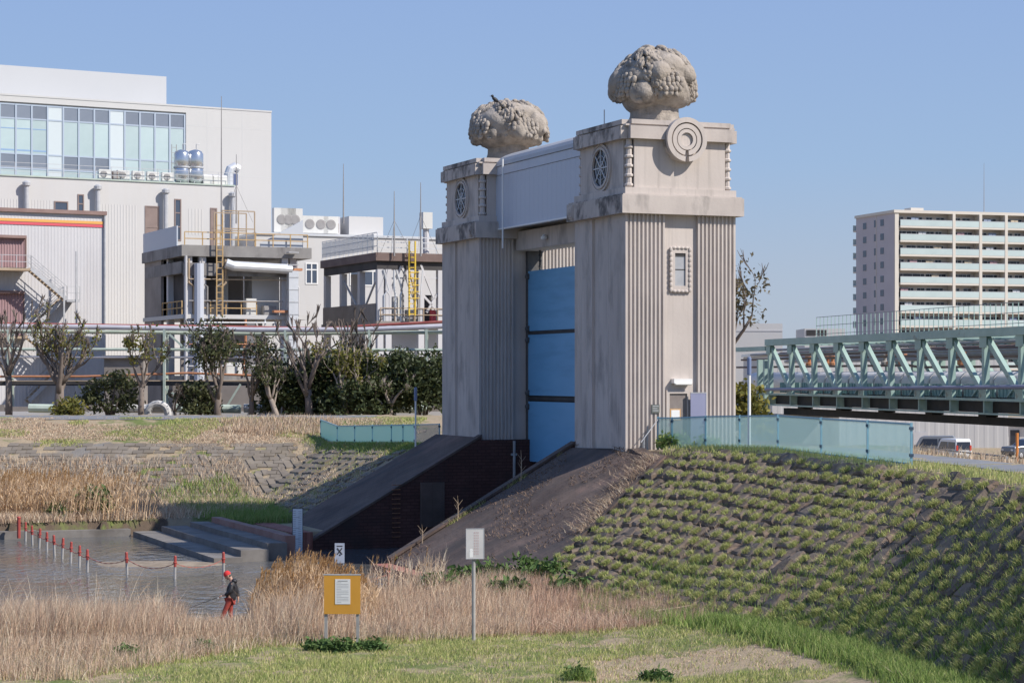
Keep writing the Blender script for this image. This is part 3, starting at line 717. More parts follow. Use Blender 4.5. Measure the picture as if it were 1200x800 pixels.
M['wall_white'] = mat('white wall panels', (.515,.51,.505), (.545,.54,.535), (.05,.05,.05), rough=.7, dirt=(.56,.55,.54), dscale=(.6,.6,.06), dlo=.5, dhi=.8, damt=.5)
M['wall_cream'] = mat('cream corrugated wall', (.52,.515,.51), (.555,.55,.545), (.1,.1,.1), rough=.7, dirt=(.52,.49,.45), dscale=(.8,.8,.06), dlo=.5, dhi=.8, damt=.5)
M['wall_pale'] = mat('pale grey corrugated wall', (.52,.515,.53), (.57,.565,.58), (.1,.1,.1), rough=.7, dirt=(.45,.43,.43), dscale=(.8,.8,.08), dlo=.5, dhi=.8, damt=.6)
M['pane_dark'] = mat('slate window pane', (.19,.215,.265), (.23,.255,.305), (.2,.2,.2), rough=.12, objvar=.12)
M['pane_teal'] = mat('pale teal window pane', (.40,.49,.50), (.46,.55,.56), (.2,.2,.2), rough=.15, objvar=.08)
M['pane_pale'] = mat('almost white window pane', (.58,.63,.65), None, rough=.2, objvar=.05)
M['mullion'] = mat('pale blue window frame', (.38,.44,.53), None, rough=.5)
M['brown_win'] = mat('brown window frame', (.22,.165,.15), (.26,.20,.18), (1,1,1), rough=.6)
M['parapet_brown'] = mat('brown parapet', (.22,.14,.125), (.29,.20,.18), (.5,.5,.5), rough=.8)
M['orange'] = mat('orange stripe', (.72,.38,.10), None, rough=.6)
M['stripe_red'] = mat('red stripe', (.66,.10,.13), None, rough=.6)
M['shutter'] = mat('dusty pink shutter', (.30,.19,.20), (.35,.23,.24), (.5,.5,.5), rough=.7)
M['tan'] = mat('tan edge', (.36,.27,.18), (.42,.33,.24), (1,1,1), rough=.8)
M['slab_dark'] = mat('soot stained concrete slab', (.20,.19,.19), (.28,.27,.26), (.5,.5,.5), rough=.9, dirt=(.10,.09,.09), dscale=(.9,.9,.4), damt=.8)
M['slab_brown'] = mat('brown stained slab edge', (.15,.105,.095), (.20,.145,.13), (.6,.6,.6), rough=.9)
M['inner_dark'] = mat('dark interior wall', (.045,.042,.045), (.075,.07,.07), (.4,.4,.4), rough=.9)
M['ladder_yellow'] = mat('yellow paint', (.62,.42,.03), (.68,.48,.06), (3,3,3), rough=.6)
M['ladder_orange'] = mat('faded orange paint', (.42,.27,.11), (.52,.36,.18), (3,3,3), rough=.7)
M['duct'] = mat('silver duct', (.60,.62,.65), (.68,.70,.73), (1,1,1), rough=.35, metal=.25)
M['stainless'] = mat('stainless tank', (.62,.64,.67), None, rough=.22, metal=.85)
M['pale_green'] = mat('pale green paint', (.37,.45,.40), (.46,.53,.47), (1,1,1), rough=.6, dirt=(.26,.20,.15), dscale=(1.5,1.5,1.5), dlo=.6, dhi=.75, damt=.7)
M['pipe_lilac'] = mat('pale lilac pipe lagging', (.46,.45,.50), (.54,.53,.57), (1,1,1), rough=.5)
M['pipe_red'] = mat('red brown pipe', (.27,.065,.055), (.34,.10,.08), (1,1,1), rough=.6)
M['pipe_orange'] = mat('rusty orange pipe', (.42,.17,.08), (.50,.24,.13), (1.5,1.5,1.5), rough=.7)
M['ac_white'] = mat('white equipment casing', (.60,.60,.58), (.66,.66,.64), (.5,.5,.5), rough=.6, objvar=.06)
M['fan_grey'] = mat('grey fan grille', (.26,.25,.25), (.32,.31,.31), (3,3,3), rough=.7)
M['wall_grime'] = mat('grey brown low wall', (.22,.195,.18), (.30,.27,.25), (.4,.4,.4), rough=.9)

def corrug(b, x0, x1, y, z0, z1, pitch=.3, dep=.02):
    """ribbed sheet in front of the plane y, one strip of real ribs"""
    n_ = max(2, int((x1-x0)/pitch)); w_ = (x1-x0)/n_
    for i in range(n_):
        a = x0+i*w_; b.add([(a,y,z0),(a+w_*.5,y,z0),(a+w_*.6,y-dep,z0),(a+w_*.9,y-dep,z0),(a+w_,y,z0),(a,y,z1),(a+w_*.5,y,z1),(a+w_*.6,y-dep,z1),(a+w_*.9,y-dep,z1),(a+w_,y,z1)],
                           [(k,k+1,k+6,k+5) for k in range(4)])
def window(parent, x0, x1, z0, z1, y, pane, frame, bars=(), rails=(), name='window', fw=.08):
    b = MB()
    b.box(x0,y-.06,z0,x0+fw,y-.002,z1); b.box(x1-fw,y-.06,z0,x1,y-.002,z1); b.box(x0+fw,y-.06,z0,x1-fw,y-.002,z0+fw); b.box(x0+fw,y-.06,z1-fw,x1-fw,y-.002,z1)
    for k in bars: b.box(k-fw/2,y-.05,z0+fw,k+fw/2,y-.012,z1-fw)
    for k in rails: b.box(x0+fw,y-.045,k-fw/2,x1-fw,y-.011,k+fw/2)
    w_ = b.build(name, frame, parent)
    p_ = MB(); p_.box(x0+fw,y-.01,z0+fw,x1-fw,y-.003,z1-fw); p_.build('pane', pane, w_); return w_
def railing(b, p0, p1, h, post=1.5, r=.03, rails=2):
    p0 = Vector(p0); p1 = Vector(p1); L_ = (p1-p0).length; n_ = max(1, round(L_/post))
    for i in range(n_+1):
        q_ = p0+(p1-p0)*i/n_; b.bar(q_, q_+Vector((0,0,h)), r*2, r*2)
    for k in range(rails):
        z_ = Vector((0,0,h*(k+1)/rails)); b.bar(p0+z_, p1+z_, r*2, r*2)

# --- white office block with the big window band
fa = Fac(0, 222, 29)
A = fa.thing('office_building', 'tall white office block with a wide band of teal windows', 'building')
tR = fa.t(318); zTop0 = fa.z(318,132); tL = fa.t(-60)
x0, x1 = fa.t(0), fa.t(216.5)
wz = [fa.z(100,122+5.4), fa.z(100,143.5), fa.z(100,182.5+1.6), fa.z(100,201), fa.z(100,214)]
zA, zB = wz[4]-.3, wz[0]+.05
b = MB(); b.box(tL,.3,0,tR,16,zTop0-.02); b.build('wall', M['wall_white'], A)
b = MB(); b.box(tL,0,zB+.2,x1+.15,.298,zTop0); b.box(x1+.15,0,0,tR,.298,zTop0)
b.box(tL,0,0,x1+.15,.298,zA-.2); b.build('front_wall', M['wall_white'], A)
b = MB(); b.box(tL-.05,-.05,zTop0+.002,tR+.05,16.1,zTop0+.18); b.build('coping', M['wall_white'], A)
b = MB()
for px in (243,284): tt = fa.t(px); b.box(tt-.03,-.012,2,tt+.03,-.001,zTop0-.1)
for py in (150,206): zz = fa.z(270,py); b.box(x1+.3,-.010,zz-.03,tR-.05,-.002,zz+.03)
tag(b.build('panel_joint', mat('panel joint grey', (.55,.55,.55), None), A), kind='stuff')
tp = fa.t(195,7); zp0 = zTop0+.2; zp1 = fa.z(195,90,7)
b = MB(); b.box(tL,7,zp0-.2,tp,15,zp1); b.build('penthouse', mat('white penthouse cladding', (.47,.485,.505), (.49,.505,.525), (.1,.1,.1), rough=.6), A)
cols = 12; cw = (x1-x0)/cols
b = MB()
for c_ in range(-3, cols+1): b.box(x0+c_*cw-.09,.02,zA,x0+c_*cw+.09,.2,zB)
for z_ in wz: b.box(x0-3*cw,.06,z_-.08,x1+.09,.16,z_+.08)
cwf = b.build('curtain_wall', M['mullion'], A)
pm_ = {}
for c_ in range(-3, cols):
    for r_ in range(4):
        zt1, zb1 = wz[r_], wz[r_+1]
        lite = c_ in (3,7)
        k_ = 'pane_pale' if lite else (('pane_dark','pane_teal','pane_dark' if c_ < 7 else 'pane_teal','pane_teal')[r_])
        key = (k_, r_)
        if key not in pm_:
            q_ = MB(); q_.box(.09,.10,.08,cw-.09,.14,zt1-zb1-.08); pm_[key] = q_.mesh('pane', M[k_])
        link('pane', pm_[key], cwf, (x0+c_*cw, 0, zb1))
# inner blinds and opening lights of the two left bays
b = MB()
for c_ in (0,1,2):
    xx = x0+c_*cw; zz = wz[2]+.3; b.box(xx+.12,.085,zz,xx+cw-.12,.098,zz+.16); b.box(xx+.12,.085,wz[1]-1.1,xx+cw-.12,.098,wz[1]-1.0)
tag(b.build('window_transom', mat('blue window rail', (.24,.36,.55), None, rough=.5), cwf), kind='stuff')

# --- cream lower wing with roof terrace
fb = Fac(0, 206, 29)
B = fb.thing('factory_wing', 'cream factory wing with tall brown windows and a roof terrace of air units', 'building')
tRb = fb.t(274.5); zb_ = fb.z(200,215); tLb = fb.t(-40)
b = MB(); b.box(tLb,.05,0,tRb,13,zb_); b.build('wall', M['wall_cream'], B)
b = MB(); corrug(b, fb.t(115), fb.t(160), .049, 0, fb.z(140,240), .30, .02); corrug(b, fb.t(219), fb.t(238), .049, fb.z(230,275), fb.z(230,245), .3, .02); corrug(b, tLb, fb.t(60), .049, 8, fb.z(30,234), .3, .02)
tag(b.build('ribbed_sheet', M['wall_cream'], B), kind='stuff')
b = MB(); b.box(tLb,-.06,zb_+.002,tRb+.1,13.1,zb_+.14); b.build('roof_edge', M['pale_green'], B)
for (xa,xb,ya,yb,bars,rails) in ((63.5,80,235.5,249,0,0),(91,98.5,227.5,250,0,1),(170,186.5,241,291,0,1),(204.5,212.5,233,282,0,2),(246.5,254.5,243.5,290,0,1)):
    X0, X1 = fb.t(xa), fb.t(xb); Z1, Z0 = fb.z(xa,ya), fb.z(xa,yb)
    window(B, X0, X1, Z0, Z1, .048, M['glass_blue'] if rails != 1 or xa < 100 else M['brown_win'], M['brown_win'], (), [Z0+(Z1-Z0)*(k+1)/(rails+1) for k in range(rails)], fw=.12)
b = MB(); railing(b, (tLb,.3,zb_+.14), (tRb,.3,zb_+.14), 1.25, 1.6, .022, 3); b.build('railing', M['steel_grey'], B)
for px, pt, pb in ((29.5,213,248),(113,217.5,262),(192.5,222,288),(270.5,226,300)):
    tt = fb.t(px); z1 = fb.z(px,pt); z0 = fb.z(px,pb)
    vp = fb.thing('exhaust_pipe', {29.5:'grey exhaust pipe above the striped warehouse, leftmost on the cream wing',113:'grey exhaust pipe rising at the striped warehouse end of the cream wing',192.5:'grey exhaust pipe between the two tall brown windows of the cream wing',270.5:'grey exhaust pipe on the end corner of the cream wing'}[px], 'pipe', 'exhaust pipes up the cream wing', tt, -.45, z0)
    b = MB(); b.tube([(0,0,0),(0,0,z1-z0-.5)], .24, 10); b.build('flue', M['steel_grey'], vp)
    b = MB(); b.lathe([(.24,z1-z0-.49),(.40,z1-z0-.4),(.42,z1-z0-.1),(.2,z1-z0+.05)], n=12); b.build('cap', M['steel_grey'], vp)
# air units along the terrace
ac_txt = ['beside the small dark gap at the terrace start','second from the start of the terrace row','third from the start of the terrace row','fourth from the start, near the steel tanks','next to the steel tanks on the terrace']
for i, px in enumerate((123,145,162.5,179.5,197)):
    tt = fb.t(px,.9); u_ = fb.thing('air_unit', 'white air conditioning unit '+ac_txt[i], 'air conditioner', 'air units on the cream wing terrace', tt, .9, zb_+.14)
    b = MB(); b.box(-.62,0,.1,.62,.5,1.05); b.build('casing', M['ac_white'], u_)
    b = MB(); b.lathe([(.36,0),(.36,-.03),(.28,-.05),(.06,-.05)], (-.12,-.001,.58), 14, axis='y'); b.build('fan_grille', M['fan_grey'], u_)
    for s_ in (-.5,.5): b = MB(); b.box(s_-.06,.05,0,s_+.06,.45,.099); b.build('foot', M['fan_grey'], u_)
gp = fb.thing('terrace_locker', 'dark grey cabinet between air units on the cream wing terrace', 'cabinet', None, fb.t(137,.9), .9, zb_+.14)
b = MB(); b.box(-.4,0,0,.4,.5,.95); b.build('body', M['brown_win'], gp)
b = MB(); b.box(-.36,-.02,.05,-.02,-.002,.9); b.build('door', M['fan_grey'], gp)
for px, lab in ((213,'stainless steel tank nearer the window band, on the cream wing roof'),(229,'stainless steel tank with a pipe on top, outer one of the roof pair')):
    tt = fb.t(px,1.6); tk = fb.thing('storage_tank', lab, 'tank', 'steel tanks on the cream wing roof', tt, 1.6, zb_+.14); h_ = fb.z(px,175,1.6)-zb_-.2
    b = MB(); b.lathe([(.2,.05),(.62,.12),(.82,.4),(.82,h_*.42),(.74,h_*.47),(.74,h_*.50),(.82,h_*.55),(.82,h_-.45),(.66,h_-.16),(.25,h_)], n=24); b.build('shell', M['stainless'], tk, smooth=True)
    b = MB(); b.lathe([(.84,h_*.46),(.86,h_*.47),(.86,h_*.5),(.84,h_*.51)], n=24, cap=False); b.build('band', M['steel_grey'], tk)
    b = MB(); b.tube([(.1,0,h_-.05),(.1,0,h_+.6),(.45,0,h_+.6)], .05, 6); b.build('vent', M['steel_grey'], tk)
    for k in range(3):
        a = k*2.09; b = MB(); b.bar((.7*math.cos(a),.7*math.sin(a),-.1),(.7*math.cos(a),.7*math.sin(a),.35),.1,.1); b.build('leg', M['steel_grey'], tk)
sf = fb.thing('tank_frame', 'thin steel access frame standing beside the two steel tanks', 'frame', None, fb.t(204,1.4), 1.4, zb_+.14)
b = MB()
for x in (-.25,.25): b.bar((x,0,0),(x,0,4.0),.06,.06)
b.build('upright', M['fan_grey'], sf)
for k in range(7): b = MB(); b.bar((-.25,0,.4+k*.55),(.25,0,.4+k*.55),.04,.04); b.build('rung', M['fan_grey'], sf)
du = fb.thing('elbow_duct', 'silver elbow duct at the end of the cream wing terrace', 'duct', None, fb.t(270,1.5), 1.5, zb_+.14)
b = MB(); b.tube([(-.2,0,0),(-.2,0,1.2),(0,0,1.75),(.45,0,2.0),(.9,0,1.8)], .5, 12); b.build('pipe', M['duct'], du, smooth=False)
b = MB(); b.box(.15,-.3,.1,.7,.3,1.3); b.build('motor_box', mat('dark blue casing', (.08,.11,.22), None, rough=.5), du)
for px, w_ in ((245,1.1),(254,.9),(262,.8)):
    u_ = fb.thing('pump_box', {245:'low white pump cover beside the steel tanks',254:'pale pump box in the middle of the terrace end',262:'grey pump box beside the elbow duct'}[px], 'pump', 'pump boxes on the terrace end', fb.t(px,1.0), 1.0, zb_+.14)
    b = MB(); b.box(-w_/2,0,.1,w_/2,.6,.8); b.build('cover', M['ac_white'], u_)
    b = MB(); b.lathe([(.25,-w_/2),(.25,w_/2)], (0,.3,.85), 10, axis='x'); b.build('barrel', M['steel_grey'], u_)

# --- warehouse with the two colour stripes and the zigzag stair
fc = Fac(0, 188, 29)
Cw = fc.thing('striped_warehouse', 'pale corrugated warehouse with orange and red stripes under its eaves', 'warehouse')
tRc = fc.t(123); tLc = fc.t(-40); zc = fc.z(60,250)
b = MB(); b.box(tLc,.05,0,tRc,16,zc); b.build('wall', M['wall_pale'], Cw)
b = MB(); corrug(b, tLc, tRc, .049, 0, zc-.3, .30, .012); tag(b.build('ribbed_sheet', M['wall_pale'], Cw), kind='stuff')
b = MB(); b.box(tLc-.1,-.25,zc+.002,tRc+.12,16.1,zc+.34); b.build('parapet', M['parapet_brown'], Cw)
for nm, ya, yb in (('orange',257.5,260.8),('stripe_red',261.4,264.4)):
    b = MB(); b.box(tLc,-.02,fc.z(60,yb),fc.t(121),.012,fc.z(60,ya)); b.build('stripe', M[nm], Cw, label={'orange':'orange upper stripe','stripe_red':'red lower stripe'}[nm])
b = MB(); b.tube([(fc.t(122.3),-.12,0),(fc.t(122.3),-.12,zc)], .09, 6); b.build('downpipe', M['steel_grey'], Cw)
for ya, yb, xa in ((279,313,29.5),(344,395,27)):
    z1, z0 = fc.z(10,ya), fc.z(10,yb); X1 = fc.t(xa)
    b = MB(); corrug(b, tLc+.5, X1, .0, z0, z1, .25, .05); s_ = b.build('shutter', M['shutter'], Cw)
    b = MB(); b.box(X1+.001,-.12,z0,X1+.1,.0,z1+.25); b.box(tLc+.5,-.5,z1+.002,X1,.0,z1+.25); b.build('hood', M['parapet_brown'], s_)
sa = fc.thing('outside_stair', 'grey zigzag steel staircase on the striped warehouse wall', 'staircase')
yS = -1.3
def flight(p_hi, p_lo, yy, nm):
    (xa,za),(xb,zb2) = p_hi, p_lo
    for s_ in (0,1.05):
        b = MB(); b.bar((xa,yy+s_*.95,za),(xb,yy+s_*.95,zb2),.08,.34); b.build('stringer', M['steel_grey'] if s_ == 0 else M['tan'], sa)
    n_ = 11
    tm = MB(); tm.box(-.16,.06,-.02,.16,.95,.02); me_ = tm.mesh('tread', M['steel_grey'])
    for k in range(n_): f_ = (k+.5)/n_; link('tread', me_, sa, (xa+(xb-xa)*f_, yy, za+(zb2-za)*f_+.05))
    for s_ in (0,.95):
        b = MB()
        for k in range(4): f_ = k/3; q_ = Vector((xa+(xb-xa)*f_,yy+s_,za+(zb2-za)*f_)); b.bar(q_, q_+Vector((0,0,1.15)), .05,.05)
        for h_ in (.6,1.15): b.bar((xa,yy+s_,za+h_),(xb,yy+s_,zb2+h_),.05,.05)
        b.build('handrail', M['steel_grey'], sa)
P1 = (fc.t(33,yS), fc.z(33,315,yS)); P2 = (fc.t(75,yS), fc.z(75,351,yS)); P3 = (fc.t(30,yS), fc.z(30,394,yS)); P4 = (fc.t(75,yS), fc.z(75,430,yS)); P5 = (fc.t(35,yS), fc.z(35,470,yS))
flight(P1, P2, yS-.9, 0); flight(P2, P3, yS+.3, 1); flight(P3, P4, yS-.9, 0); flight(P4, P5, yS+.3, 1)
for (px_, py_, xa, xb) in ((33,315,tLc,P1[0]),(75,351,P2[0],fc.t(90,yS)),(75,430,P4[0],fc.t(90,yS)),(30,394,tLc,P3[0])):
    z_ = fc.z(px_,py_,yS); b = MB(); b.box(xa,yS-.9,z_-.22,xb,.0,z_); b.build('landing', M['tan'] if xa == tLc else M['steel_grey'], sa)
    b = MB(); railing(b, (xa,yS-.9,z_), (xb,yS-.9,z_), 1.15, 1.3, .025, 2); b.build('handrail', M['steel_grey'], sa)
for px_ in (89.5,75):
    b = MB(); t_ = fc.t(px_,yS-.9); b.bar((t_,yS-.9,0),(t_,yS-.9,fc.z(px_,295 if px_ > 80 else 340,yS)),.14,.14); b.build('post', M['steel_grey'], sa)

# --- open frame tower with the stained slab roof
fd = Fac(216, 176, 24)
Dd = fd.thing('frame_tower', 'open concrete process tower with stained slab roof, ducts and orange ladder', 'process tower')
tR_ = fd.t(360); dL = fd.d(170); zr0, zr1 = fd.z(216,300), fd.z(216,287)
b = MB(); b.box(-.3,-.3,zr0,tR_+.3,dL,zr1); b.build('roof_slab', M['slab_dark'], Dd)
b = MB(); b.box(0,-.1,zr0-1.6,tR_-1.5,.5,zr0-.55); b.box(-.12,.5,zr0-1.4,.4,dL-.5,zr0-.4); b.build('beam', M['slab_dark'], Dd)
cm = MB(); cm.box(-.28,-.28,0,.28,.28,zr0); cme = cm.mesh('column', M['wall_pale'])
for (x, y) in ((.4,.3),(1.6,.3),(.4,dL*.45),(.4,dL-.5),(fd.t(334),.3),(fd.t(345),.6),(tR_-.4,dL-.5),(fd.t(262),dL*.6)):
    link('column', cme, Dd, (x, y, 0))
zf = fd.z(216,368)
b = MB(); b.box(-.2,-.2,zf-.35,tR_,dL,zf); b.build('floor_slab', M['wall_cream'], Dd)
zf2 = fd.z(216,440)
b = MB(); b.box(-.2,-.1,zf2-.4,tR_,dL,zf2); b.build('floor_slab', M['slab_dark'], Dd)
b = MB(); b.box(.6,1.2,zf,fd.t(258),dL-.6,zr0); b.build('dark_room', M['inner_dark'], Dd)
b = MB(); b.box(-.1,dL*.55,0,.15,dL-.2,zr0); b.build('side_wall', M['wall_grime'], Dd)
b = MB(); b.box(fd.t(262),3.2,zf,fd.t(280),3.5,zr0-1); b.box(fd.t(302),1.6,zf+.0,fd.t(334),3.9,zr0-1); b.build('cream_wall', M['wall_cream'], Dd)
b = MB(); b.box(fd.t(280),4.2,zf,fd.t(302),4.4,zr0-.6); b.build('recess_wall', M['wall_grime'], Dd)
b = MB(); b.box(fd.t(222),2.6,zf2,fd.t(300),3.0,zf-.36); b.build('lower_wall', M['wall_grime'], Dd)
b = MB(); b.box(.3,1.6,0,tR_,2.0,zf2-.41); b.build('base_wall', M['wall_grime'], Dd)
# parapet screens on the roof
b = MB(); b.box(-.25,1.5,zr1,-.15,dL-.3,zr1+1.7); b.build('screen', mat('pale blue screen', (.50,.55,.62), None, rough=.6), Dd)
b = MB(); railing(b, (.0,-.1,zr1), (tR_,-.1,zr1), 1.1, 1.6, .04, 2); b.build('railing', M['ladder_orange'], Dd)
b = MB(); railing(b, (fd.t(262),.4,zr1), (fd.t(300),.4,zr1), 3.0, 1.4, .045, 2); railing(b, (fd.t(262),2.8,zr1), (fd.t(300),2.8,zr1), 3.0, 1.4, .045, 2); b.build('pipe_cage', M['tan'], Dd)
b = MB(); b.prism([(fd.t(306),.2),(fd.t(356),.2),(fd.t(356),.35),(fd.t(306),.35)], zr1, [zr1+.3,zr1+2.4,zr1+2.4,zr1+.3]); b.build('sloped_screen', mat('pale sloped sheet', (.50,.53,.58), None, rough=.5), Dd)
b = MB(); railing(b, (fd.t(228),-.15,zf), (fd.t(300),-.15,zf), 1.1, 1.5, .04, 2); railing(b, (-.15,.2,zf), (-.15,dL*.5,zf), 1.1, 1.5, .04, 2); b.build('railing', M['ladder_orange'], Dd)
b = MB()
for x in (fd.t(251),fd.t(258)): b.bar((x,-.75,zf-.2),(x,-.75,fd.z(255,252)),.09,.09)
la_ = b.build('ladder', M['ladder_orange'], Dd)
xa, xb = fd.t(251), fd.t(258); nr = 15; rm = MB(); rm.bar((xa,-.75,0),(xb,-.75,0),.055,.055); rme = rm.mesh('rung', M['ladder_orange'])
for k in range(nr): link('rung', rme, la_, (0,0,zf+.3+k*(fd.z(255,262)-zf)/nr))
b = MB(); b.tube([(fd.t(262),-.7,fd.z(262,309)),(fd.t(270),-.8,fd.z(262,312)),(fd.t(338),-.8,fd.z(338,316))], .42, 12); b.box(fd.t(334),-1.1,zf2+1.5,fd.t(345),-.45,fd.z(340,318)); b.build('duct', M['duct'], Dd)
b = MB()
for k in range(9): z_ = zf2+2.0+k*1.05; b.box(fd.t(334)-.03,-1.13,z_,fd.t(345)+.03,-.42,z_+.08)
tag(b.build('duct_flange', M['steel_grey'], Dd), kind='stuff')
b = MB(); b.tube([(.05,-.35,0),(.05,-.35,zr0)], .11, 8); b.build('downpipe', M['wall_pale'], Dd)
b = MB(); b.tube([(fd.t(232),-.3,0),(fd.t(232),-.3,zr0-.6)], .42, 10); b.build('riser_pipe', mat('pale blue grey pipe', (.50,.53,.60), None, rough=.5), Dd)
b = MB()
for k in range(4):
    z_ = zf2-4+k*2.2; b.bar((1.7,.2,z_),(3.4,.2,z_+2.0),.12,.12)
b.build('brace', M['wall_pale'], Dd)
b = MB(); b.box(fd.t(322),-.6,zr0-1.05,fd.t(352),.0,zr0-.85); b.box(fd.t(318),-.8,zf+.2,fd.t(336),-.2,zf+.4); b.build('rusty_bracket', M['pipe_orange'], Dd)

# conduits, cable trays and small gear that crowd the frame tower
rc = random.Random(12)
for k in range(9):
    x = fd.t(rc.uniform(224,352)); z0_, z1_ = (zf2, zf-.4) if k % 3 == 0 else (zf, zr0-.2); b = MB(); dx = rc.uniform(-.5,.5)
    b.tube([(x,-.22,z0_),(x,-.22,(z0_+z1_)/2),(x+dx,-.22,(z0_+z1_)/2+.3),(x+dx,-.22,z1_)], rc.choice((.05,.07,.10)), 6); b.build('conduit', M[rc.choice(('duct','wall_pale','pipe_orange','fan_grey','tan'))], Dd)
for k in range(5):
    z_ = zf2+.8+k*(zr0-zf2)/5.5; b = MB(); b.tube([(fd.t(220),-.34,z_),(fd.t(300+10*k),-.34,z_+.05)], .06, 6); b.build('conduit', M[('wall_pale','pipe_orange','duct','fan_grey','tan')[k]], Dd)
for px, z_, w_, h_ in ((296,zf,.9,1.4),(318,zf,1.1,.8),(240,zf2,1.0,1.6),(276,zf2,1.4,1.1),(345,zf2,.8,2.0)):
    b = MB(); b.box(fd.t(px)-w_/2,.35,z_,fd.t(px)+w_/2,1.1,z_+h_); b.box(fd.t(px)-w_/2+.06,.32,z_+.1,fd.t(px)+w_/2-.06,.349,z_+h_-.1); b.build('control_box', M[rc.choice(('ac_white','wall_pale','fan_grey'))], Dd)
for xa_, xb_ in ((222,246),(300,322),(322,345)):
    for s_ in (0,1):
        b = MB(); b.bar((fd.t(xa_ if s_ else xb_),.1,zf2+.1),(fd.t(xb_ if s_ else xa_),.1,zf-.5),.12,.12); b.build('brace', M['wall_pale'], Dd)
# --- cream building behind with rooftop units
fe = Fac(318, 214, 24)
E = fe.thing('cream_building', 'cream factory building with a pair of windows and roof units', 'building')
tRe = fe.t(530); ze = fe.z(380,277)
b = MB(); b.box(fe.t(300),.05,0,tRe,14,ze); b.build('wall', M['wall_cream'], E)
b = MB(); b.box(fe.t(300),-.1,ze+.002,tRe,14.1,ze+.25); b.build('roof_edge', M['duct'], E)
window(E, fe.t(358), fe.t(372.5), fe.z(365,333), fe.z(365,308), .048, M['glass_blue'], M['white'], [fe.t(365.2)], [fe.z(365,316)], fw=.12)
window(E, fe.t(410), fe.t(450), fe.z(430,335), fe.z(430,317), .048, M['glass_blue'], M['white'], [fe.t(423),fe.t(437)], (), fw=.12)
b = MB(); b.box(fe.t(384),3,ze+.25,fe.t(410),9,fe.z(395,254,3)); b.build('roof_cabin', M['wall_pale'], E)
b = MB(); b.box(fe.t(409,2.5),2.5,ze+.252,fe.t(449,2.5),9.2,fe.z(430,254,2.5)); b.build('stair_head', M['wall_cream'], E)
b = MB(); b.box(fe.t(396),2.9,fe.z(396,273,3),fe.t(408),2.99,fe.z(396,262,3)); b.build('louvre', M['brown_win'], E)
txt = {330:'next to the white office block',338:'second from the white office block',346:'beside the round white fan housing',363:'right of the frame tower sheet',376:'in the middle of the cream roof row',388:'in front of the cream roof cabin',314:'closest to the office wall corner'}
for px in (330,338,346,363,376,388):
    h_ = 1.9 if px > 350 else 2.6
    u_ = fe.thing('roof_unit', 'white cooling unit on the cream roof, '+txt[px], 'air conditioner', 'cooling units on the cream building roof', fe.t(px,1), 1, ze+.25)
    b = MB(); b.box(-.8,0,.12,.8,.7,h_); b.build('casing', M['ac_white'], u_)
    b = MB(); b.lathe([(.52,0),(.52,-.04),(.4,-.06),(.08,-.06)], (0,-.001,h_*.55), 14, axis='y'); b.build('fan_grille', M['fan_grey'], u_)
    for s_ in (-.6,.6): b = MB(); b.box(s_-.08,.05,0,s_+.08,.65,.119); b.build('foot', M['fan_grey'], u_)

# --- second open frame tower with brown slab and yellow ladder
ff = Fac(443, 178, 24)
G_ = ff.thing('braced_tower', 'open braced steel tower with brown roof slab and yellow ladder', 'process tower')
tR2 = ff.t(545); dL2 = ff.d(379); z20, z21 = ff.z(443,305.5), ff.z(443,296)
b = MB(); b.box(-.3,-.3,z20,tR2,dL2,z21); b.build('roof_slab', M['slab_brown'], G_)
b = MB(); b.box(-.1,.0,z20-.7,tR2-.2,.3,z20-.002); b.box(-.1,.3,z20-.7,.2,dL2-.4,z20-.002); b.build('beam', M['inner_dark'], G_)
cm2 = MB(); cm2.box(-.26,-.26,0,.26,.26,z20-.71); cme2 = cm2.mesh('column', M['wall_pale'])
cols2 = [(.2,.2),(.9,.1),(.2,dL2*.33),(.2,dL2*.66),(.2,dL2-.5),(ff.t(493),.1),(ff.t(516),.1),(ff.t(462),dL2*.7)]
for x, y in cols2: link('column', cme2, G_, (x, y, 0))
zg = ff.z(443,376)
b = MB(); b.box(-.2,-.2,zg-.3,tR2,dL2,zg); b.build('floor_slab', M['wall_grime'], G_)
b = MB(); b.box(-.15,.3,zg,.0,dL2-.3,zg+1.5); b.build('low_wall', M['wall_grime'], G_)
b = MB(); b.box(.5,1.5,0,tR2,1.8,zg-.31); b.build('base_wall', M['wall_cream'], G_)
for (xa_, za_, xb_, zb2) in ((493,310,509,350),(518,335,500,366),(471,312,490,362),(455,372,490,372),(450,360,470,312),(495,345,516,368)):
    b = MB(); b.bar((ff.t(xa_),.05,ff.z(xa_,za_)),(ff.t(xb_),.05,ff.z(xb_,zb2)),.18,.18); b.build('brace', M['wall_pale'], G_)
b = MB(); b.bar((ff.t(445),.05,ff.z(445,326)),(ff.t(530),.05,ff.z(530,326)),.14,.14); b.build('tie_beam', M['wall_pale'], G_)
for k, (ya, yb, za_, zb2) in enumerate(((.3,dL2*.33,z20-1,zg+.5),(dL2*.33,dL2*.66,zg+.6,z20-1.2))):
    b = MB(); b.bar((.2,ya,za_),(.2,yb,zb2),.14,.14); b.build('brace', M['wall_pale'], G_)
b = MB(); railing(b, (-.1,-.1,z21), (tR2,-.1,z21), 1.35, 1.4, .035, 3); railing(b, (-.1,-.1,z21), (-.1,dL2,z21), 1.7, 1.2, .035, 3); b.build('railing', M['duct'], G_)
b = MB(); b.box(-.16,.6,z21+.25,-.13,dL2-.1,z21+1.6); b.build('mesh_screen', mat('pale wire screen', (.50,.53,.56), None, rough=.6, alpha=.45), G_)
b = MB(); railing(b, (ff.t(445),-.2,zg), (tR2,-.2,zg), 1.1, 1.3, .035, 2); b.build('railing', M['tan'], G_)
xa, xb = ff.t(476), ff.t(483)
b = MB()
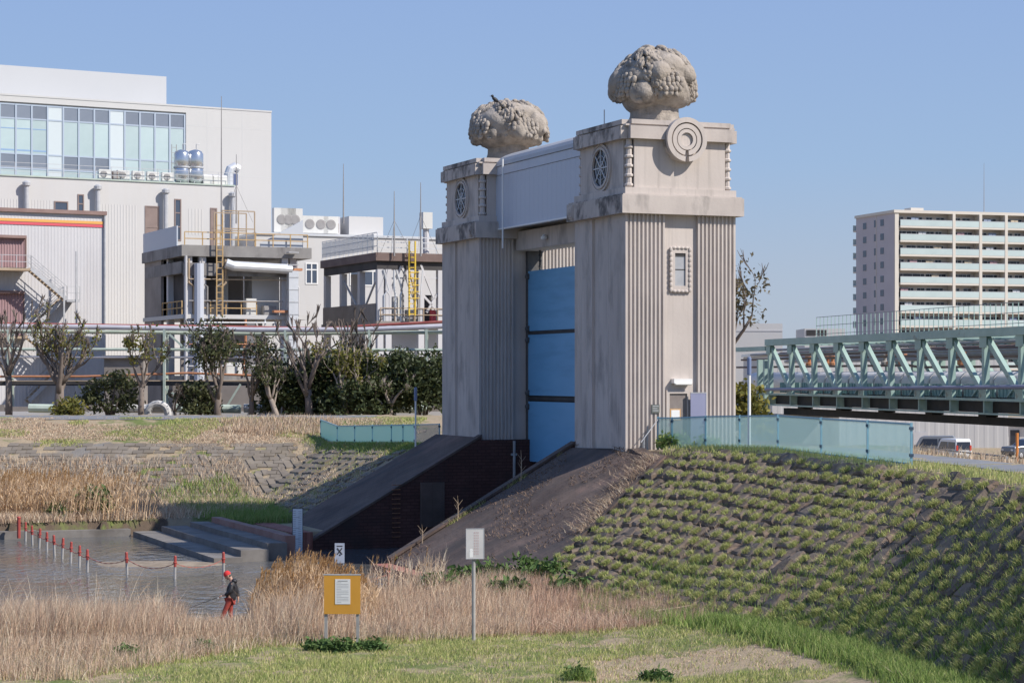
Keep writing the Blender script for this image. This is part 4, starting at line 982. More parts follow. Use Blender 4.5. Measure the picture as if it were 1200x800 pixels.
for x in (xa, xb): b.bar((x,-.7,ff.z(480,370)),(x,-.7,ff.z(480,283)),.12,.12)
for k in range(5): b.tube([(xa-.1,-.7,ff.z(480,350)+k*.55),(xa-.1,-1.4,ff.z(480,350)+k*.55),(xb+.1,-1.4,ff.z(480,350)+k*.55),(xb+.1,-.7,ff.z(480,350)+k*.55)], .035, 5)
yl = b.build('ladder', M['ladder_yellow'], G_)
rm = MB(); rm.bar((xa,-.7,0),(xb,-.7,0),.07,.07); rme = rm.mesh('rung', M['ladder_yellow'])
for k in range(13): link('rung', rme, yl, (0,0,ff.z(480,368)+k*(ff.z(480,290)-ff.z(480,368))/13))
b = MB(); b.box(ff.t(499),.6,z21+2.2,ff.t(510),1.5,z21+3.6); b.lathe([(.42,-.6),(.42,0)], (ff.t(504.5),1.05,z21+3.6), 12); vb = b.build('vent_head', M['ac_white'], G_)
b = MB(); b.tube([(ff.t(504.5),1.05,z21),(ff.t(504.5),1.05,z21+2.2)], .28, 8); b.build('vent_pipe', M['wall_pale'], vb)
b = MB(); b.box(ff.t(508),.4,zg,ff.t(513),.9,zg+1.0); b.build('red_box', M['stripe_red'], G_)
b = MB(); b.box(ff.t(497),1.2,zg,ff.t(512),1.5,zg+2.3); b.build('dark_panel', M['inner_dark'], G_)

for k in range(8):
    x = ff.t(rc.uniform(448,515)); b = MB(); b.tube([(x,-.1,zg),(x,-.1,zg+2.2),(x+rc.uniform(-.6,.6),-.1,zg+2.6),(x+rc.uniform(-.6,.6),-.1,z20-.75)], rc.choice((.05,.07,.09)), 6); b.build('conduit', M[rc.choice(('duct','wall_pale','fan_grey','tan'))], G_)
for px, h_ in ((452,1.2),(470,2.1),(487,1.0)):
    b = MB(); b.box(ff.t(px)-.5,.6,zg,ff.t(px)+.5,1.3,zg+h_); b.box(ff.t(px)-.44,.57,zg+.1,ff.t(px)+.44,.599,zg+h_-.1); b.build('control_box', M[rc.choice(('ac_white','fan_grey'))], G_)
# thin masts
for px, yt, yb, Y, lab in ((259.5,113,276,188,'tall thin lightning rod in front of the white office block'),(277,181,262,200,'thin stayed mast at the office block corner'),(402.5,192,262,205,'thin mast over the cream roof cabin'),(462,224,300,178,'thin mast on the braced tower, nearer the railing corner'),(493,214,300,178,'taller thin mast on the braced tower above its ladder')):
    p0 = at(px,yb,Y); ms = thing('mast', lab, 'mast', p0, 0, 'thin masts over the works'); h_ = (yb-yt)*Y/F
    b = MB(); b.tube([(0,0,0),(0,0,h_*.5),(0,0,h_)], [.09,.06,.03], 6); b.build('pole', M['fan_grey'], ms)
    if px in (277,493,462):
        for k in range(3):
            a = k*2.1+.4; s_ = MB(); s_.tube([(0,0,h_*.55),(1.6*math.cos(a),1.6*math.sin(a),.2)], .018, 4); s_.build('stay', M['fan_grey'], ms)

# --- pipe rack in front of the works
YR = 162.0
pr_ = thing('pipe_rack', 'long pale green pipe rack crossing in front of the works', 'pipe rack', (0, YR, 0))
def rx_(px): return (px-CX)*YR/F
def rz_(py): return HC-(py-HY)*YR/F
L0, L1 = rx_(-60), rx_(530)
def kinkpipe(ys, r, m_, y_off, name='pipe'):
    b = MB(); b.tube([(rx_(px), y_off, rz_(py)) for px, py in ys], r, 10); b.build(name, m_, pr_)
kinkpipe([(-60,382),(120,383.5),(300,386.5),(420,386.5),(530,382)], .20, M['pipe_lilac'], -.5)
kinkpipe([(-60,378.5),(280,383),(380,385),(440,381),(530,376.5)], .11, M['pipe_red'], -.2)
kinkpipe([(-60,388),(150,389),(300,391),(530,389)], .15, M['pale_green'], .3)
kinkpipe([(-60,409),(530,410)], .12, M['pale_green'], .0)
kinkpipe([(-60,418),(530,419)], .09, M['pipe_lilac'], .2)
kinkpipe([(-60,441),(100,441),(220,437),(330,441),(420,440),(530,439)], .09, M['pipe_orange'], -.4)
kinkpipe([(-60,447),(530,446)], .07, M['tan'], .2)
for px in (12,194,335,433,500):
    b = MB(); x = rx_(px)
    for y_ in (-.6,.8): b.bar((x,y_,1.5),(x,y_,rz_(386)),.18,.18)
    for py in (392,411,442): b.bar((x,-.6,rz_(py)),(x,.8,rz_(py)),.16,.16)
    b.build('trestle', M['pale_green'], pr_)
for xa_, ya, xb_, yb in ((194,455,238,480),(200,392,222,412),(283,450,262,484),(433,450,470,480),(300,484,335,452)):
    b = MB(); b.bar((rx_(xa_),-.6,rz_(ya)),(rx_(xb_),-.6,rz_(yb)),.14,.14); b.build('brace', M['pale_green'], pr_)
b = MB(); b.bar((L0,.1,rz_(449)),(L1,.1,rz_(449)),.3,.35); b.build('beam', M['inner_dark'], pr_)
# low wall, tanks and long tubes at ground level
lw = thing('boundary_wall', 'low grey brown boundary wall behind the bare trees', 'wall', (0, 160, 0))
b = MB()
for k in range(13): x = (-40-CX+k*46)*160/F; b.box(x,0,2,x+46*160/F-.05,.2,HC-(474-HY)*160/F-.15*(k%3)); 
tag(b.build('panel', M['wall_grime'], lw), kind='stuff')
b = MB(); b.box((-60-CX)*160/F,-.05,2,(530-CX)*160/F,.0,HC-(482-HY)*160/F); b.build('plinth', M['wall_pale'], lw)
lt = thing('ground_pipe', 'thick white pipe with rusty seams lying behind the trees', 'pipe', (0, 158.6, 0))
for k, (xa_, xb_) in enumerate(((34,90),(130,196),(205,282),(286,330),(420,500))):
    b = MB(); b.tube([((xa_-CX)*158.6/F,0,HC-(478-HY)*158.6/F),((xb_-CX)*158.6/F,0,HC-(479-HY)*158.6/F)], .34, 10); b.build('length', M['wall_white'] if k % 2 else M['pale_green'], lt)
wt = thing('arched_pipe', 'white arched pipe bend standing between the tree trunks', 'pipe', at(185,487,158)-Vector((0,0,.6)))
b = MB(); b.tube([(-.9,0,0)]+[(-.75*math.cos(a_*math.pi/8)-.0,0,.75+.75*math.sin(a_*math.pi/8)) for a_ in range(0,9)]+[(.8,0,0)], .28, 10); b.build('bend', M['wall_white'], wt)
b = MB(); b.lathe([(.40,0),(.40,.12),(.29,.13)], (-.9,0,-.02), 12); b.build('flange', M['wall_grime'], wt)
# grey sheds low between the frames (what shows through the trees)
sh = thing('low_shed', 'long grey shed with dark openings behind the pipe rack', 'shed', (0, 168, 0))
b = MB(); b.box((122-CX)*168/F,0,2,(168-CX)*168/F,2,HC-(420-HY)*168/F); b.box((200-CX)*168/F,1.0,2,(520-CX)*168/F,3,HC-(452-HY)*168/F); b.build('wall', M['wall_grime'], sh)
b = MB(); b.box((122-CX)*168/F-.2,-.3,HC-(420-HY)*168/F+.002,(168-CX)*168/F+.2,2.2,HC-(420-HY)*168/F+.25); b.build('roof', M['slab_dark'], sh)
b = MB(); b.box((130-CX)*168/F,-.03,4.5,(160-CX)*168/F,-.002,7.5); b.build('opening', M['inner_dark'], sh)
# ------------------------------------------------------------------ right hand distance: apartment block, white hall, bridge
M['apt_side'] = mat('mauve grey tiled end wall', (.46,.425,.45), (.50,.465,.49), (.2,.2,.2), rough=.8)
M['apt_cream'] = mat('cream concrete trim', (.60,.56,.50), (.64,.60,.54), (.2,.2,.2), rough=.8)
M['apt_back'] = mat('haze paled balcony wall', (.52,.48,.45), (.57,.53,.50), (.3,.3,.3), rough=.8)  # lightened wall colour, with the distance haze put into it
M['apt_glass'] = mat('frosted teal balcony glass', (.46,.56,.56), (.51,.61,.61), (.3,.3,.3), rough=.3, objvar=.04)
fg = Fac(1048, 440, 17.4, 0.0)
AP = fg.thing('apartment_block', 'tall apartment block with teal glass balconies and a mauve end wall', 'building')
FH = 2.97; zr = fg.z(1050,246); dA = fg.d(1003.5); tE = fg.t(1260)
b = MB(); b.box(0,1.6,0,tE,dA,zr-.6); b.build('wall', M['apt_back'], AP)
b = MB(); b.box(-.05,-.02,0,-.001,dA+.02,zr-.3); b.build('end_wall', M['apt_side'], AP)
b = MB(); b.box(-.3,-.5,zr-.598,tE,dA+.3,zr); b.box(6,4,zr+.002,9,7,zr+.9); b.build('roof', M['apt_cream'], AP)
b = MB(); b.tube([(24,5,zr),(24,5,zr+11)], [.09,.03], 5); b.build('aerial', M['fan_grey'], AP)
bays = [fg.t(1050.5), fg.t(1116.5), fg.t(1147.7), fg.t(1177.7), fg.t(1207), fg.t(1236)]
ztop = fg.z(1052,257.2)
b = MB()
for k, x in enumerate(bays[1:]): b.box(x-.33,-.62,0,x+.33,1.55,zr-.61)
tag(b.build('pier_fin', M['apt_cream'], AP), kind='stuff')
b = MB(); b.box(0,-.3,0,.9,1.58,zr-.62); b.build('corner_pier', M['apt_cream'], AP)
rngA = random.Random(4); bm_ = {}
def bal_mesh(w):
    q_ = MB(); q_.mi = 0; q_.box(.36,-.55,-.42,w-.36,1.58,-.02); q_.mi = 1; q_.box(.36,-.56,.0,w-.36,-.5,1.22); q_.mi = 2; q_.box(.36,-.58,1.222,w-.36,-.48,1.30)
    return q_.mesh('balcony', [M['apt_cream'], M['apt_glass'], M['duct']])
door_m = []
for w in (1.5,1.9,2.3):
    q_ = MB(); q_.mi = 0; q_.box(0,1.50,.0,w,1.58,2.05); q_.mi = 1; q_.box(.06,1.49,.08,w*.5-.03,1.499,1.98); q_.box(w*.5+.03,1.49,.08,w-.06,1.499,1.98)
    door_m.append(q_.mesh('window', [M['duct'], M['glass_dark']]))
cl = []
for c_ in ((.75,.75,.75),(.55,.35,.36),(.30,.36,.48),(.6,.5,.36)):
    q_ = MB(); q_.box(0,.2,1.0,.9,.24,1.75); q_.box(1.0,.22,1.15,1.7,.25,1.75); q_.box(-.2,.21,1.76,1.9,.23,1.79); cl.append(q_.mesh('laundry', mat('washing', c_, None, rough=.9)))
for k in range(13):
    z_ = ztop-1.3-k*FH
    if z_ < -2: break
    for i in range(len(bays)-1):
        w = bays[i+1]-bays[i]
        if i not in bm_: bm_[i] = bal_mesh(w)
        o = link('balcony', bm_[i], AP, (bays[i]+(.3 if i == 0 else 0), 0, z_))
        n_ = 5 if i == 0 else 2
        for j in range(n_):
            link('window', rngA.choice(door_m), AP, (bays[i]+.8+(w-2)/n_*j+rngA.uniform(0,.4), 0, z_))
        for j in range(1 if i else 2):
            if rngA.random() < .55: link('laundry', rngA.choice(cl), AP, (bays[i]+1+rngA.random()*(w-4), 0, z_))
q_ = MB(); q_.box(-.11,0,0,-.052,1.5,1.35); wA = q_.mesh('window', M['glass_blue'])
q_ = MB(); q_.box(-.11,0,0,-.052,.7,1.5); wB = q_.mesh('window', M['glass_blue'])
q_ = MB(); q_.mi = 0; q_.box(-.1,0,-.3,1.2,1.3,0); q_.mi = 1; q_.box(-.1,1.3,.0,1.2,1.36,1.2); eB = q_.mesh('balcony', [M['apt_cream'], M['apt_glass']])
zA0 = fg.z(1034,263); dw = [fg.d(1036), fg.d(1026.5), fg.d(1015.5)]
for k in range(13):
    z_ = zA0-k*FH+.1
    if z_ < 0: break
    for j, d_ in enumerate(dw): link('window', (wA, wB, wA)[j], AP, (0, d_, z_-.1*j))
    link('balcony', eB, AP, (0, dA+.05, z_-.2))
b = MB(); b.box(-.13,dw[1]-.35,0,-.052,dw[1]-.18,zr-.7); b.build('rain_pipe', M['apt_cream'], AP)

# white hall behind the bridge, with its ribbed wall
wh = thing('white_hall', 'long white ribbed hall behind the green pipe bridge', 'warehouse', (0, 200, 0))
xw0, xw1 = (905-CX)*200/F, (1181.5-CX)*200/F; zw = HC-(416-HY)*200/F
b = MB(); b.box(xw0,0,-1,xw1,25,zw); b.build('wall', M['wall_white'], wh)
b = MB(); corrug(b, xw0, xw1, -.001, 0, zw-.3, .9, .015); tag(b.build('ribbed_sheet', M['wall_white'], wh), kind='stuff')
b = MB(); b.box(xw0-.2,-.2,zw+.002,xw1+.2,25.2,zw+.3); b.build('roof_edge', M['duct'], wh)
b = MB(); b.box((1070-CX)*200/F,-.12,.2,(1087-CX)*200/F,-.06,HC-(506-HY)*200/F); b.build('roller_door', M['wall_pale'], wh)
o2 = thing('side_building', 'pale low building with a dark window at the right, past the white hall', 'building', (xw1+.6, 206, 0))
b = MB(); b.box(0,0,-1,16,8,3.4); b.build('wall', M['wall_pale'], o2)
b = MB(); b.box(-.3,-.6,3.402,16,8,3.8); b.build('roof', M['slab_dark'], o2)
b = MB(); b.box(1.0,-.06,1.0,1.9,-.002,2.7); b.box(0,0,0,0,0,0) if False else None; b.build('window', M['glass_dark'], o2)
op = thing('marker_post', 'short orange post beside the parked grey car', 'post', at(1192,524,168))
b = MB(); b.tube([(0,0,-1.8),(0,0,1.15)], .11, 8); b.build('shaft', mat('bright orange plastic', (.75,.27,.06), None, rough=.5), op)
b = MB(); b.lathe([(.2,-1.85),(.2,-1.75),(.12,-1.7)], n=10); b.build('base', M['black_steel'], op)
d1 = thing('far_building', 'white flat building far off beside the nearer tower', 'building', (0, 270, 0))
b = MB(); b.box((850-CX)*270/F,0,0,(917-CX)*270/F,10,HC-(379-HY)*270/F); b.build('wall', M['wall_white'], d1)
b = MB(); b.box((850-CX)*270/F,-.05,HC-(388-HY)*270/F,(917-CX)*270/F,-.002,HC-(386.5-HY)*270/F); b.build('ledge', M['wall_pale'], d1)
d2 = thing('rooftop_plant', 'white rooftop plant box with black louvres far behind the bridge', 'building', (0, 260, 0))
b = MB(); b.box((943-CX)*260/F,0,0,(990-CX)*260/F,8,HC-(385-HY)*260/F); b.build('wall', M['wall_white'], d2)
for xa_, xb_ in ((945,956),(958,968.5)):
    b = MB(); b.box((xa_-CX)*260/F,-.06,HC-(393-HY)*260/F,(xb_-CX)*260/F,-.002,HC-(386.5-HY)*260/F); b.build('louvre', M['black_steel'], d2)

# ---- pipe bridge
M['mint'] = mat('mint green bridge paint', (.30,.43,.39), (.38,.51,.465), (.8,.8,.8), rough=.55, dirt=(.20,.17,.13), dscale=(2.2,2.2,2.2), dlo=.63, dhi=.74, damt=.8)
M['teal_plate'] = mat('teal ribbed plate', (.20,.33,.33), (.25,.38,.37), (.8,.8,.8), rough=.6)
M['pipe_white'] = mat('large pale water main', (.64,.63,.64), (.70,.69,.70), (.8,.8,.8), rough=.5, dirt=(.40,.38,.38), dscale=(.8,2,2), damt=.5)
M['violet_rail'] = mat('dull violet rail', (.22,.22,.32), (.26,.26,.36), (1,1,1), rough=.5)
PB = Vector(((903-CX)*120/F, 120, 0)); pang = math.atan2(88.4-120, (1198-CX)*88.4/F-(903-CX)*120/F)
PL = 32.3/9; N = 13
br = thing('pipe_bridge', 'mint green truss bridge carrying a large pale pipe', 'bridge', PB, pang)
zt, zb0 = 9.72, 7.00
for yy in (0, 4.2):
    b = MB(); b.box(-.4,yy-.22,zt-.02,N*PL,yy+.22,zt+.34); b.build('top_chord', M['mint'], br)
    b = MB(); b.box(-.4,yy-.2,zb0-.10,N*PL,yy+.2,zb0); b.build('bottom_chord', M['mint'], br)
    vm_ = MB(); vm_.box(-.13,-.13,zb0+.002,.13,.13,zt-.022); vme = vm_.mesh('post', M['mint'])
    dmm = MB(); dmm.bar((.14,0,zt-.06),(PL-.14,0,zb0+.2),.27,.2,up=(0,1,0)); dme = dmm.mesh('diagonal', M['mint'])
    gm = MB(); gm.box(-.36,-.17,zb0+.004,.36,-.151,zb0+.5); gm.box(-.3,-.17,zt-.5,.42,-.151,zt-.024); gme = gm.mesh('gusset', M['mint'])
    for k in range(N+1):
        link('post', vme, br, (k*PL, yy, 0)); 
        if k < N: link('diagonal', dme, br, (k*PL, yy, 0))
        g_ = link('gusset', gme, br, (k*PL, yy, 0)); tag(g_, kind='stuff')
cbm = MB(); cbm.box(-.08,.23,zt+.0,.08,3.97,zt+.2); cbm.bar((.1,.23,zt+.08),(PL-.1,3.97,zt+.08),.1,.1); cbe = cbm.mesh('cross_beam', M['mint'])
for k in range(N): link('cross_beam', cbe, br, (k*PL,0,0))
for y_, z_ in ((.9,zb0+1.95),(1.5,zb0+2.25),(.6,zb0+1.5)):
    b = MB(); b.tube([(-8,y_,z_),(N*PL*.4,y_,z_),(N*PL*.42,y_+.2,z_-.1),(N*PL,y_+.2,z_-.1)], .065, 6); b.build('service_pipe', M['fan_grey' if z_ > 9 else 'slab_brown'], br)
fx = MB(); fx.box(.17,.5,zb0+.05,PL-.17,.56,zb0+.62)
for k in range(9): fx.box(.3+k*.36,.46,zb0+.06,.36+k*.36,.499,zb0+.6)
fme = fx.mesh('fascia_plate', M['teal_plate'])
st_ = MB(); st_.bar((PL*.35,.42,zb0+.08),(PL*.55,.42,zb0+.5),.07,.07,up=(0,1,0)); stm = st_.mesh('strut', M['mint'])
bk = MB(); bk.box(-.06,-.1,zb0-.62,.06,.3,zb0-.102); bkm = bk.mesh('hanger', M['mint'])
for k in range(N):
    link('fascia_plate', fme, br, (k*PL,0,0)); link('strut', stm, br, (k*PL,0,0)); link('hanger', bkm, br, (k*PL,0,0))
b = MB(); b.box(-.5,-.05,zb0-.70,N*PL,.12,zb0-.622); b.build('lower_flange', M['mint'], br)
b = MB(); b.box(-1.2,.35,zb0-.62,N*PL,4.0,zb0-.12); b.build('deck', M['black_steel'], br)
b = MB(); b.box(-1.2,1.2,zb0-1.22,N*PL,1.6,zb0-.86)
for k in range(8): b.box(1.5+k*6,1.1,zb0-.859,2.3+k*6,1.7,zb0-.622)
b.build('under_girder', M['black_steel'], br)
b = MB(); b.tube([(-9,2.2,zb0+.58),(-.5,2.2,zb0+.58),(N*PL,2.2,zb0+.58)], .62, 20); b.build('water_main', M['pipe_white'], br, smooth=True)
for k in range(N):
    b = MB(); b.lathe([(.63,k*PL+.8),(.67,k*PL+.8),(.67,k*PL+.95),(.63,k*PL+.95)], (0,2.2,zb0+.58), 20, axis='x', cap=False); b.build('pipe_strap', M['steel_grey'], br)
b = MB(); b.tube([(-1.2,-.45,zb0+.2),(N*PL,-.45,zb0+.66)], .09, 8); b.build('guard_pipe', M['violet_rail'], br)
for r_, y_, z_, m_ in ((.14,3.4,zb0+2.3,'slab_brown'),(.10,3.0,zb0+2.05,'fan_grey'),(.10,3.7,zb0+1.85,'wall_pale'),(.08,2.7,zb0+2.55,'fan_grey')):
    b = MB(); b.tube([(-8,y_,z_),(N*PL,y_,z_)], r_, 8); b.build('service_pipe', M[m_], br)
rw = random.Random(5)
for x_ in (2.2,5.1,5.8,13.2,14.0,15.5,23.0):
    b = MB(); b.lathe([(.08,-.3),(.2,-.25),(.2,-.05),(.09,0),(.09,.25),(.24,.28),(.24,.34)], (x_,1.4+.2*rw.random(),zb0+1.75), 10); b.build('valve', M['pipe_orange'] if x_ != 13.2 else M['post_white'], br)
for x_ in (-2.0,-.9):
    b = MB(); b.box(x_-.14,-.1,2.0,x_+.14,.2,zt-.8); b.build('end_post', M['mint'], br)
b = MB(); b.box(-6,-.2,zt-.3,-.41,.1,zt-.05); b.box(-6,3.9,zt-.3,-.41,4.2,zt-.05); b.build('approach_beam', M['mint'], br)
b = MB(); b.bar((-.9,0,zb0+.2),(-4.5,0,zb0-2.2),.2,.2,up=(0,1,0)); b.build('brace', M['mint'], br)
b = MB(); b.bar((-1,-.2,zb0-.5),(-6,-.4,zb0-2.0),.5,.35,up=(0,1,0)); b.build('ramp_beam', M['black_steel'], br)
ab = thing('bridge_abutment', 'dark concrete abutment carrying the tower end of the pipe bridge', 'abutment', PB, pang)
b = MB(); b.box(-3.2,.2,1.5,-.2,4.2,zb0-1.46+.2); b.build('block', M['slab_dark'], ab)
b = MB(); b.box(-3.3,.1,zb0-1.258,-.1,4.3,zb0-1.225); b.build('cap', M['concrete'], ab)
# walkway rail high behind the near chord
rl = thing('walkway_rail', 'thin green handrail mesh above the top of the pipe bridge', 'railing', PB, pang)
b = MB()
for k in range(75):
    x_ = -5+k*.62; b.bar((x_,4.6,zt+.3),(x_,4.6,zt+1.75),.035,.035)
tag(b.build('post', M['mint'], rl), kind='stuff')
for h_ in (.75,1.25,1.75): b = MB(); b.bar((-5,4.6,zt+h_),(41,4.6,zt+h_),.03,.03); b.build('rail', M['fan_grey'], rl)
b = MB(); b.box(-7,4.3,zt+.15,42,5.2,zt+.28); b.build('walkway', M['mint'], rl)

# ---- parked vehicles, seen over the levee
def vehicle(name, label, loc, rz, L_, W_, prof, paint, glassz, grp):
    t = thing(name, label, 'car', loc, rz, grp)
    # prof: side outline (x, z), swept across the width with a narrower top
    b = MB(); k = len(prof); zm = max(z for _, z in prof)
    def wid(z): return W_/2*(1-.14*max(0, (z-.55*zm)/(.45*zm)))
    b.add([(x, -wid(z), z) for x, z in prof]+[(x, wid(z), z) for x, z in prof], [tuple(range(k)), tuple(range(k,2*k))[::-1]]+[(i,k+i,k+(i+1)%k,(i+1)%k) for i in range(k)])
    o = b.build('body', paint, t); bev = o.modifiers.new('soft', 'BEVEL'); bev.width = .07; bev.segments = 2
    for (xa, xb) in glassz['side']:
        for s_ in (-1,1):
            z0, z1 = glassz['z']; y0, y1 = s_*(wid(z0)+.012), s_*(wid(z1)+.012)
            q_ = MB(); q_.add([(xa[0],y0,z0),(xb[0],y0,z0),(xb[1],y1,z1),(xa[1],y1,z1),(xa[0],y0-s_*.04,z0),(xb[0],y0-s_*.04,z0),(xb[1],y1-s_*.04,z1),(xa[1],y1-s_*.04,z1)],[(0,1,2,3),(7,6,5,4),(0,4,5,1),(1,5,6,2),(2,6,7,3),(3,7,4,0)]); q_.build('window', M['glass_dark'], t)
    for nm in ('front','rear'):
        (xa,za),(xb,zb_) = glassz[nm]; e = .02 if nm == 'front' else -.02
        q_ = MB(); q_.add([(xa+e,-wid(za)+.12,za),(xa+e,wid(za)-.12,za),(xb+e,wid(zb_)-.12,zb_),(xb+e,-wid(zb_)+.12,zb_)]+[(xa-e,-wid(za)+.12,za),(xa-e,wid(za)-.12,za),(xb-e,wid(zb_)-.12,zb_),(xb-e,-wid(zb_)+.12,zb_)],[(0,1,2,3),(7,6,5,4),(0,4,5,1),(1,5,6,2),(2,6,7,3),(3,7,4,0)]); q_.build('windscreen' if nm == 'front' else 'rear_window', M['glass_dark'], t)
    for x_ in (L_*.5-.75, -L_*.5+.7):
        for s_ in (-1,1):
            q_ = MB(); q_.lathe([(.22,-.1),(.30,-.09),(.30,.09),(.22,.1)], (x_,s_*(W_/2-.1),.30), 14, axis='y'); wq = q_.build('wheel', mat('tyre rubber', (.02,.02,.02), None), t)
            q_ = MB(); q_.lathe([(.19,0),(.16,.015*s_)], (x_,s_*(W_/2+.005),.30), 10, axis='y'); q_.build('rim', M['steel_grey'], wq)
    for s_ in (-1,1):
        q_ = MB(); q_.box(-L_/2-.02,s_*(W_/2-.16)-.07,.95,-L_/2+.05,s_*(W_/2-.16)+.07,1.35 if zm > 1.7 else 1.15); q_.build('tail_lamp', mat('red lamp glass', (.55,.05,.03), None, rough=.3), t)
        q_ = MB(); q_.box(L_/2-.06,s_*(W_/2-.25)-.15,.62,L_/2+.015,s_*(W_/2-.25)+.15,.80); q_.build('headlight', M['duct'], t)
        q_ = MB(); q_.ell((L_*.22,s_*(W_/2+.1),1.05), (.07,.10,.08), nu=8, nv=5); q_.build('mirror', M['black_steel'], t)
    return t
van_p = [(-1.65,.25),(1.6,.25),(1.68,.55),(1.62,.95),(1.15,1.75),(.9,1.84),(-1.5,1.86),(-1.63,1.7),(-1.68,.6)]
van_g = {'side':[((-1.5,-1.45),(-.35,-.35)),((-.22,-.22),(1.25,.95))],'z':(1.05,1.6),'front':((1.56,1.05),(1.18,1.70)),'rear':((-1.69,1.02),(-1.645,1.62))}
for px, Y, paint, lab, rz in ((1118,168,mat('white car paint',(.72,.73,.74),None,rough=.25),'small white van parked with its rear and red lamps towards us',R(105)),
                              (1096,176,mat('silver grey car paint',(.30,.31,.32),None,rough=.3,metal=.4),'grey van parked to the left of the small white van',R(165))):
    X_ = (px-CX)*Y/F; vehicle('parked_van', lab, (X_, Y, gz(X_,Y)), rz, 3.4, 1.48, van_p, paint, van_g, 'vans parked below the levee')
suv_p = [(-2.2,.3),(2.2,.3),(2.28,.62),(2.18,.98),(1.15,1.08),(.45,1.56),(.1,1.64),(-1.6,1.62),(-2.1,1.15),(-2.26,.95),(-2.26,.5)]
suv_g = {'side':[((-1.8,-1.45),(-.35,-.35)),((-.22,-.22),(.95,.42))],'z':(1.05,1.5),'front':((1.12,1.09),(.50,1.52)),'rear':((-2.13,1.15),(-1.66,1.56))}
X_ = (1206-CX)*175/F; vehicle('parked_car', 'dark grey car parked at the right beside the orange post', (X_,175,gz(X_,175)), R(205), 4.5, 1.75, suv_p, mat('grey car paint',(.17,.18,.20),None,rough=.25,metal=.5), suv_g, None)

# roads along both levee crests
def ribbon(name, pts_l, pts_r, m_, dz=.03):
    b = MB()
    for i in range(len(pts_l)-1):
        q4 = [pts_l[i], pts_r[i], pts_r[i+1], pts_l[i+1]]
        b.face([(x, y, gz(x, y)+dz) for x, y in q4])
    return tag(b.build(name, m_), kind='structure')
vs_ = np.arange(4, -46, -1.0)
ribbon('crest_road', [xy(float(crest_u(v))+2.0, v) for v in vs_], [xy(float(crest_u(v))+4.2, v) for v in vs_], M['asphalt'])
xs_ = np.arange(-75, -8, 2.0)
ribbon('crest_road', [(x, 131.8+.02*x) for x in xs_], [(x, 141.5) for x in xs_], M['asphalt'])

# ---- teal fences
M['fence_post'] = mat('blue fence post', (.20,.40,.50), (.25,.46,.56), (2,2,2), rough=.5)
def sheet_mat(name, c, clear):
    """plastic sheet: partly see-through, light from behind glows through it"""
    m = bpy.data.materials.new(name); m.use_nodes = True; n = m.node_tree.nodes; l = m.node_tree.links
    p = n['Principled BSDF']; p.inputs['Base Color'].default_value = C3(c); p.inputs['Roughness'].default_value = .35
    t = n.new('ShaderNodeBsdfTranslucent'); t.inputs[0].default_value = C3(c)
    x = n.new('ShaderNodeMixShader'); x.inputs[0].default_value = .5; l.new(p.outputs[0], x.inputs[1]); l.new(t.outputs[0], x.inputs[2])
    tr = n.new('ShaderNodeBsdfTransparent'); tr.inputs[0].default_value = (.88,.96,.97,1)
    y = n.new('ShaderNodeMixShader'); y.inputs[0].default_value = clear; l.new(x.outputs[0], y.inputs[1]); l.new(tr.outputs[0], y.inputs[2])
    l.new(y.outputs[0], n['Material Output'].inputs[0]); return m
M['fence_clear'] = sheet_mat('translucent teal fence sheet', (.44,.60,.62), .55)
M['fence_solid'] = sheet_mat('turquoise fence sheet', (.38,.60,.60), .08)
M['fence_thin'] = mat('shadowed thin teal fence mesh', (.22,.30,.30), None, rough=.6, alpha=.45)  # more see-through end panel; the shadow on it is put into its darker colour
def fence(label, pts, h, sheets):
    p0 = Vector(pts[0]); f = thing('panel_fence', label, 'fence', p0)
    for i, q_ in enumerate(pts):
        q = Vector(q_)-p0
        b = MB(); b.box(-.035,-.035,-.4,.035,.035,h+.04); ps = b.build('post', M['fence_post'], f, loc=q)
        for z_ in (.22*h,.86*h): b = MB(); b.box(-.06,-.055,z_,.06,.055,z_+.09); b.build('clamp', mat('navy clamp',(.05,.09,.14),None), ps)
        if i < len(pts)-1:
            d_ = Vector(pts[i+1])-Vector(q_); n_ = Vector((d_.y,-d_.x,0)).normalized()*.012
            a, c = q+d_*.018, q+d_*.982; up = Vector((0,0,h)); lo = Vector((0,0,.06))
            b = MB(); b.add([a-n_+lo,c-n_+lo,c-n_+up,a-n_+up,a+n_+lo,c+n_+lo,c+n_+up,a+n_+up],[(0,1,2,3),(7,6,5,4),(0,4,5,1),(1,5,6,2),(2,6,7,3),(3,7,4,0)]); pn = b.build('panel', sheets[i], f)
            b = MB(); b.bar(a+up, c+up, .05, .05); b.bar(a+lo, c+lo, .05, .05); b.build('rail', M['fence_post'], pn)
    return f
fp = []
for px, Y in ((771,85.2),(787.6,84.7),(827,83.3),(867,80.6),(912,76.6),(962.5,71.2),(1017,66.6),(1068,62.8)):
    X_ = (px-CX)*Y/F; fp.append((X_, Y, max(gz(X_,Y), 5.05)))
fence('translucent teal panel fence along the levee crest by the nearer tower', fp, 1.25, [M['fence_clear']]*7)
fl = []
for px in (515,486,472.6,459,436.7,416,395.6,376):
    # along v at u = .5
    k_ = (px-CX)/F; gx0, gy0 = xy(.5, 0); t_ = (gx0-k_*gy0)/(SA+k_*CA); x_, y_ = xy(.5, t_); fl.append((x_, y_, gz(x_,y_)-.1))
fence('turquoise panel fence on the far levee left of the farther tower', fl, 1.12, [M['fence_thin']]+[M['fence_solid']]*6)
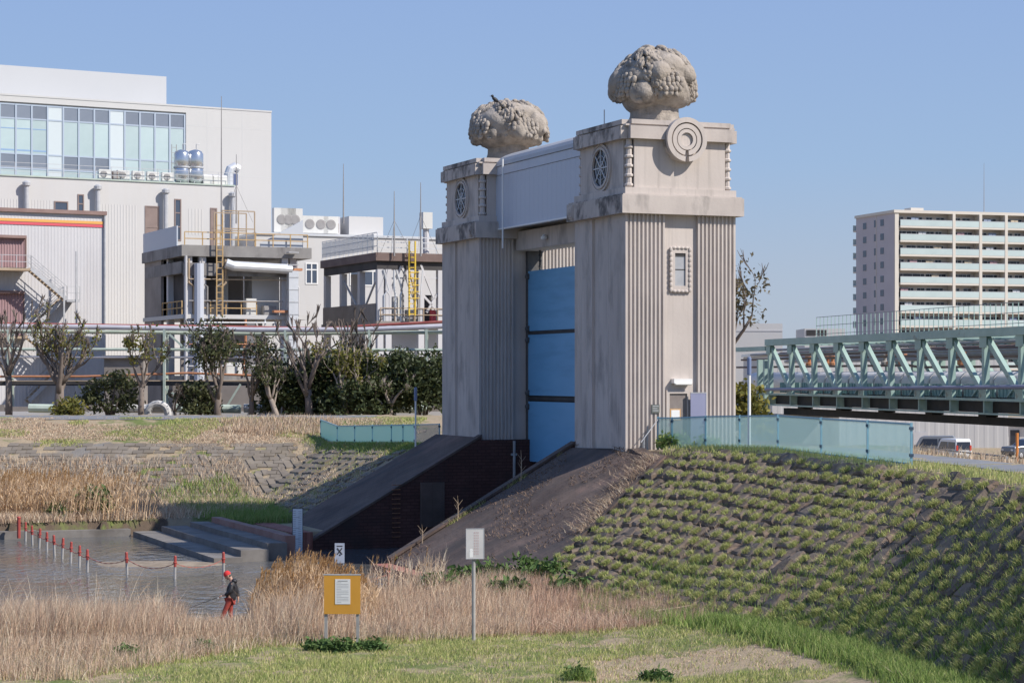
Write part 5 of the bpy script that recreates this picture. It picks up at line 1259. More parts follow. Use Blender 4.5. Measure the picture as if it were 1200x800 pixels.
for px, yt, Y, lab in ((487,455,106.0,'thin white pole with blue tag at the turquoise fence'),(878,420,79.6,'thin white pole with blue top behind the translucent fence')):
    X_ = (px-CX)*Y/F; z_ = gz(X_,Y); h_ = HC-(yt-HY)*Y/F-z_
    po = thing('marker_pole', lab, 'pole', (X_,Y,z_)); b = MB(); b.tube([(0,0,-.3),(0,0,h_)], .045 if px < 600 else .06, 8); b.build('shaft', M['white'], po)
    b = MB(); b.lathe([(.075,h_-.62),(.08,h_-.6),(.08,h_+.02),(.05,h_+.06)], n=10); b.build('sleeve', mat('slate blue sleeve',(.17,.22,.36),None,rough=.5), po)
gr_ = thing('guard_rail', 'thin low rail beside the levee road, sloping towards the parked car', 'railing', at(1072,522,100))
p1_ = at(1180,535,78)-at(1072,522,100)
b = MB(); b.tube([(0,0,0), p1_*.5-Vector((0,0,.03)), p1_], .04, 6); b.build('rail', M['fan_grey'], gr_)
for k in range(6): b = MB(); q_ = p1_*(k/5); b.bar(q_-Vector((0,0,1.2)), q_, .07, .07); b.build('post', M['steel_grey'], gr_)

# ---- boards, gauges and posts at the water
M['sign_orange'] = mat('orange board paint', (.62,.30,.035), (.66,.33,.05), (1.2,1.2,1.2), rough=.55, dirt=(.52,.24,.04), dscale=(2,2,.5), damt=.4)
M['sign_white'] = mat('weathered white board', (.50,.49,.49), (.57,.56,.56), (3,3,3), rough=.5)
M['ink'] = mat('faded grey ink', (.36,.36,.37), None, rough=.7)
M['ink_red'] = mat('faded red ink', (.46,.33,.33), None, rough=.7)
ob = onz(401.5,756,.88); os_ = thing('notice_board', 'orange notice board with a white sheet, on two white posts', 'sign', ob, R(-2))
for x_ in (-.44,.40):
    b = MB(); b.box(x_-.04,-.03,-.3,x_+.04,.03,.95); b.build('post', M['post_white'], os_)
b = MB(); b.box(-.485,-.06,.84,.475,-.032,1.86); bd = b.build('board', M['sign_orange'], os_)
b = MB(); b.box(-.50,-.065,1.862,.49,-.02,1.89); b.build('top_strip', M['steel_grey'], bd)
b = MB(); b.box(-.19,-.068,1.10,.21,-.061,1.76); sh_ = b.build('sheet', M['white'], bd)
b = MB()
for k in range(13): w_ = .15 if k % 4 else .06; b.box(-.15,-.071,1.15+k*.043,-.15+w_*2.1,-.069,1.157+k*.043)
b.box(-.12,-.071,1.70,.14,-.069,1.725)
tag(b.build('print_lines', M['ink'], sh_), kind='stuff')
wb = onz(555,753,.88); ws = thing('white_sign', 'small white sign on a tall thin white pole in the dry grass', 'sign', wb, R(8))
b = MB(); b.tube([(0,0,-.3),(0,0,3.0)], .05, 10); b.build('pole', M['post_white'], ws)
b = MB(); b.box(-.20,-.085,2.26,.26,-.055,3.04); bd = b.build('board', M['sign_white'], ws)
b = MB(); b.box(-.215,-.09,2.245,.275,-.05,2.26); b.box(-.215,-.09,3.04,.275,-.05,3.055); b.box(-.215,-.09,2.2605,-.20,-.05,3.0395); b.box(.26,-.09,2.2605,.275,-.05,3.0395); b.build('frame', M['steel_grey'], bd)
b = MB()
for x_ in (.0,.05,.10): 
    for k in range(9): b.box(x_,-.0885,2.36+k*.07,x_+.02,-.0855,2.36+k*.07+.045)
tag(b.build('print_lines', M['ink_red'], bd), kind='stuff')
b = MB(); b.box(-.12,-.0885,2.29,-.03,-.0855,2.44); b.lathe([(.045,0),(.045,.003)], (-.075,-.0885,2.48), 12, axis='y'); b.build('patch', M['white'], bd)
for z_ in (2.45,2.85): b = MB(); b.box(-.07,-.06,z_,.07,.055,z_+.03); b.build('bracket', M['steel_grey'], ws)

gb = xyz(-9.1,15.85,.0); gs = thing('water_gauge', 'tall white water gauge board with dark graduations at the corner of the shaded channel wall', 'gauge', gb, R(6))
b = MB(); b.box(-.22,.0,-1,.22,.06,1.92); b.build('board', mat('pale gauge white',(.76,.78,.80),(.80,.82,.84),(3,3,3),rough=.4), gs)
b = MB(); b.box(-.245,.06,-1,-.20,.12,1.95); b.box(.20,.06,-1,.245,.12,1.95); b.box(-.20,.061,-1,.20,.1,1.94); b.build('back_frame', M['black_steel'], gs)
b = MB()
for k in range(19): w_ = .30 if k % 5 == 0 else .13; b.box(-.21,-.012,.06+k*.098,-.21+w_,-.002,.078+k*.098)
for k in range(18): b.box(.03,-.012,.10+k*.1,.17,-.002,.115+k*.1)
tag(b.build('graduation', M['ink'], gs), kind='stuff')
g2 = onz(398,668,.0); g2.x += .0; ms2 = thing('marker_board', 'small pale board with black figures before the dark channel wall', 'sign', g2, R(5))
b = MB(); b.box(-.2,0,.30,.2,.03,1.12); bd = b.build('board', mat('dull pale blue board',(.34,.38,.46),(.42,.46,.54),(4,4,4),rough=.5), ms2)
b = MB()
for (xa_,za_,xb_,zb2) in ((-.12,.98,.12,1.02),(-.02,.60,.04,.66)): b.box(xa_,-.006,za_,xb_,-.001,zb2)
b.bar((-.1,-.004,.66),(.1,-.004,.92),.05,.006,up=(0,1,0)); b.bar((-.1,-.009,.92),(.1,-.009,.66),.05,.006,up=(0,1,0))
b.build('figure', M['black_steel'], bd)
for x_ in (-.16,.16): b = MB(); b.tube([(x_,.05,-1),(x_,.05,1.05)], .025, 6); b.build('leg', M['steel_grey'], ms2)

bp = [(30,633.5),(38,638),(46,642),(55,646.5),(64,650.5),(73,654.5),(83,659.5),(93,664.5),(102.5,669.5),(149,673),(205,678),(262,673)]
bl_txt = {0:'farthest of the diagonal row, next to the kerb',8:'nearest of the diagonal row, where the chain turns',9:'alone beside the left end of the mud bank',10:'in front of the right end of the mud bank',11:'in the tower shade behind the person'}
ordn = ['','second','third','fourth','fifth','sixth','seventh','eighth']
def barrier_parts(root, h_):
    b = MB(); b.tube([(0,0,-1.0),(0,0,h_*.52)], .052, 8); b.build('shaft', M['post_white'], root)
    b = MB(); b.tube([(0,0,h_*.52),(0,0,h_-.04),(0,0,h_)], [.058,.058,.035], 8); cp = b.build('red_top', M['red_paint'], root)
    b = MB(); b.lathe([(.06,h_*.66),(.078,h_*.68),(.078,h_*.72),(.06,h_*.74)], n=10, cap=False); b.build('collar', M['red_paint'], cp)
first = None; pos = []
for i, (px, py) in enumerate(bp):
    p = onz(px, py, 0.0); pos.append(p)
    lab = 'red topped post in the water, '+(bl_txt[i] if i in bl_txt else ordn[i]+' from the kerb in the diagonal row')
    if first is None:
        first = thing('barrier_post', lab, 'post', p, 0, 'red topped posts standing in the water'); barrier_parts(first, .92)
    else:
        c_ = copy_tree(first); c_.location = p; c_['label'] = lab
        c_.rotation_euler = (R(rw.uniform(-2.5,2.5)), R(rw.uniform(-2.5,2.5)), rw.uniform(0,6))
kp = thing('red_post', 'all red short post on the far kerb below the reeds', 'post', onz(22,623,.4)); b = MB(); b.tube([(0,0,-.3),(0,0,.66)], .085, 8); b.build('shaft', M['red_paint'], kp)
b = MB(); b.lathe([(.1,.66),(.11,.69),(.06,.76)], n=10); b.build('cap', M['red_paint'], kp)
mc = mat('rusty red chain', (.30,.09,.07), (.40,.14,.11), (5,5,5), rough=.7)
for i in range(len(pos)-1):
    a, c = pos[i]+Vector((0,0,.62)), pos[i+1]+Vector((0,0,.62)); L_ = (c-a).length; sag = .10*L_ if i > 7 else .10
    b = MB(); n_ = max(8, int(L_/.16)); prev = None
    for k in range(n_):
        t0, t1 = k/n_, (k+1)/n_
        q0 = a+(c-a)*t0-Vector((0,0,sag*4*t0*(1-t0))); q1 = a+(c-a)*t1-Vector((0,0,sag*4*t1*(1-t1))); b.bar(q0, q1, (.034 if k % 2 else .016), (.016 if k % 2 else .034))
    lab = 'rusty sagging chain linking '+(('two neighbouring posts of the diagonal row, pair %s from the kerb' % (['first']+ordn[1:])[i]) if i < 8 else {8:'the diagonal row to the lone post by the mud',9:'the two posts on either side of the mud',10:'the last sunlit post to the post in shade'}[i])
    o = b.build('chain', mc); tag(o, lab, 'chain', 'chains between the water posts')
ca_ = onz(455,688,0.1); cc = thing('chain_stake', 'short red stake with chain at the apron corner by the water', 'post', ca_)
b = MB(); b.tube([(0,0,-1),(0,0,.55)], .05, 8); b.build('shaft', M['red_paint'], cc)
b = MB(); b.ell((0,0,.58), (.09,.09,.07), nu=8, nv=5); b.build('knob', M['red_paint'], cc)
b = MB(); q0 = Vector((0,0,.5)); q1 = Vector((-2.2,-.6,.15))
for k in range(14):
    t0, t1 = k/14, (k+1)/14; s0 = q0+(q1-q0)*t0-Vector((0,0,.5*t0*(1-t0))); s1 = q0+(q1-q0)*t1-Vector((0,0,.5*t1*(1-t1))); b.bar(s0, s1, .06 if k % 2 else .025, .025 if k % 2 else .06)
tag(b.build('chain', mc, cc), kind='stuff')
# ------------------------------------------------------------------ block facing of the near levee
M['block'] = [mat('weathered facing block '+str(i), c1, c2, (2,2,2), rough=.95, bump=.6, bdist=.04, bscale=(9,9,9), objvar=.22, dirt=(.045,.04,.035), dscale=(1.3,1.3,1.3), dlo=.5, dhi=.7, damt=.7) for i, (c1, c2) in enumerate((((.155,.115,.085),(.25,.195,.15)),((.16,.11,.078),(.245,.18,.135)),((.115,.09,.07),(.185,.15,.12))))]
revet = tag(MB().build('block_facing', M['block'][0]), kind='structure')      # parent of the blocks; its own sheet lies under them
def slope_pt(u0, s, v):
    pass
def facing(v, s):
    cu_, fu_ = float(crest_u(v)), float(foot_u(v)); u_ = fu_+(cu_-fu_)*s
    x, y = xy(u_, v); return u_, x, y
rb = random.Random(21)
bmesh_ = []
for i in range(7):
    q_ = MB(); a, c = .31+rb.uniform(-.03,.03), .27+rb.uniform(-.03,.03)
    h0, h1 = .12+rb.uniform(-.03,.03), .21+rb.uniform(-.03,.05)
    j = lambda: rb.uniform(-.035,.035)
    base = [(-a,-c,-.12),(a,-c,-.12),(a,c,-.12),(-a,c,-.12)]
    mid = [(-a+j(),-c+j(),h0*.5),(a+j(),-c+j(),h0*.5),(a+j(),c+j(),h1*.6),(-a+j(),c+j(),h1*.6)]
    top = [(-a*.7+j(),-c*.7+j(),h0),(a*.7+j(),-c*.7+j(),h0+j()),(a*.7+j(),c*.7+j(),h1+j()),(-a*.7+j(),c*.7+j(),h1)]
    q_.add(base+mid+top, [(0,1,5,4),(1,2,6,5),(2,3,7,6),(3,0,4,7),(4,5,9,8),(5,6,10,9),(6,7,11,10),(7,4,8,11),(8,9,10,11)])
    bmesh_.append(q_.mesh('block', M['block'][i % 3]))
cand = []
for r_ in range(14):
    s_ = .05+r_*.068
    n_ = 0
    for k in range(52):
        v_ = -1.6-k*.90+.02*r_+rb.uniform(-.07,.07); s2 = s_+rb.uniform(-.012,.012)
        u_, x_, y_ = facing(v_, s2)
        vb_ = float(np.interp(u_, AE_U, AE_V))
        if v_ > vb_-.45: continue
        z_ = gz(x_, y_); px_ = CX+F*x_/y_; py_ = HY+(HC-z_)*F/y_
        cand.append((y_, x_, z_, u_, v_, s2, -30 < px_ < 1230 and py_ < 815))
cand.sort()
vis = [c for c in cand if c[6]]
parts = set(id(c) for c in vis[::max(1, len(vis)//300)][:300]); rest = MB()
tufts = []
for c in cand:
    y_, x_, z_, u_, v_, s2, ok = c
    # local frame: across the slope, up the slope, normal
    e = .3; up_u = Vector((CA, SA, 0)); X2, Y2 = x_+CA*e, y_+SA*e
    nz = (Vector((X2, Y2, gz(X2, Y2)))-Vector((x_, y_, z_))).normalized()
    side = Vector((-SA, CA, 0)); nrm = side.cross(nz).normalized(); nrm = nrm if nrm.z > 0 else -nrm
    side = nz.cross(nrm)
    rot = Matrix((side, nz, nrm)).transposed().to_4x4() @ Matrix.Rotation(rb.uniform(-.12,.12), 4, 'Z') @ Matrix.Rotation(-.24+rb.uniform(-.12,.12), 4, 'X')
    mw_ = Matrix.Translation((x_, y_, z_)) @ rot @ Matrix.Diagonal((rb.uniform(.82,1.08), rb.uniform(.82,1.08), rb.uniform(.8,1.25), 1))
    me_ = rb.choice(bmesh_)
    if id(c) in parts:
        o = link('block', me_, revet); o.matrix_local = mw_
    elif ok or True:
        rest.add([mw_ @ v.co for v in me_.vertices], [tuple(p.vertices) for p in me_.polygons])
    if rb.random() < .93: tufts.append((x_-CA*.02+side.x*.0, y_-SA*.02, z_+.05, nrm, nz, side, s2, v_))
tag(rest.build('block', M['block'][0], revet), kind='stuff')
# sheet under the blocks
us_ = MB()
vv_ = np.arange(-2, -46, -1.0)
for i in range(len(vv_)-1):
    for k in range(6):
        q4 = []
        for (v_, s_) in ((vv_[i],.05+k*.15),(vv_[i],.05+(k+1)*.15),(vv_[i+1],.05+(k+1)*.15),(vv_[i+1],.05+k*.15)):
            u_, x_, y_ = facing(float(v_), s_)
            q4.append((x_, y_, gz(x_, y_)+.012))
        if min(p_[0] for p_ in q4) > -9 and all(uv(p_[0],p_[1])[1] < np.interp(uv(p_[0],p_[1])[0], AE_U, AE_V)-.8 for p_ in q4): us_.face(q4)
tmp = us_.mesh('block_facing', mat('dark earth joint', (.035,.028,.022), (.07,.055,.042), (3,3,3), rough=1.0, bump=.5, bdist=.05)); revet.data = tmp

# ------------------------------------------------------------------ grass and reeds
def blades(P, H, Wd, lean, segs=2, up=None, curl=1.0):
    """P (n,3) roots, H heights, Wd widths, lean (n,2) tip offsets as a share of the height -> vertices, triangles"""
    n = len(P); P = np.asarray(P, float); H = np.asarray(H, float); Wd = np.broadcast_to(np.asarray(Wd, float), (n,))
    a = rng.uniform(0, np.pi, n); side = np.stack([np.cos(a), np.sin(a), np.zeros(n)], 1)
    U = np.array([0,0,1.0]) if up is None else up
    V = []; tris = []
    ts = np.linspace(0, 1, segs+1)
    per = segs*2+1
    for i, t in enumerate(ts[:-1]):
        c = P+U*(H*t)[:,None]; c[:, :2] += lean*(H*t**1.7*curl)[:,None]
        w = (Wd*(1-t*.75))[:,None]/2
        V += [c-side*w, c+side*w]
    c = P+U*H[:,None]*.97; c[:, :2] += lean*H[:,None]*curl; V.append(c)
    V = np.stack(V, 1).reshape(-1, 3)
    T = []
    for i in range(segs-1): T += [(2*i,2*i+1,2*i+3),(2*i,2*i+3,2*i+2)]
    k = 2*(segs-1); T.append((k,k+1,k+2))
    T = (np.arange(n)[:,None,None]*per+np.array(T)[None]).reshape(-1, 3)
    return V, T
def merge(L):
    V = []; T = []; o = 0
    for v, t in L: V.append(v); T.append(t+o); o += len(v)
    return np.concatenate(V), np.concatenate(T)
G = {}
G['lawn'] = leaf_mat('lawn blades', [(.16,.21,.055),(.25,.29,.09),(.33,.34,.13),(.46,.41,.21),(.20,.26,.07)], gain=1.42)
G['tuft'] = leaf_mat('tuft blades', [(.19,.235,.07),(.28,.31,.11),(.37,.37,.15),(.24,.28,.09),(.46,.39,.21)], gain=1.42)
G['green'] = leaf_mat('rank green grass', [(.13,.21,.045),(.19,.28,.07),(.25,.33,.10),(.31,.33,.13),(.15,.235,.055)], gain=1.18)
G['straw'] = leaf_mat('dead grass stems', [(.42,.31,.215),(.58,.46,.34),(.36,.255,.18),(.66,.55,.42),(.20,.135,.09),(.50,.375,.27)], .25, gain=1.32)
G['straw_red'] = leaf_mat('reddish dead stems', [(.40,.26,.19),(.54,.38,.28),(.33,.205,.15),(.18,.11,.08),(.60,.46,.35)], .25, gain=1.3)
G['reed'] = leaf_mat('golden reed stems', [(.50,.35,.215),(.62,.46,.30),(.40,.275,.165),(.70,.56,.39)], .25, gain=1.15)
G['plume'] = leaf_mat('reed plumes', [(.42,.25,.11),(.54,.35,.17),(.36,.21,.10)], .25)
G['dark_leaf'] = leaf_mat('dark evergreen leaves', [(.03,.042,.017),(.05,.068,.027),(.08,.095,.036),(.04,.055,.022)], .2, .5)
G['mid_leaf'] = leaf_mat('dusty green leaves', [(.045,.058,.024),(.075,.09,.038),(.11,.115,.05),(.05,.06,.03)], .25)
G['yellow_leaf'] = leaf_mat('yellow green leaves', [(.12,.13,.03),(.20,.20,.05),(.26,.23,.06),(.08,.10,.03)], .3)
G['weed'] = leaf_mat('broad weed leaves', [(.055,.11,.03),(.09,.155,.045),(.13,.20,.065)], .25)
G['brown_leaf'] = leaf_mat('olive brown leaves', [(.12,.10,.06),(.18,.15,.09),(.09,.085,.05)], .3)

def scatter(n, x0, x1, y0, y1, keep=None):
    X = rng.uniform(x0, x1, n); Y = rng.uniform(y0, y1, n)
    if keep is not None: k = keep(X, Y); X, Y = X[k], Y[k]
    return X, Y
def vnoise(X, Y, sc, seed=0):
    """cheap smooth value noise"""
    r = np.random.default_rng(seed); g = r.random((64, 64)); x = X*sc+100; y = Y*sc+100
    xi = np.floor(x).astype(int); yi = np.floor(y).astype(int); fx = x-xi; fy = y-yi; fx = fx*fx*(3-2*fx); fy = fy*fy*(3-2*fy)
    q = lambda a, b: g[(xi+a) % 64, (yi+b) % 64]
    return (q(0,0)*(1-fx)+q(1,0)*fx)*(1-fy)+(q(0,1)*(1-fx)+q(1,1)*fx)*fy
def inview(X, Y, m=40):
    px = CX+F*X/Y; return (px > -m) & (px < 1200+m)
def grass_obj(name, X, Y, h0, h1, w, lean, mat_, segs=2, wind=(.1,0), kind='stuff', hmod=None, z=None):
    Z = terr(X, Y) if z is None else z
    H = rng.uniform(h0, h1, len(X)); H = H*(hmod if hmod is not None else 1)
    ln = rng.normal(0, lean, (len(X), 2))+np.array(wind)
    v, t = blades(np.stack([X, Y, Z-.02], 1), H, w, ln, segs)
    return np_mesh(name, v, t, mat_, kind=kind)
def frontz(X, Y):
    u, v = uv(X, Y); return (v < 4) & (u < foot_u(v)+.6)
# the lawn strip nearest to us
pathf = lambda X, Y: (np.abs(Y-51.0+.03*X) < 1.5+.6*vnoise(X, Y, .5, 3)) & (X > 2.0) & (X < 8.6)
def lawn_keep(X, Y): return inview(X, Y) & frontz(X, Y) & (rng.random(len(X)) < np.where(pathf(X, Y), .10, np.clip(.30+1.1*(vnoise(X, Y, .45, 1)-.25), .10, 1)*np.where(CX+F*X/Y > 40+90*vnoise(X, Y, .5, 17), 1, .35)))
X, Y = scatter(170000, -15, 11.5, 47.2, 57.8, lawn_keep)
grass_obj('lawn_grass', X, Y, .05, .15, .022, .35, G['lawn'], 2, hmod=.6+.9*vnoise(X, Y, .6, 2))
X, Y = scatter(60000, -15, 11.5, 47.2, 57.8, lambda X, Y: inview(X, Y) & frontz(X, Y) & (rng.random(len(X)) < np.where(pathf(X, Y), .9, .22+.5*(vnoise(X, Y, .35, 14) > .5))))
grass_obj('dry_lawn_grass', X, Y, .03, .09, .02, .6, G['straw'], 2)
# ranker grass along the foot of the levee at the right
def foot_keep(X, Y):
    u, v = uv(X, Y); f = foot_u(v); return inview(X, Y) & (v < -16) & (u > f-1.6) & (u < f+1.2+1.4*vnoise(X, Y, .8, 5)+np.clip((-26-v)*.18, 0, 2.0)) & (rng.random(len(X)) < .2+.9*vnoise(X, Y, .5, 4))
X, Y = scatter(110000, 2, 13.5, 44, 72, foot_keep)
grass_obj('bank_grass', X, Y, .14, .42, .03, .3, G['green'], 2)
def foot2(X, Y):
    u, v = uv(X, Y); f = foot_u(v); return inview(X, Y) & (v < -22) & (u > f-.5) & (u < f+4.0) & (vnoise(X, Y, .55, 9) > .62)
X, Y = scatter(26000, 2, 12.5, 45, 64, foot2); grass_obj('bank_grass', X, Y, .12, .34, .028, .3, G['green'], 2)
# dense green growth over the lowest part of the block slope
def low_keep(X, Y):
    u, v = uv(X, Y); Z = terr(X, Y); px = CX+F*X/Y; py = HY+(HC-Z)*F/Y
    line = np.interp(px, [640,780,860,1000,1100,1230], [770,752,732,716,720,732])+26*(vnoise(X, Y, .8, 61)-.5)
    return (px > 700) & (px < 1240) & (v < -14) & (u > foot_u(v)-1.2) & (u < crest_u(v)-.6) & (py > line) & (rng.random(len(X)) < .55+.8*vnoise(X, Y, .9, 62))
X, Y = scatter(300000, 2, 14, 43, 66, low_keep); grass_obj('bank_grass', X, Y, .14, .42, .034, .35, G['green'], 2)
X, Y = scatter(24000, 2, 14, 43, 66, low_keep); grass_obj('dry_slope_grass', X, Y, .12, .36, .02, .5, G['straw'], 2)
# tufts on the block facing
PV = []
for (x_, y_, z_, nrm, nz, side, s2, v_) in tufts:
    den = float(vnoise(np.array([x_]), np.array([y_]), .28, 6)[0]); k = int((120+130*den+110*(s2 < .35)*den)*rb.uniform(.35,1.2))
    if y_ > 80: k = k//2
    o = np.clip(rng.normal(0, 1, (k, 2)), -1.7, 1.7); o[:,0] *= .105; o[:,1] *= .085
    base = np.array([x_, y_, z_])-np.array(nz)*(.08+.05*rng.random())-np.array(side)*(.05+.06*rng.random())+np.array(nrm)*.13
    PV.append(base+o[:, :1]*np.array(side)+o[:, 1:]*np.array(nz))
PV = np.concatenate(PV); PV[:,2] = np.maximum(PV[:,2], terr(PV[:,0], PV[:,1]))
v, t = blades(PV, rng.uniform(.05, .155, len(PV)), .024, rng.normal(0, .6, (len(PV), 2))+np.array([-.2,-.15]), 2)
np_mesh('block_tuft_grass', v, t, G['tuft'], kind='stuff')
def slope_mat(X, Y):
    u, v = uv(X, Y); s = (u-foot_u(v))/(crest_u(v)-foot_u(v)); vb = np.interp(u, AE_U, AE_V)
    return inview(X, Y) & (v < vb-.5) & (s > .02) & (s < .97) & (rng.random(len(X)) < .06+.9*np.clip((vnoise(X, Y, .5, 71)-.56)*2.2+(.30-s)*.9, 0, 1))
X, Y = scatter(120000, -3, 14, 43, 86, slope_mat); grass_obj('slope_mat_grass', X, Y, .05, .17, .024, .5, G['tuft'], 2)
def slope_dry(X, Y):
    u, v = uv(X, Y); s = (u-foot_u(v))/(crest_u(v)-foot_u(v)); return inview(X, Y) & (v < -3) & (s > .05) & (s < .95) & (vnoise(X, Y, .4, 12) > .66)
X, Y = scatter(22000, -2, 14, 45, 84, slope_dry); grass_obj('dry_slope_grass', X, Y, .12, .40, .018, .5, G['straw'], 2)
# ragged fringe along the near crest and fence
def crest_keep(X, Y):
    u, v = uv(X, Y); c = crest_u(v); return inview(X, Y) & (v < -1.8) & (u > c-.5) & (u < c+1.5) & (rng.random(len(X)) < .35+.8*vnoise(X, Y, .7, 8))
X, Y = scatter(60000, 5, 15, 44, 86, crest_keep); grass_obj('crest_grass', X, Y, .08, .26, .03, .35, G['tuft'], 2)
def cr2(X, Y):
    u, v = uv(X, Y); c = crest_u(v); return inview(X, Y) & (v < -12) & (u > c+4.3) & (u < c+8)
X, Y = scatter(30000, 8, 24, 44, 90, cr2); grass_obj('dry_verge_grass', X, Y, .15, .5, .03, .35, G['straw'], 2)

# the band of dead grass between lawn and water
ys_f = lambda X: np.interp(X, [-60,-30,-9,-6,-3,-.5], [62,63,67,70.5,77,80])
def band_keep(X, Y):
    u, v = uv(X, Y); d = ys_f(X)-Y
    edge = np.interp(CX+F*X/Y, [0,100,200,300,430,780], [48.6,49.6,52.2,54.8,56.6,57.2])+1.3*(vnoise(X, Y, .5, 20)-.5)
    return inview(X, Y) & (d > -.3) & (Y > edge) & (u < foot_u(v)-.2+1.2*vnoise(X, Y, .7, 23)) & (rng.random(len(X)) < .30+.8*vnoise(X, Y, .5, 21)) & (rng.random(len(X)) < .25+1.1*vnoise(X, Y, 2.2, 25)) & ~((X > -10.6) & (X < -8.2) & (Y > 62.3) & (rng.random(len(X)) < .93))
X, Y = scatter(270000, -17.5, 6.0, 48.2, 76, band_keep)
px_ = CX+F*X/Y
hm = np.where(X < -5.5, 1.0, .62)*(.45+.7*vnoise(X, Y, .6, 22)+.5*vnoise(X, Y, 1.9, 26))*np.where((px_ > 215) & (px_ < 292) & (Y > 57), .5, 1)*np.where(Y < 55.5, .45, 1)*np.where((px_ > 430) & (Y < 60), .8, 1)
red = (X > .5) & (rng.random(len(X)) < .8) | (rng.random(len(X)) < .25)
grass_obj('dead_grass', X[~red], Y[~red], .35, 1.05, .016, .24, G['straw'], 3, (.10,.0), hmod=hm[~red])
grass_obj('dead_grass', X[red], Y[red], .30, 1.0, .015, .16, G['straw_red'], 3, (.05,.0), hmod=hm[red])
# lying straw
X, Y = scatter(24000, -17, 5, 48.2, 75, band_keep)
grass_obj('fallen_straw', X, Y, .25, .5, .02, 1.3, G['straw'], 2, (.2,.1))
# a few bent tall stems standing clear of the band
X, Y = scatter(150, -16, -10.6, 59, 65); grass_obj('tall_stem', X, Y, 1.1, 2.0, .02, .28, G['straw'], 4, (.2,0))
# the tall golden reed bed beside the board
def reed_bed(n, xr, yr, h0, h1, plume_share, dens=None, wid=.022, nm='reed_bed', tone=None, wind=(.08,0), prof=None):
    X, Y = scatter(n, xr[0], xr[1], yr[0], yr[1], dens)
    Z = terr(X, Y); H = rng.uniform(h0, h1, len(X)); H = H*(np.interp(CX+F*X/Y, prof[0], prof[1]) if prof else 1); ln = rng.normal(0, .07, (len(X), 2))+np.array(wind)
    S = [blades(np.stack([X, Y, Z], 1), H, wid, ln, 3)]
    # blades along the stems
    k = 3; Xr = np.repeat(X, k); Yr = np.repeat(Y, k); Hr = np.repeat(H, k); lr = np.repeat(ln, k, 0); tt = rng.uniform(.15, .75, len(Xr))
    P_ = np.stack([Xr, Yr, np.repeat(Z, k)+Hr*tt], 1); P_[:, :2] += lr*(Hr*tt**1.7)[:,None]
    S.append(blades(P_, rng.uniform(.2, .5, len(Xr)), wid*1.3, rng.normal(0, .6, (len(Xr), 2)), 2))
    v, t = merge(S); np_mesh(nm, v, t, tone or G['reed'], kind='stuff')
    pk = rng.random(len(X)) < plume_share; Xp, Yp, Hp, lp, Zp = X[pk], Y[pk], H[pk], ln[pk], Z[pk]
    if len(Xp) == 0: return
    k = 16; Xr = np.repeat(Xp, k); Yr = np.repeat(Yp, k); tt = rng.uniform(.84, 1.02, len(Xr)); Hr = np.repeat(Hp, k)
    P_ = np.stack([Xr, Yr, np.repeat(Zp, k)+Hr*tt], 1); P_[:, :2] += np.repeat(lp, k, 0)*(Hr*tt**1.7)[:,None]
    v, t = blades(P_, rng.uniform(.07, .17, len(Xr)), .028, rng.normal(0, .30, (len(Xr), 2))+np.array([.35,0]), 2); np_mesh('reed_plume', v, t, G['plume'], kind='stuff')
def rd(X, Y):
    px = CX+F*X/Y; top = np.interp(px, [283,300,325,350,390,425], [.35,.7,1,1,.75,.35]); return (px > 297) & (px < 425) & (rng.random(len(X)) < top)
reed_bed(3000, (-9, -4.2), (61.5, 66.5), 1.25, 2.15, .30, rd, prof=([297,320,350,372,390,425],[.65,.86,1,.88,.72,.55]))
def rd2(X, Y): px = CX+F*X/Y; return (px > 292) & (px < 440)
reed_bed(1200, (-9, -4.0), (60.5, 64), .6, 1.2, .08, rd2, nm='short_reed_bed')
def rd3(X, Y): px = CX+F*X/Y; return (px > 425) & (px < 520)
reed_bed(260, (-5, -1.9), (66, 74), .9, 1.7, .1, rd3, nm='sparse_reed_bed', tone=G['straw'])
# reeds of the far bank
def farreed(X, Y):
    px = CX+F*X/Y; return (px > -30) & (px < 185) & (rng.random(len(X)) < np.interp(px, [0,70,115,160], [1,.9,.4,.06])*(.5+.8*vnoise(X, Y, .25, 31)))
reed_bed(9000, (-32, -18), (105.5, 116), 1.0, 2.2, .22, farreed, .04, 'far_reed_bed', G['reed'], (.12,0))
def fardry(X, Y):
    px = CX+F*X/Y; return (px > -30) & (px < 330)
X, Y = scatter(32000, -32, -13, 101, 122, lambda X, Y: fardry(X, Y) & (uv(X, Y)[1] > 28.4) & (uv(X, Y)[0] < -5) & (rng.random(len(X)) < .25+1.0*vnoise(X, Y, .2, 33))); grass_obj('far_dry_grass', X, Y, .15, .6, .045, .35, G['straw'], 2)
def kedge(X, Y):
    u, v = uv(X, Y); return (v > 28.3) & (v < 30.6) & (u < -13.5)
X, Y = scatter(60000, -34, -12, 98, 116, kedge); grass_obj('far_dry_grass', X, Y, .15, .6, .045, .4, G['straw'], 2)
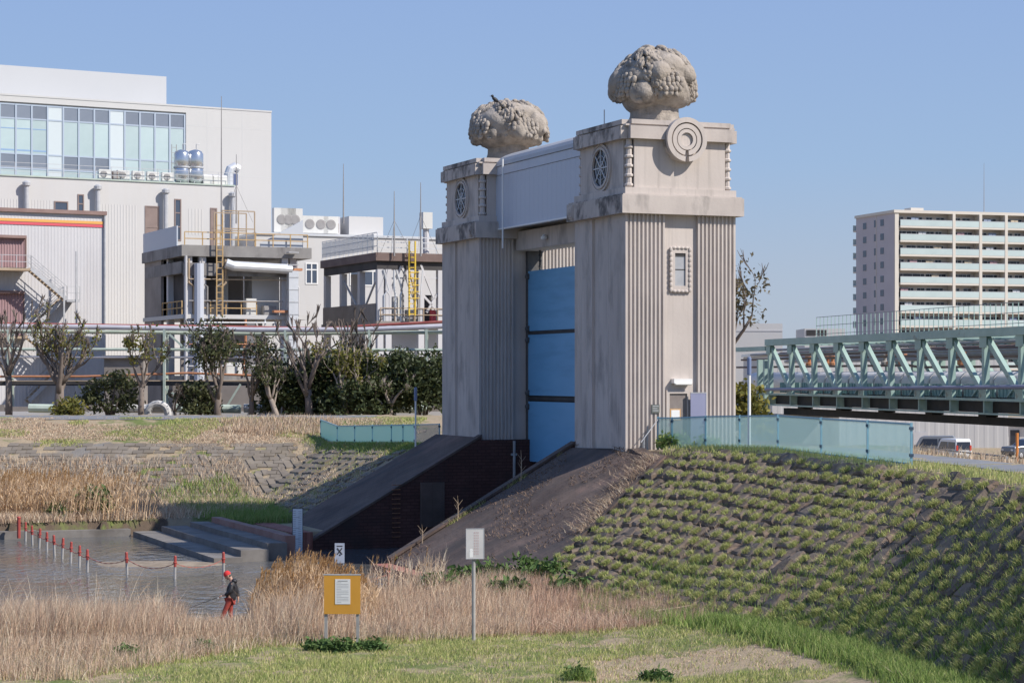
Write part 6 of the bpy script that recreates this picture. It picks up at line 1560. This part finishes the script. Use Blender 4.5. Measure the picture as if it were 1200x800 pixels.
# green rank grass in the corner above the steps, and on the far levee
def lg(X, Y):
    u, v = uv(X, Y); return (u > -10.4) & (u < -6.3+2.0*(vnoise(X, Y, .3, 41)-.5)) & (v > 22.6) & (v < 40) & (Y < 122) & (rng.random(len(X)) < .2+1.0*vnoise(X, Y, .3, 40))
X, Y = scatter(60000, -26, -9, 98, 124, lg); grass_obj('corner_grass', X, Y, .2, .65, .045, .3, G['green'], 2)
def lsl(X, Y):
    u, v = uv(X, Y); return (u > -8) & (u < .6) & (v > 22.8) & (v < 46)
X, Y = scatter(46000, -26, -3, 98, 128, lambda X, Y: lsl(X, Y) & (vnoise(X, Y, .35, 43) > .36)); grass_obj('slope_dry_grass', X, Y, .06, .26, .04, .5, G['straw'], 2)
X, Y = scatter(16000, -26, -3, 98, 128, lambda X, Y: lsl(X, Y) & (vnoise(X, Y, .3, 44) > .62)); grass_obj('slope_grass', X, Y, .08, .28, .045, .35, G['tuft'], 2)
def ltop(X, Y): px = CX+F*X/Y; return (px > -20) & (px < 500) & (uv(X, Y)[1] > 22)
X, Y = scatter(60000, -34, -3, 123.5, 134, lambda X, Y: ltop(X, Y) & (vnoise(X, Y, .22, 45) > .42)); grass_obj('levee_dry_grass', X, Y, .05, .17, .05, .5, G['straw'], 2)
X, Y = scatter(46000, -34, -3, 123.5, 134, lambda X, Y: ltop(X, Y) & (vnoise(X, Y, .30, 46) > .56)); grass_obj('levee_grass', X, Y, .06, .22, .06, .35, G['tuft'], 2)
X, Y = scatter(9000, -19, -10, 125, 133, lambda X, Y: ((X+14.2)/3.8)**2+((Y-129)/3.2)**2 < .4+.8*vnoise(X, Y, .9, 48)); grass_obj('levee_dry_grass', X, Y, .2, .6, .05, .25, G['straw'], 2)
# strip along the left fence
fx_ = np.array([p[0] for p in fl]); fy_ = np.array([p[1] for p in fl])
k = rng.integers(0, len(fl)-1, 9000); tt = rng.random(9000); X = fx_[k]+(fx_[k+1]-fx_[k])*tt+rng.normal(-.5,.35,9000); Y = fy_[k]+(fy_[k+1]-fy_[k])*tt+rng.normal(-.4,.35,9000)
grass_obj('fence_grass', X, Y, .06, .24, .045, .3, G['green'], 2)

# bleached vines and dead stalks lying down the edge of the near apron
P_ = []; 
eb = [(.3,-2.6),(-1.4,-3.7),(-3.1,-5.1),(-4.8,-6.6)]
for _ in range(1000):
    k = rng.integers(0, 3); t_ = rng.random(); u_ = eb[k][0]+(eb[k+1][0]-eb[k][0])*t_; v_ = eb[k][1]+(eb[k+1][1]-eb[k][1])*t_+abs(rng.normal(.1,.9))
    x_, y_ = xy(u_, v_); P_.append((x_, y_, gz(x_, y_)+.10))
P_ = np.array(P_); v, t = blades(P_, rng.uniform(.10,.30,len(P_)), .022, rng.normal(0,1.4,(len(P_),2))+np.array([-1.0,-.6]), 2); np_mesh('dead_vine', v, t, G['straw'], kind='stuff')
P_ = []
for _ in range(5200):
    u_ = -8.2*rng.random()**1.4; v_ = rng.uniform(-7, 4.9)
    if v_ < np.interp(u_, AE_U, AE_V)+.1: continue
    x_, y_ = xy(u_, v_); 
    if vnoise(np.array([x_]), np.array([y_]), .7, 55)[0] < .40+.02*(-u_): continue
    P_.append((x_, y_, (gz(x_, y_) if v_ < 4.7 else plane_z(u_))+.10))
P_ = np.array(P_); v, t = blades(P_, rng.uniform(.04,.14,len(P_)), .035, rng.normal(0,1.3,(len(P_),2)), 2); np_mesh('leaf_litter', v, t, leaf_mat('brown leaf litter', [(.17,.11,.08),(.25,.17,.12),(.12,.08,.06),(.30,.22,.15)], .1), kind='stuff')
# thin weeds rooted along the channel edge of the near apron
for (u_, v_, h_, lab) in ((-2.6,4.8,1.3,'bare dry weed stalk on the apron edge, highest up beside the gate'),(-5.4,4.9,1.0,'bare dry weed stalk halfway down the channel edge of the apron'),(-7.0,4.8,.7,'small dry weed low on the channel edge of the apron')):
    o = thing('dry_weed', lab, 'weed', xyz(u_, v_, plane_z(u_)+.1), 0, 'dry weeds on the apron edge'); b = MB()
    b.tube([(0,0,-.1),(.03,0,h_*.5),(.0,.05,h_)], [.025,.018,.008], 5); b.build('stem', M['tan'], o)
    for k in range(6):
        z0 = h_*(.3+.1*k); a = k*2.2; q_ = MB(); q_.tube([(.02,0,z0),(.22*math.cos(a),.22*math.sin(a),z0+.25)], [.012,.005], 4); q_.build('twig', M['tan'], o)
P_ = []
for _ in range(1400):
    u_ = rng.uniform(-8.1,-.2); x_, y_ = xy(u_, D-.02-abs(rng.normal(0,.10))); P_.append((x_, y_, plane_z(u_)+.08))
P_ = np.array(P_); sel = vnoise(P_[:,0], P_[:,1], .9, 51) > .45; P_ = P_[sel]; v, t = blades(P_, rng.uniform(.08,.28,len(P_)), .02, rng.normal(0,.5,(len(P_),2)), 2); np_mesh('edge_grass', v, t, G['tuft'], kind='stuff')

# ------------------------------------------------------------------ shrubs and weeds with leaves
def leafquads(C_, size, n_each, spread, seed=0):
    r = np.random.default_rng(seed); C_ = np.asarray(C_, float); N_ = len(C_)*n_each
    c = np.repeat(C_, n_each, 0)+r.normal(0, 1, (N_, 3))*np.asarray(spread)
    a = r.normal(0, 1, (N_, 3)); a /= np.linalg.norm(a, axis=1)[:,None]; b_ = np.cross(a, r.normal(0, 1, (N_, 3))); b_ /= np.linalg.norm(b_, axis=1)[:,None]
    s = (size*r.uniform(.6, 1.3, N_))[:,None]
    V = np.stack([c-a*s, c-b_*s*.45, c+a*s, c+b_*s*.45], 1).reshape(-1, 3)
    T = (np.arange(N_)[:,None,None]*4+np.array([(0,1,2),(0,2,3)])[None]).reshape(-1, 3)
    return V, T
def shrub(name, label, loc, rx, ry, h, n, mat_, size, seed, grp=None, cat='shrub'):
    r = np.random.default_rng(seed); o = thing(name, label, cat, loc, 0, grp)
    a = r.uniform(0, 6.28, n); q = np.sqrt(r.random(n)); zz = r.uniform(.12, 1, n)
    C_ = np.stack([rx*q*np.cos(a)*(1-.5*zz**2), ry*q*np.sin(a)*(1-.5*zz**2), h*zz], 1)
    v, t = leafquads(C_, size, 9, (size*1.2, size*1.2, size), seed); np_mesh('foliage', v, t, mat_, o, kind='stuff')
    b = MB()
    for k in range(5): aa = k*1.26; b.tube([(0,0,-.1),(rx*.3*math.cos(aa),ry*.3*math.sin(aa),h*.4),(rx*.55*math.cos(aa),ry*.55*math.sin(aa),h*.75)], [.03,.02,.01], 4)
    tag(b.build('stem', M['tan'], o), kind='stuff'); return o
def g3(px, py, z): p = onz(px, py, z); p.z = gz(p.x, p.y); return p
shrub('leafy_shrub', 'dark green leafy shrub among the dry reeds on the far bank', Vector((-21.3,107.2,gz(-21.3,107.2))), 1.1, .8, 1.35, 70, G['weed'], .17, 61)
shrub('leafy_shrub', 'low green leafy plant under the larger shrub on the far bank', Vector((-22.8,106.2,gz(-22.8,106.2))), .8, .6, .7, 36, G['weed'], .15, 62)
shrub('leafy_shrub', 'dense green shrub at the left end of the translucent fence', Vector((xy(1.75,-.9)[0], xy(1.75,-.9)[1], gz(*xy(1.75,-.9)))), .75, .45, .55, 80, G['green'], .10, 63)
shrub('leafy_shrub', 'small green clump at the foot of the translucent fence by the doorway', Vector((*xy(2.6,-2.2), gz(*xy(2.6,-2.2)))), .55, .35, .32, 40, G['green'], .09, 64)
wl2 = [(512,700,.7,.5,'nearest to the brick toe of the apron'),(545,690,.7,.62,'directly behind the white sign pole'),(578,684,.75,.75,'right of the white sign pole'),(612,683,.75,.8,'tallest, in the middle of the apron foot'),(640,690,.8,.6,'at the corner where apron meets the block slope'),(668,703,.8,.45,'in front of the lowest facing blocks'),(595,703,.8,.4,'in the dead grass below the tallest one')]
for i, (px, py, rr, hh, lab) in enumerate(wl2): shrub('weed_clump', 'broad leaved green weed clump, '+lab, g3(px,py,.75), rr, .5, hh, 46, G['weed'], .13, 70+i, 'green weed clumps along the apron foot', 'weed')
wl3 = [(372,762,.45,.18,'left of the orange board posts'),(400,764,.5,.24,'between the posts of the orange board'),(432,762,.5,.16,'right of the orange board posts'),(678,796,.3,.2,'alone at the bottom edge of the lawn'),(770,797,.4,.12,'on the edge of the tan path'),(150,768,.3,.14,'in the dead grass left of the person'),(238,762,.3,.14,'in the dead grass below the person')]
for i, (px, py, rr, hh, lab) in enumerate(wl3): shrub('weed_clump', 'low dark green weed clump '+lab, g3(px,py,.9), rr, .35, hh, 50, G['weed'], .075, 90+i, 'low weeds on the lawn edge', 'weed')
# a grass clump like a fountain at the bottom edge
for (px, py) in ((678,798),):
    p = g3(px, py, .9); X = p.x+rng.normal(0,.14,260); Y = p.y+rng.normal(0,.1,260); grass_obj('grass_clump', X, Y, .18, .42, .022, .45, G['green'], 3)
br_ = thing('dead_branch', 'pale dead branch lying at the foot of the block slope', 'branch', g3(790,722,1.2)+Vector((0,0,.25)))
b = MB(); b.tube([(-.55,0,-.05),(0,.05,.02),(.5,.1,.1),(.75,.1,.25)], [.03,.028,.02,.012], 6); b.tube([(0,.05,.02),(.2,.0,-.1),(.35,0,-.2)], [.02,.015,.008], 5); b.build('wood', M['tan'], br_)

# ------------------------------------------------------------------ trees in front of the works
M['bark'] = mat('grey brown bark', (.13,.105,.09), (.20,.165,.145), (2,2,1), rough=.95, bump=.4, bdist=.03)
M['bark_pale'] = mat('pale bark', (.24,.20,.17), (.33,.28,.24), (2,2,1), rough=.95, bump=.4, bdist=.03)
M['bark_dark'] = mat('dark bark', (.075,.06,.052), (.12,.10,.085), (2,2,1), rough=.95)
def tree(label, px, ptop, Y, r0, nl, spread, bark, leaf=None, nleaf=0, lsize=.17, seed=1, fork=.3, twig=1.0, clump=.35, lean=0.0, crown_from=.35, grp='trees in front of the works', by=489):
    rr = random.Random(seed); X_ = (px-CX)*Y/F; z0 = gz(X_, Y); H = HC-(ptop-HY)*Y/F-z0
    o = thing('tree', label, 'tree', (X_, Y, z0), 0, grp); b = MB(); tips = []
    fz = H*fork; tr = [Vector((0,0,-.3)), Vector((lean*.3+rr.uniform(-.1,.1),rr.uniform(-.1,.1),fz*.5)), Vector((lean*.7,0,fz))]
    b.tube(tr, [r0*1.15, r0, r0*.85], 8); tw = MB()
    def limb(p, d, L_, r, depth):
        n_ = 4; pts = [p]; q = Vector(p); dd = Vector(d)
        for i in range(n_):
            dd = (dd+Vector((rr.uniform(-.28,.28), rr.uniform(-.28,.28), rr.uniform(-.05,.30)))).normalized(); q = q+dd*L_/n_; pts.append(q.copy())
        rs = [r*(1-.55*i/n_) for i in range(n_+1)]
        (b if r > .035 else tw).tube(pts, rs, 6 if r > .05 else 4)
        if depth > 0:
            for i in range(rr.randint(2, 3)):
                k = rr.randint(2, n_); d2 = (dd*.6+Vector((rr.uniform(-.9,.9), rr.uniform(-.9,.9), rr.uniform(.1,.9)))).normalized()
                limb(pts[k], d2, L_*rr.uniform(.45,.68), max(.028, rs[k]*.68), depth-1)
            tips.append(pts[-1])
        else:
            tips.append(pts[-1]); tips.append(pts[2])
            for i in range(int(4*twig)):
                d2 = (dd+Vector((rr.uniform(-.6,.6), rr.uniform(-.6,.6), rr.uniform(.2,1.0)))).normalized(); q2 = pts[-1]+d2*rr.uniform(.25,.8)*max(.5, H*.08)
                tw.tube([pts[rr.randint(2,4)], (pts[-1]+q2)/2+Vector((rr.uniform(-.05,.05),0,0)), q2], [r*.5+.018, .03, .016], 4)
    for i in range(nl):
        a = 2*math.pi*i/nl+rr.uniform(-.5,.5); d = Vector((math.cos(a)*spread, math.sin(a)*spread, 1)).normalized()
        st_ = tr[2] if i % 2 == 0 else tr[1].lerp(tr[2], rr.uniform(.3,1))
        limb(st_, d, (H-st_.z)*rr.uniform(.45,.62), r0*rr.uniform(.48,.68), 2)
    # scale so that the crown just reaches its measured height
    zmax = max(v[2] for v in b.v+tw.v); k = (H-fz*.6)/(zmax-fz*.6) if zmax > fz else 1
    fix = lambda v: (v[0], v[1], v[2] if v[2] < fz*.6 else fz*.6+(v[2]-fz*.6)*k)
    b.v = [fix(v) for v in b.v]; tw.v = [fix(v) for v in tw.v]; tips = [Vector(fix(t)) for t in tips]
    b.build('trunk', bark, o, smooth=True)
    if tw.v: tag(tw.build('twigs', bark, o), kind='stuff')
    if leaf and nleaf:
        tips = [t for t in tips if t.z > H*crown_from*.9] or tips
        cs = [tuple(t) for t in tips]; 
        extra = max(0, nleaf//9-len(cs))
        for _ in range(extra):
            t = rr.choice(tips); cs.append((t.x+rr.gauss(0,clump*1.6), t.y+rr.gauss(0,clump*1.6), max(H*crown_from*.6, t.z+rr.gauss(-.1,clump*1.2))))
        v, t = leafquads(cs, lsize, 9, (clump*.75,clump*.75,clump*.6), seed); np_mesh('crown', v, t, leaf, o)
    return o
def bush_tree(label, px, ptop, Y, wpx, leaf, n, seed, bark, grp='trees in front of the works'):
    """dense low crown over a short forked trunk, gaps between the clumps"""
    rr = random.Random(seed); X_ = (px-CX)*Y/F; z0 = gz(X_, Y); H = HC-(ptop-HY)*Y/F-z0; w = wpx*1.15*Y/F/2
    o = thing('tree', label, 'tree', (X_, Y, z0), 0, grp); b = MB(); cs = []
    for i in range(7):
        a = 6.28*i/7+rr.uniform(-.3,.3); q = Vector((w*.65*math.cos(a), w*.5*math.sin(a), H*rr.uniform(.55,.85))); b.tube([(0,0,-.3),(q.x*.25,q.y*.25,H*.3),tuple(q)], [.14,.09,.03], 5)
    b.build('trunk', bark, o, smooth=True)
    nc = n//15
    for i in range(nc):
        a = rr.uniform(0,6.28); el = rr.uniform(-.55,1); q = rr.uniform(.55,1.0)
        cx_ = w*q*math.cos(a)*math.sqrt(max(0,1-.8*max(el,0)**2)); cy_ = w*.8*q*math.sin(a); cz_ = H*(.52+.44*el*q)
        for _ in range(3): cs.append((cx_+rr.gauss(0,.22), cy_+rr.gauss(0,.22), max(.15, cz_+rr.gauss(0,.18))))
    v, t = leafquads(cs, .20, 9, (.28,.28,.20), seed); np_mesh('crown', v, t, leaf, o); return o
tree('bare tree with thick forked trunk before the zigzag stair, largest of the bare trees', 70, 352, 153, .36, 7, .62, M['bark'], G['yellow_leaf'], 110, .13, 3, .36, 2.2, .2)
tree('slim bare pruned tree at the left edge before the pink shutters', 10, 344, 154, .26, 5, .26, M['bark'], None, 0, .15, 5, .42, 2.0)
tree('pruned tree with few leaf tufts beside the green rack post', 166, 379, 153, .22, 4, .34, M['bark'], G['yellow_leaf'], 300, .16, 7, .40, 2.0, .22)
bush_tree('dark shrubby tree left of the pruned tufted tree', 129, 428, 154.5, 52, G['mid_leaf'], 800, 8, M['bark_dark'])
tree('thin dark leaning tree between rack post and leafy tree', 205, 448, 152.5, .13, 3, .5, M['bark_dark'], None, 0, .15, 10, .4, 1.6)
bush_tree('small round dark green tree left of the tall leafy one', 231, 446, 153.5, 40, G['mid_leaf'], 900, 12, M['bark_dark'])
tree('tall leafy tree in front of the frame tower', 256, 372, 153, .27, 6, .46, M['bark'], G['mid_leaf'], 1700, .16, 14, .34, 2.2, .42, 0, .42)
tree('thin leafy tree right of the tall leafy one, see-through crown', 295, 384, 154, .2, 6, .5, M['bark'], G['mid_leaf'], 900, .16, 16, .36, 2.2, .40, 0, .4)
tree('tree with a pale trunk leaning left below the silver duct', 331, 415, 152.6, .2, 4, .5, M['bark_pale'], G['mid_leaf'], 500, .16, 18, .4, 2.2, .3, -1.2, .4)
tree('tall bare tree with many upright limbs by the pipe rack bend', 361, 356, 153.4, .3, 7, .30, M['bark'], None, 0, .15, 20, .34, 2.4)
bush_tree('dark bushy evergreen between leaning pale trunk and bare tree', 342, 424, 155.5, 74, G['dark_leaf'], 2600, 22, M['bark_dark'])
bush_tree('dense dark evergreen behind the pale yellow tufted tree', 390, 404, 156.4, 84, G['dark_leaf'], 3600, 24, M['bark_dark'])
tree('pale limbed tree with yellow green tufts before the dark evergreens', 404, 394, 152.4, .24, 6, .52, M['bark_pale'], G['yellow_leaf'], 700, .16, 26, .32, 2.4, .28, 0, .3)
tree('dead tall spindly tree behind the yellow tufted one', 413, 358, 156, .2, 6, .28, M['bark_dark'], None, 0, .15, 28, .4, 2.2)
bush_tree('large dark evergreen in the middle of the row near the fence', 446, 403, 155.4, 92, G['dark_leaf'], 4200, 30, M['bark_dark'])
tree('pale bare small tree in front of the large dark evergreen', 457, 432, 152.5, .24, 5, .5, M['bark_pale'], G['mid_leaf'], 240, .15, 32, .36, 1.6, .25)
bush_tree('dark evergreen touching the farther gate tower, rightmost of the row', 494, 406, 154.6, 84, G['dark_leaf'], 3800, 34, M['bark_dark'])
bush_tree('low dark bush between the two large evergreens', 423, 445, 153.2, 74, G['dark_leaf'], 1900, 36, M['bark_dark'])
bush_tree('low scrubby bush at the trunk of the largest bare tree', 82, 468, 152.3, 26, G['yellow_leaf'], 420, 38, M['bark_dark'])
tree('olive brown tree showing past the edge of the nearer tower', 846, 292, 150, .28, 7, .30, M['bark'], G['brown_leaf'], 1300, .20, 40, .45, 1.0, .55, 0, .40, None)
shrub('hedge_shrub', 'yellow green shrub behind the white pole beside the nearer tower', at(871,478,92)-Vector((0,0,1.4)), 1.3, .8, 2.3, 120, G['yellow_leaf'], .16, 97)

# ------------------------------------------------------------------ slab rows of the far revetment
rs_ = tag(MB().build('stone_facing', M['stone_step']), kind='structure')
M['rslab'] = mat('grey brown revetment slab', (.165,.14,.115), (.22,.19,.155), (.8,.8,.8), rough=.95, bump=.4, island=.12, dirt=(.17,.135,.085), dscale=(.5,.5,.5), damt=.7)
q_ = MB(); r2 = random.Random(77)
for row in range(15):
    f0 = row/15; Y0 = 117.6+f0*6.4
    for k in range(48):
        x0_ = -34.5+k*.62+.3*(row % 2); xc_ = x0_+.3
        if xc_ > -10.9: continue
        if r2.random() < .28: continue
        z0 = float(np.interp(Y0, [117,124], [.95,4.0])); z1 = float(np.interp(Y0+.43, [117,124], [.95,4.0])); hh = .05+r2.uniform(-.02,.05)
        if gz(xc_, Y0+.2) > (z0+z1)/2+.12: continue
        q_.add([(x0_,Y0,z0-.1),(x0_+.58,Y0,z0-.1),(x0_+.58,Y0+.40,z1-.1),(x0_,Y0+.40,z1-.1),(x0_,Y0,z0+hh),(x0_+.58,Y0,z0+hh),(x0_+.58,Y0+.40,z1+hh*.6),(x0_,Y0+.40,z1+hh*.6)],[(0,1,5,4),(1,2,6,5),(2,3,7,6),(3,0,4,7),(4,5,6,7)])
for row in range(15):
    f_ = row/15; u0 = -7.6+f_*7.2
    for k in range(38):
        v0 = 23.1+k*.62+.3*(row % 2)
        if r2.random() < .42: continue
        pts = []
        x_, y_ = xy(u0+.2, v0+.3)
        if y_ > 122.5: continue
        hh = .09+r2.uniform(-.02,.05)
        for (uu_, vv2, dz) in ((u0,v0,-.1),(u0,v0+.58,-.1),(u0+.40,v0+.58,-.1),(u0+.40,v0,-.1),(u0,v0,hh),(u0,v0+.58,hh),(u0+.40,v0+.58,hh*.5),(u0+.40,v0,hh*.5)):
            x2, y2 = xy(uu_, vv2); pts.append((x2, y2, gz(x2, y2)+dz))
        q_.add(pts, [(1,0,4,5),(2,1,5,6),(3,2,6,7),(0,3,7,4),(5,4,7,6)])
rs_.data = q_.mesh('stone_facing', M['rslab'])

# ------------------------------------------------------------------ the person at the water's edge
def skin(name, verts, edges, radii, m_, parent, root=0, sub=2):
    me = bpy.data.meshes.new(name); me.from_pydata(verts, edges, []); me.materials.append(m_)
    o = link(name, me, parent)
    sk = o.modifiers.new('skin', 'SKIN'); sk.use_smooth_shade = True
    for i, r in enumerate(radii):
        d = me.skin_vertices[0].data[i]; r = r if isinstance(r, tuple) else (r, r); d.radius = r; d.use_root = (i == root)
    s_ = o.modifiers.new('sub', 'SUBSURF'); s_.levels = sub; s_.render_levels = sub; return o
pl0 = onz(268.5, 732.5, .02); pl0.z = gz(pl0.x, pl0.y)
pe = thing('person', 'person in black jacket, red hat and red trousers, looking down by the water', 'person', pl0, 0)
M['skin'] = mat('skin', (.45,.27,.20), (.50,.31,.23), (20,20,20), rough=.6)
M['jacket'] = mat('black jacket', (.018,.018,.022), (.032,.032,.038), (9,9,9), rough=.55, bump=.5, bdist=.03, bscale=(14,14,9))
M['trouser'] = mat('red trousers', (.30,.045,.035), (.38,.065,.05), (9,9,9), rough=.8, bump=.4, bdist=.02, bscale=(14,14,9))
M['hat'] = mat('red knitted hat', (.60,.03,.035), (.68,.05,.05), (30,30,60), rough=.9, bump=.4, bdist=.01, bscale=(40,40,80))
V_ = [(.05,0,.92),(.06,0,1.10),(.11,0,1.30),(.10,0,1.44),(.06,0,1.52),(.0,0,1.60),(-.03,0,1.68),
      (.11,-.17,1.37),(.06,-.23,1.14),(-.14,-.15,1.02),(-.19,-.13,1.01),
      (.12,.17,1.37),(.22,.22,1.12),(.26,.20,.90),(.27,.19,.84),
      (.03,-.09,.86),(-.13,-.11,.50),(-.30,-.12,.10),(-.42,-.12,.05),
      (.05,.09,.86),(.02,.10,.48),(.05,.11,.09),(-.08,.11,.04)]
E_ = [(0,1),(1,2),(2,3),(3,4),(4,5),(5,6),(2,7),(7,8),(8,9),(9,10),(2,11),(11,12),(12,13),(13,14),(0,15),(15,16),(16,17),(17,18),(0,19),(19,20),(20,21),(21,22)]
Rr = [.13,.125,.13,.09,.055,(.075,.085),(.075,.085),.055,.042,.032,.03,.055,.042,.032,.03,.085,.058,.042,.035,.085,.058,.042,.035]
skin('body', V_, E_, Rr, M['skin'], pe)
skin('jacket', [(.05,0,.80),(.06,0,1.0),(.08,0,1.18),(.12,0,1.34),(.11,0,1.45),(.11,-.18,1.37),(.07,-.25,1.13),(-.12,-.16,1.03),(.13,.18,1.37),(.23,.24,1.11),(.26,.21,.92)],
     [(0,1),(1,2),(2,3),(3,4),(3,5),(5,6),(6,7),(3,8),(8,9),(9,10)], [(.17,.19),(.165,.18),(.16,.18),(.15,.165),.085,.085,.07,.055,.085,.07,.055], M['jacket'], pe)
b = MB(); b.ell((.17,0,1.47), (.10,.13,.07), Matrix.Rotation(R(25),3,'Y'), 12, 8); b.build('hood', M['jacket'], pe, smooth=True)
skin('trousers', [(.05,0,.90),(.02,-.09,.84),(-.13,-.11,.50),(-.27,-.12,.17),(.05,.09,.84),(.02,.10,.48),(.05,.11,.14)], [(0,1),(1,2),(2,3),(0,4),(4,5),(5,6)], [.14,.105,.078,.068,.105,.078,.068], M['trouser'], pe)
for (x_, y_, a_) in ((-.36,-.12,0),(-.02,.11,0)):
    b = MB(); b.ell((x_,y_,.05), (.16,.06,.06), None, 12, 8); b.tube([(x_+.07,y_,.05),(x_+.075,y_,.24)], [.065,.075], 10); b.build('boot', M['black_steel'], pe, smooth=True)
hd = MB(); hc = Vector((-.045,0,1.635)); rx = Matrix.Rotation(R(-28),3,'Y')
hd.ell(hc, (.10,.078,.125), rx, 16, 12)
hd.ell(hc+rx@Vector((-.10,0,-.015)), (.026,.016,.026), rx, 8, 6); hd.ell(hc+rx@Vector((-.088,0,-.065)), (.02,.03,.012), rx, 8, 5); hd.ell(hc+rx@Vector((-.07,0,-.105)), (.03,.035,.022), rx, 8, 5)
for s_ in (-1,1): hd.ell(hc+rx@Vector((.01,s_*.078,-.01)), (.022,.012,.034), rx, 8, 6)
hdo = hd.build('head', M['skin'], pe, smooth=True)
b = MB()
for s_ in (-1,1): b.ell(hc+rx@Vector((-.088,s_*.033,.018)), (.01,.014,.008), rx, 8, 5)
tag(b.build('eyes', M['black_steel'], hdo, smooth=True), kind='stuff')
b = MB(); prof = [(.112,.0),(.118,.02),(.116,.05),(.105,.09),(.08,.125),(.045,.145),(.0,.152)]
for (r_, z_) in [(0,0)]: pass
bb = len(b.v)
ring = []
for (r_, z_) in prof:
    ring.append([hc+rx@Vector((r_*math.cos(6.283*j/18)*1.02+.004, r_*math.sin(6.283*j/18)*.86, .012+z_)) for j in range(18)])
for a, c in zip(ring[:-1], ring[1:]):
    for j in range(18): b.face([a[j], a[(j+1)%18], c[(j+1)%18], c[j]])
b.build('hat', M['hat'], pe, smooth=True)
b = MB(); b.ell(hc+rx@Vector((.055,0,-.035)), (.05,.075,.06), rx, 10, 7); b.build('hair', mat('grey black hair',(.04,.04,.042),None,rough=.8), pe, smooth=True)
def hand(root_, d, up, nm):
    """palm and five unequal bent fingers grown from the wrist"""
    d = Vector(d).normalized(); sd = d.cross(Vector(up)).normalized(); up2 = sd.cross(d).normalized(); o = Vector(root_)
    b = MB(); b.ell(o+d*.045, (.02,.042,.05), Matrix((up2, sd, d)).transposed(), 10, 7)
    for i, (off, L_) in enumerate(((-.03,.062),(-.010,.075),(.010,.072),(.03,.056))):
        p0 = o+d*.075+sd*off; p1 = p0+d*L_*.5-up2*.008; p2 = p1+d*L_*.25-up2*.026; p3 = p2-up2*.022-d*.008
        b.tube([p0,p1,p2,p3], [.010,.009,.008,.006], 6)
    p0 = o+d*.03-sd*.035; b.tube([p0, p0-sd*.02+d*.03-up2*.012, p0-sd*.012+d*.055-up2*.028], [.012,.010,.007], 6)
    b.build(nm, M['skin'], pe, smooth=True)
hand((-.18,-.135,1.01), (-1,.1,-.12), (0,0,1), 'hand'); hand((.27,.195,.87), (.08,0,-1), (1,0,0), 'hand')
rd_ = thing('fishing_rod', 'thin dark rod held in the hand of the person', 'rod', pl0+Vector((-.27,-.13,.985)))
b = MB(); b.tube([(.26,.02,.10),(0,0,0),(-.75,-.05,-.28),(-1.5,-.1,-.58)], [.017,.014,.009,.004], 6); b.build('blank', M['black_steel'], rd_)
b = MB(); b.tube([(.27,.02,.104),(.02,0,.006)], .02, 8); b.build('grip', M['tan'], rd_)
b = MB(); b.lathe([(.012,-.02),(.03,-.018),(.03,.018),(.012,.02)], (-.06,-.03,-.05), 10, axis='y'); b.build('reel', M['steel_grey'], rd_)
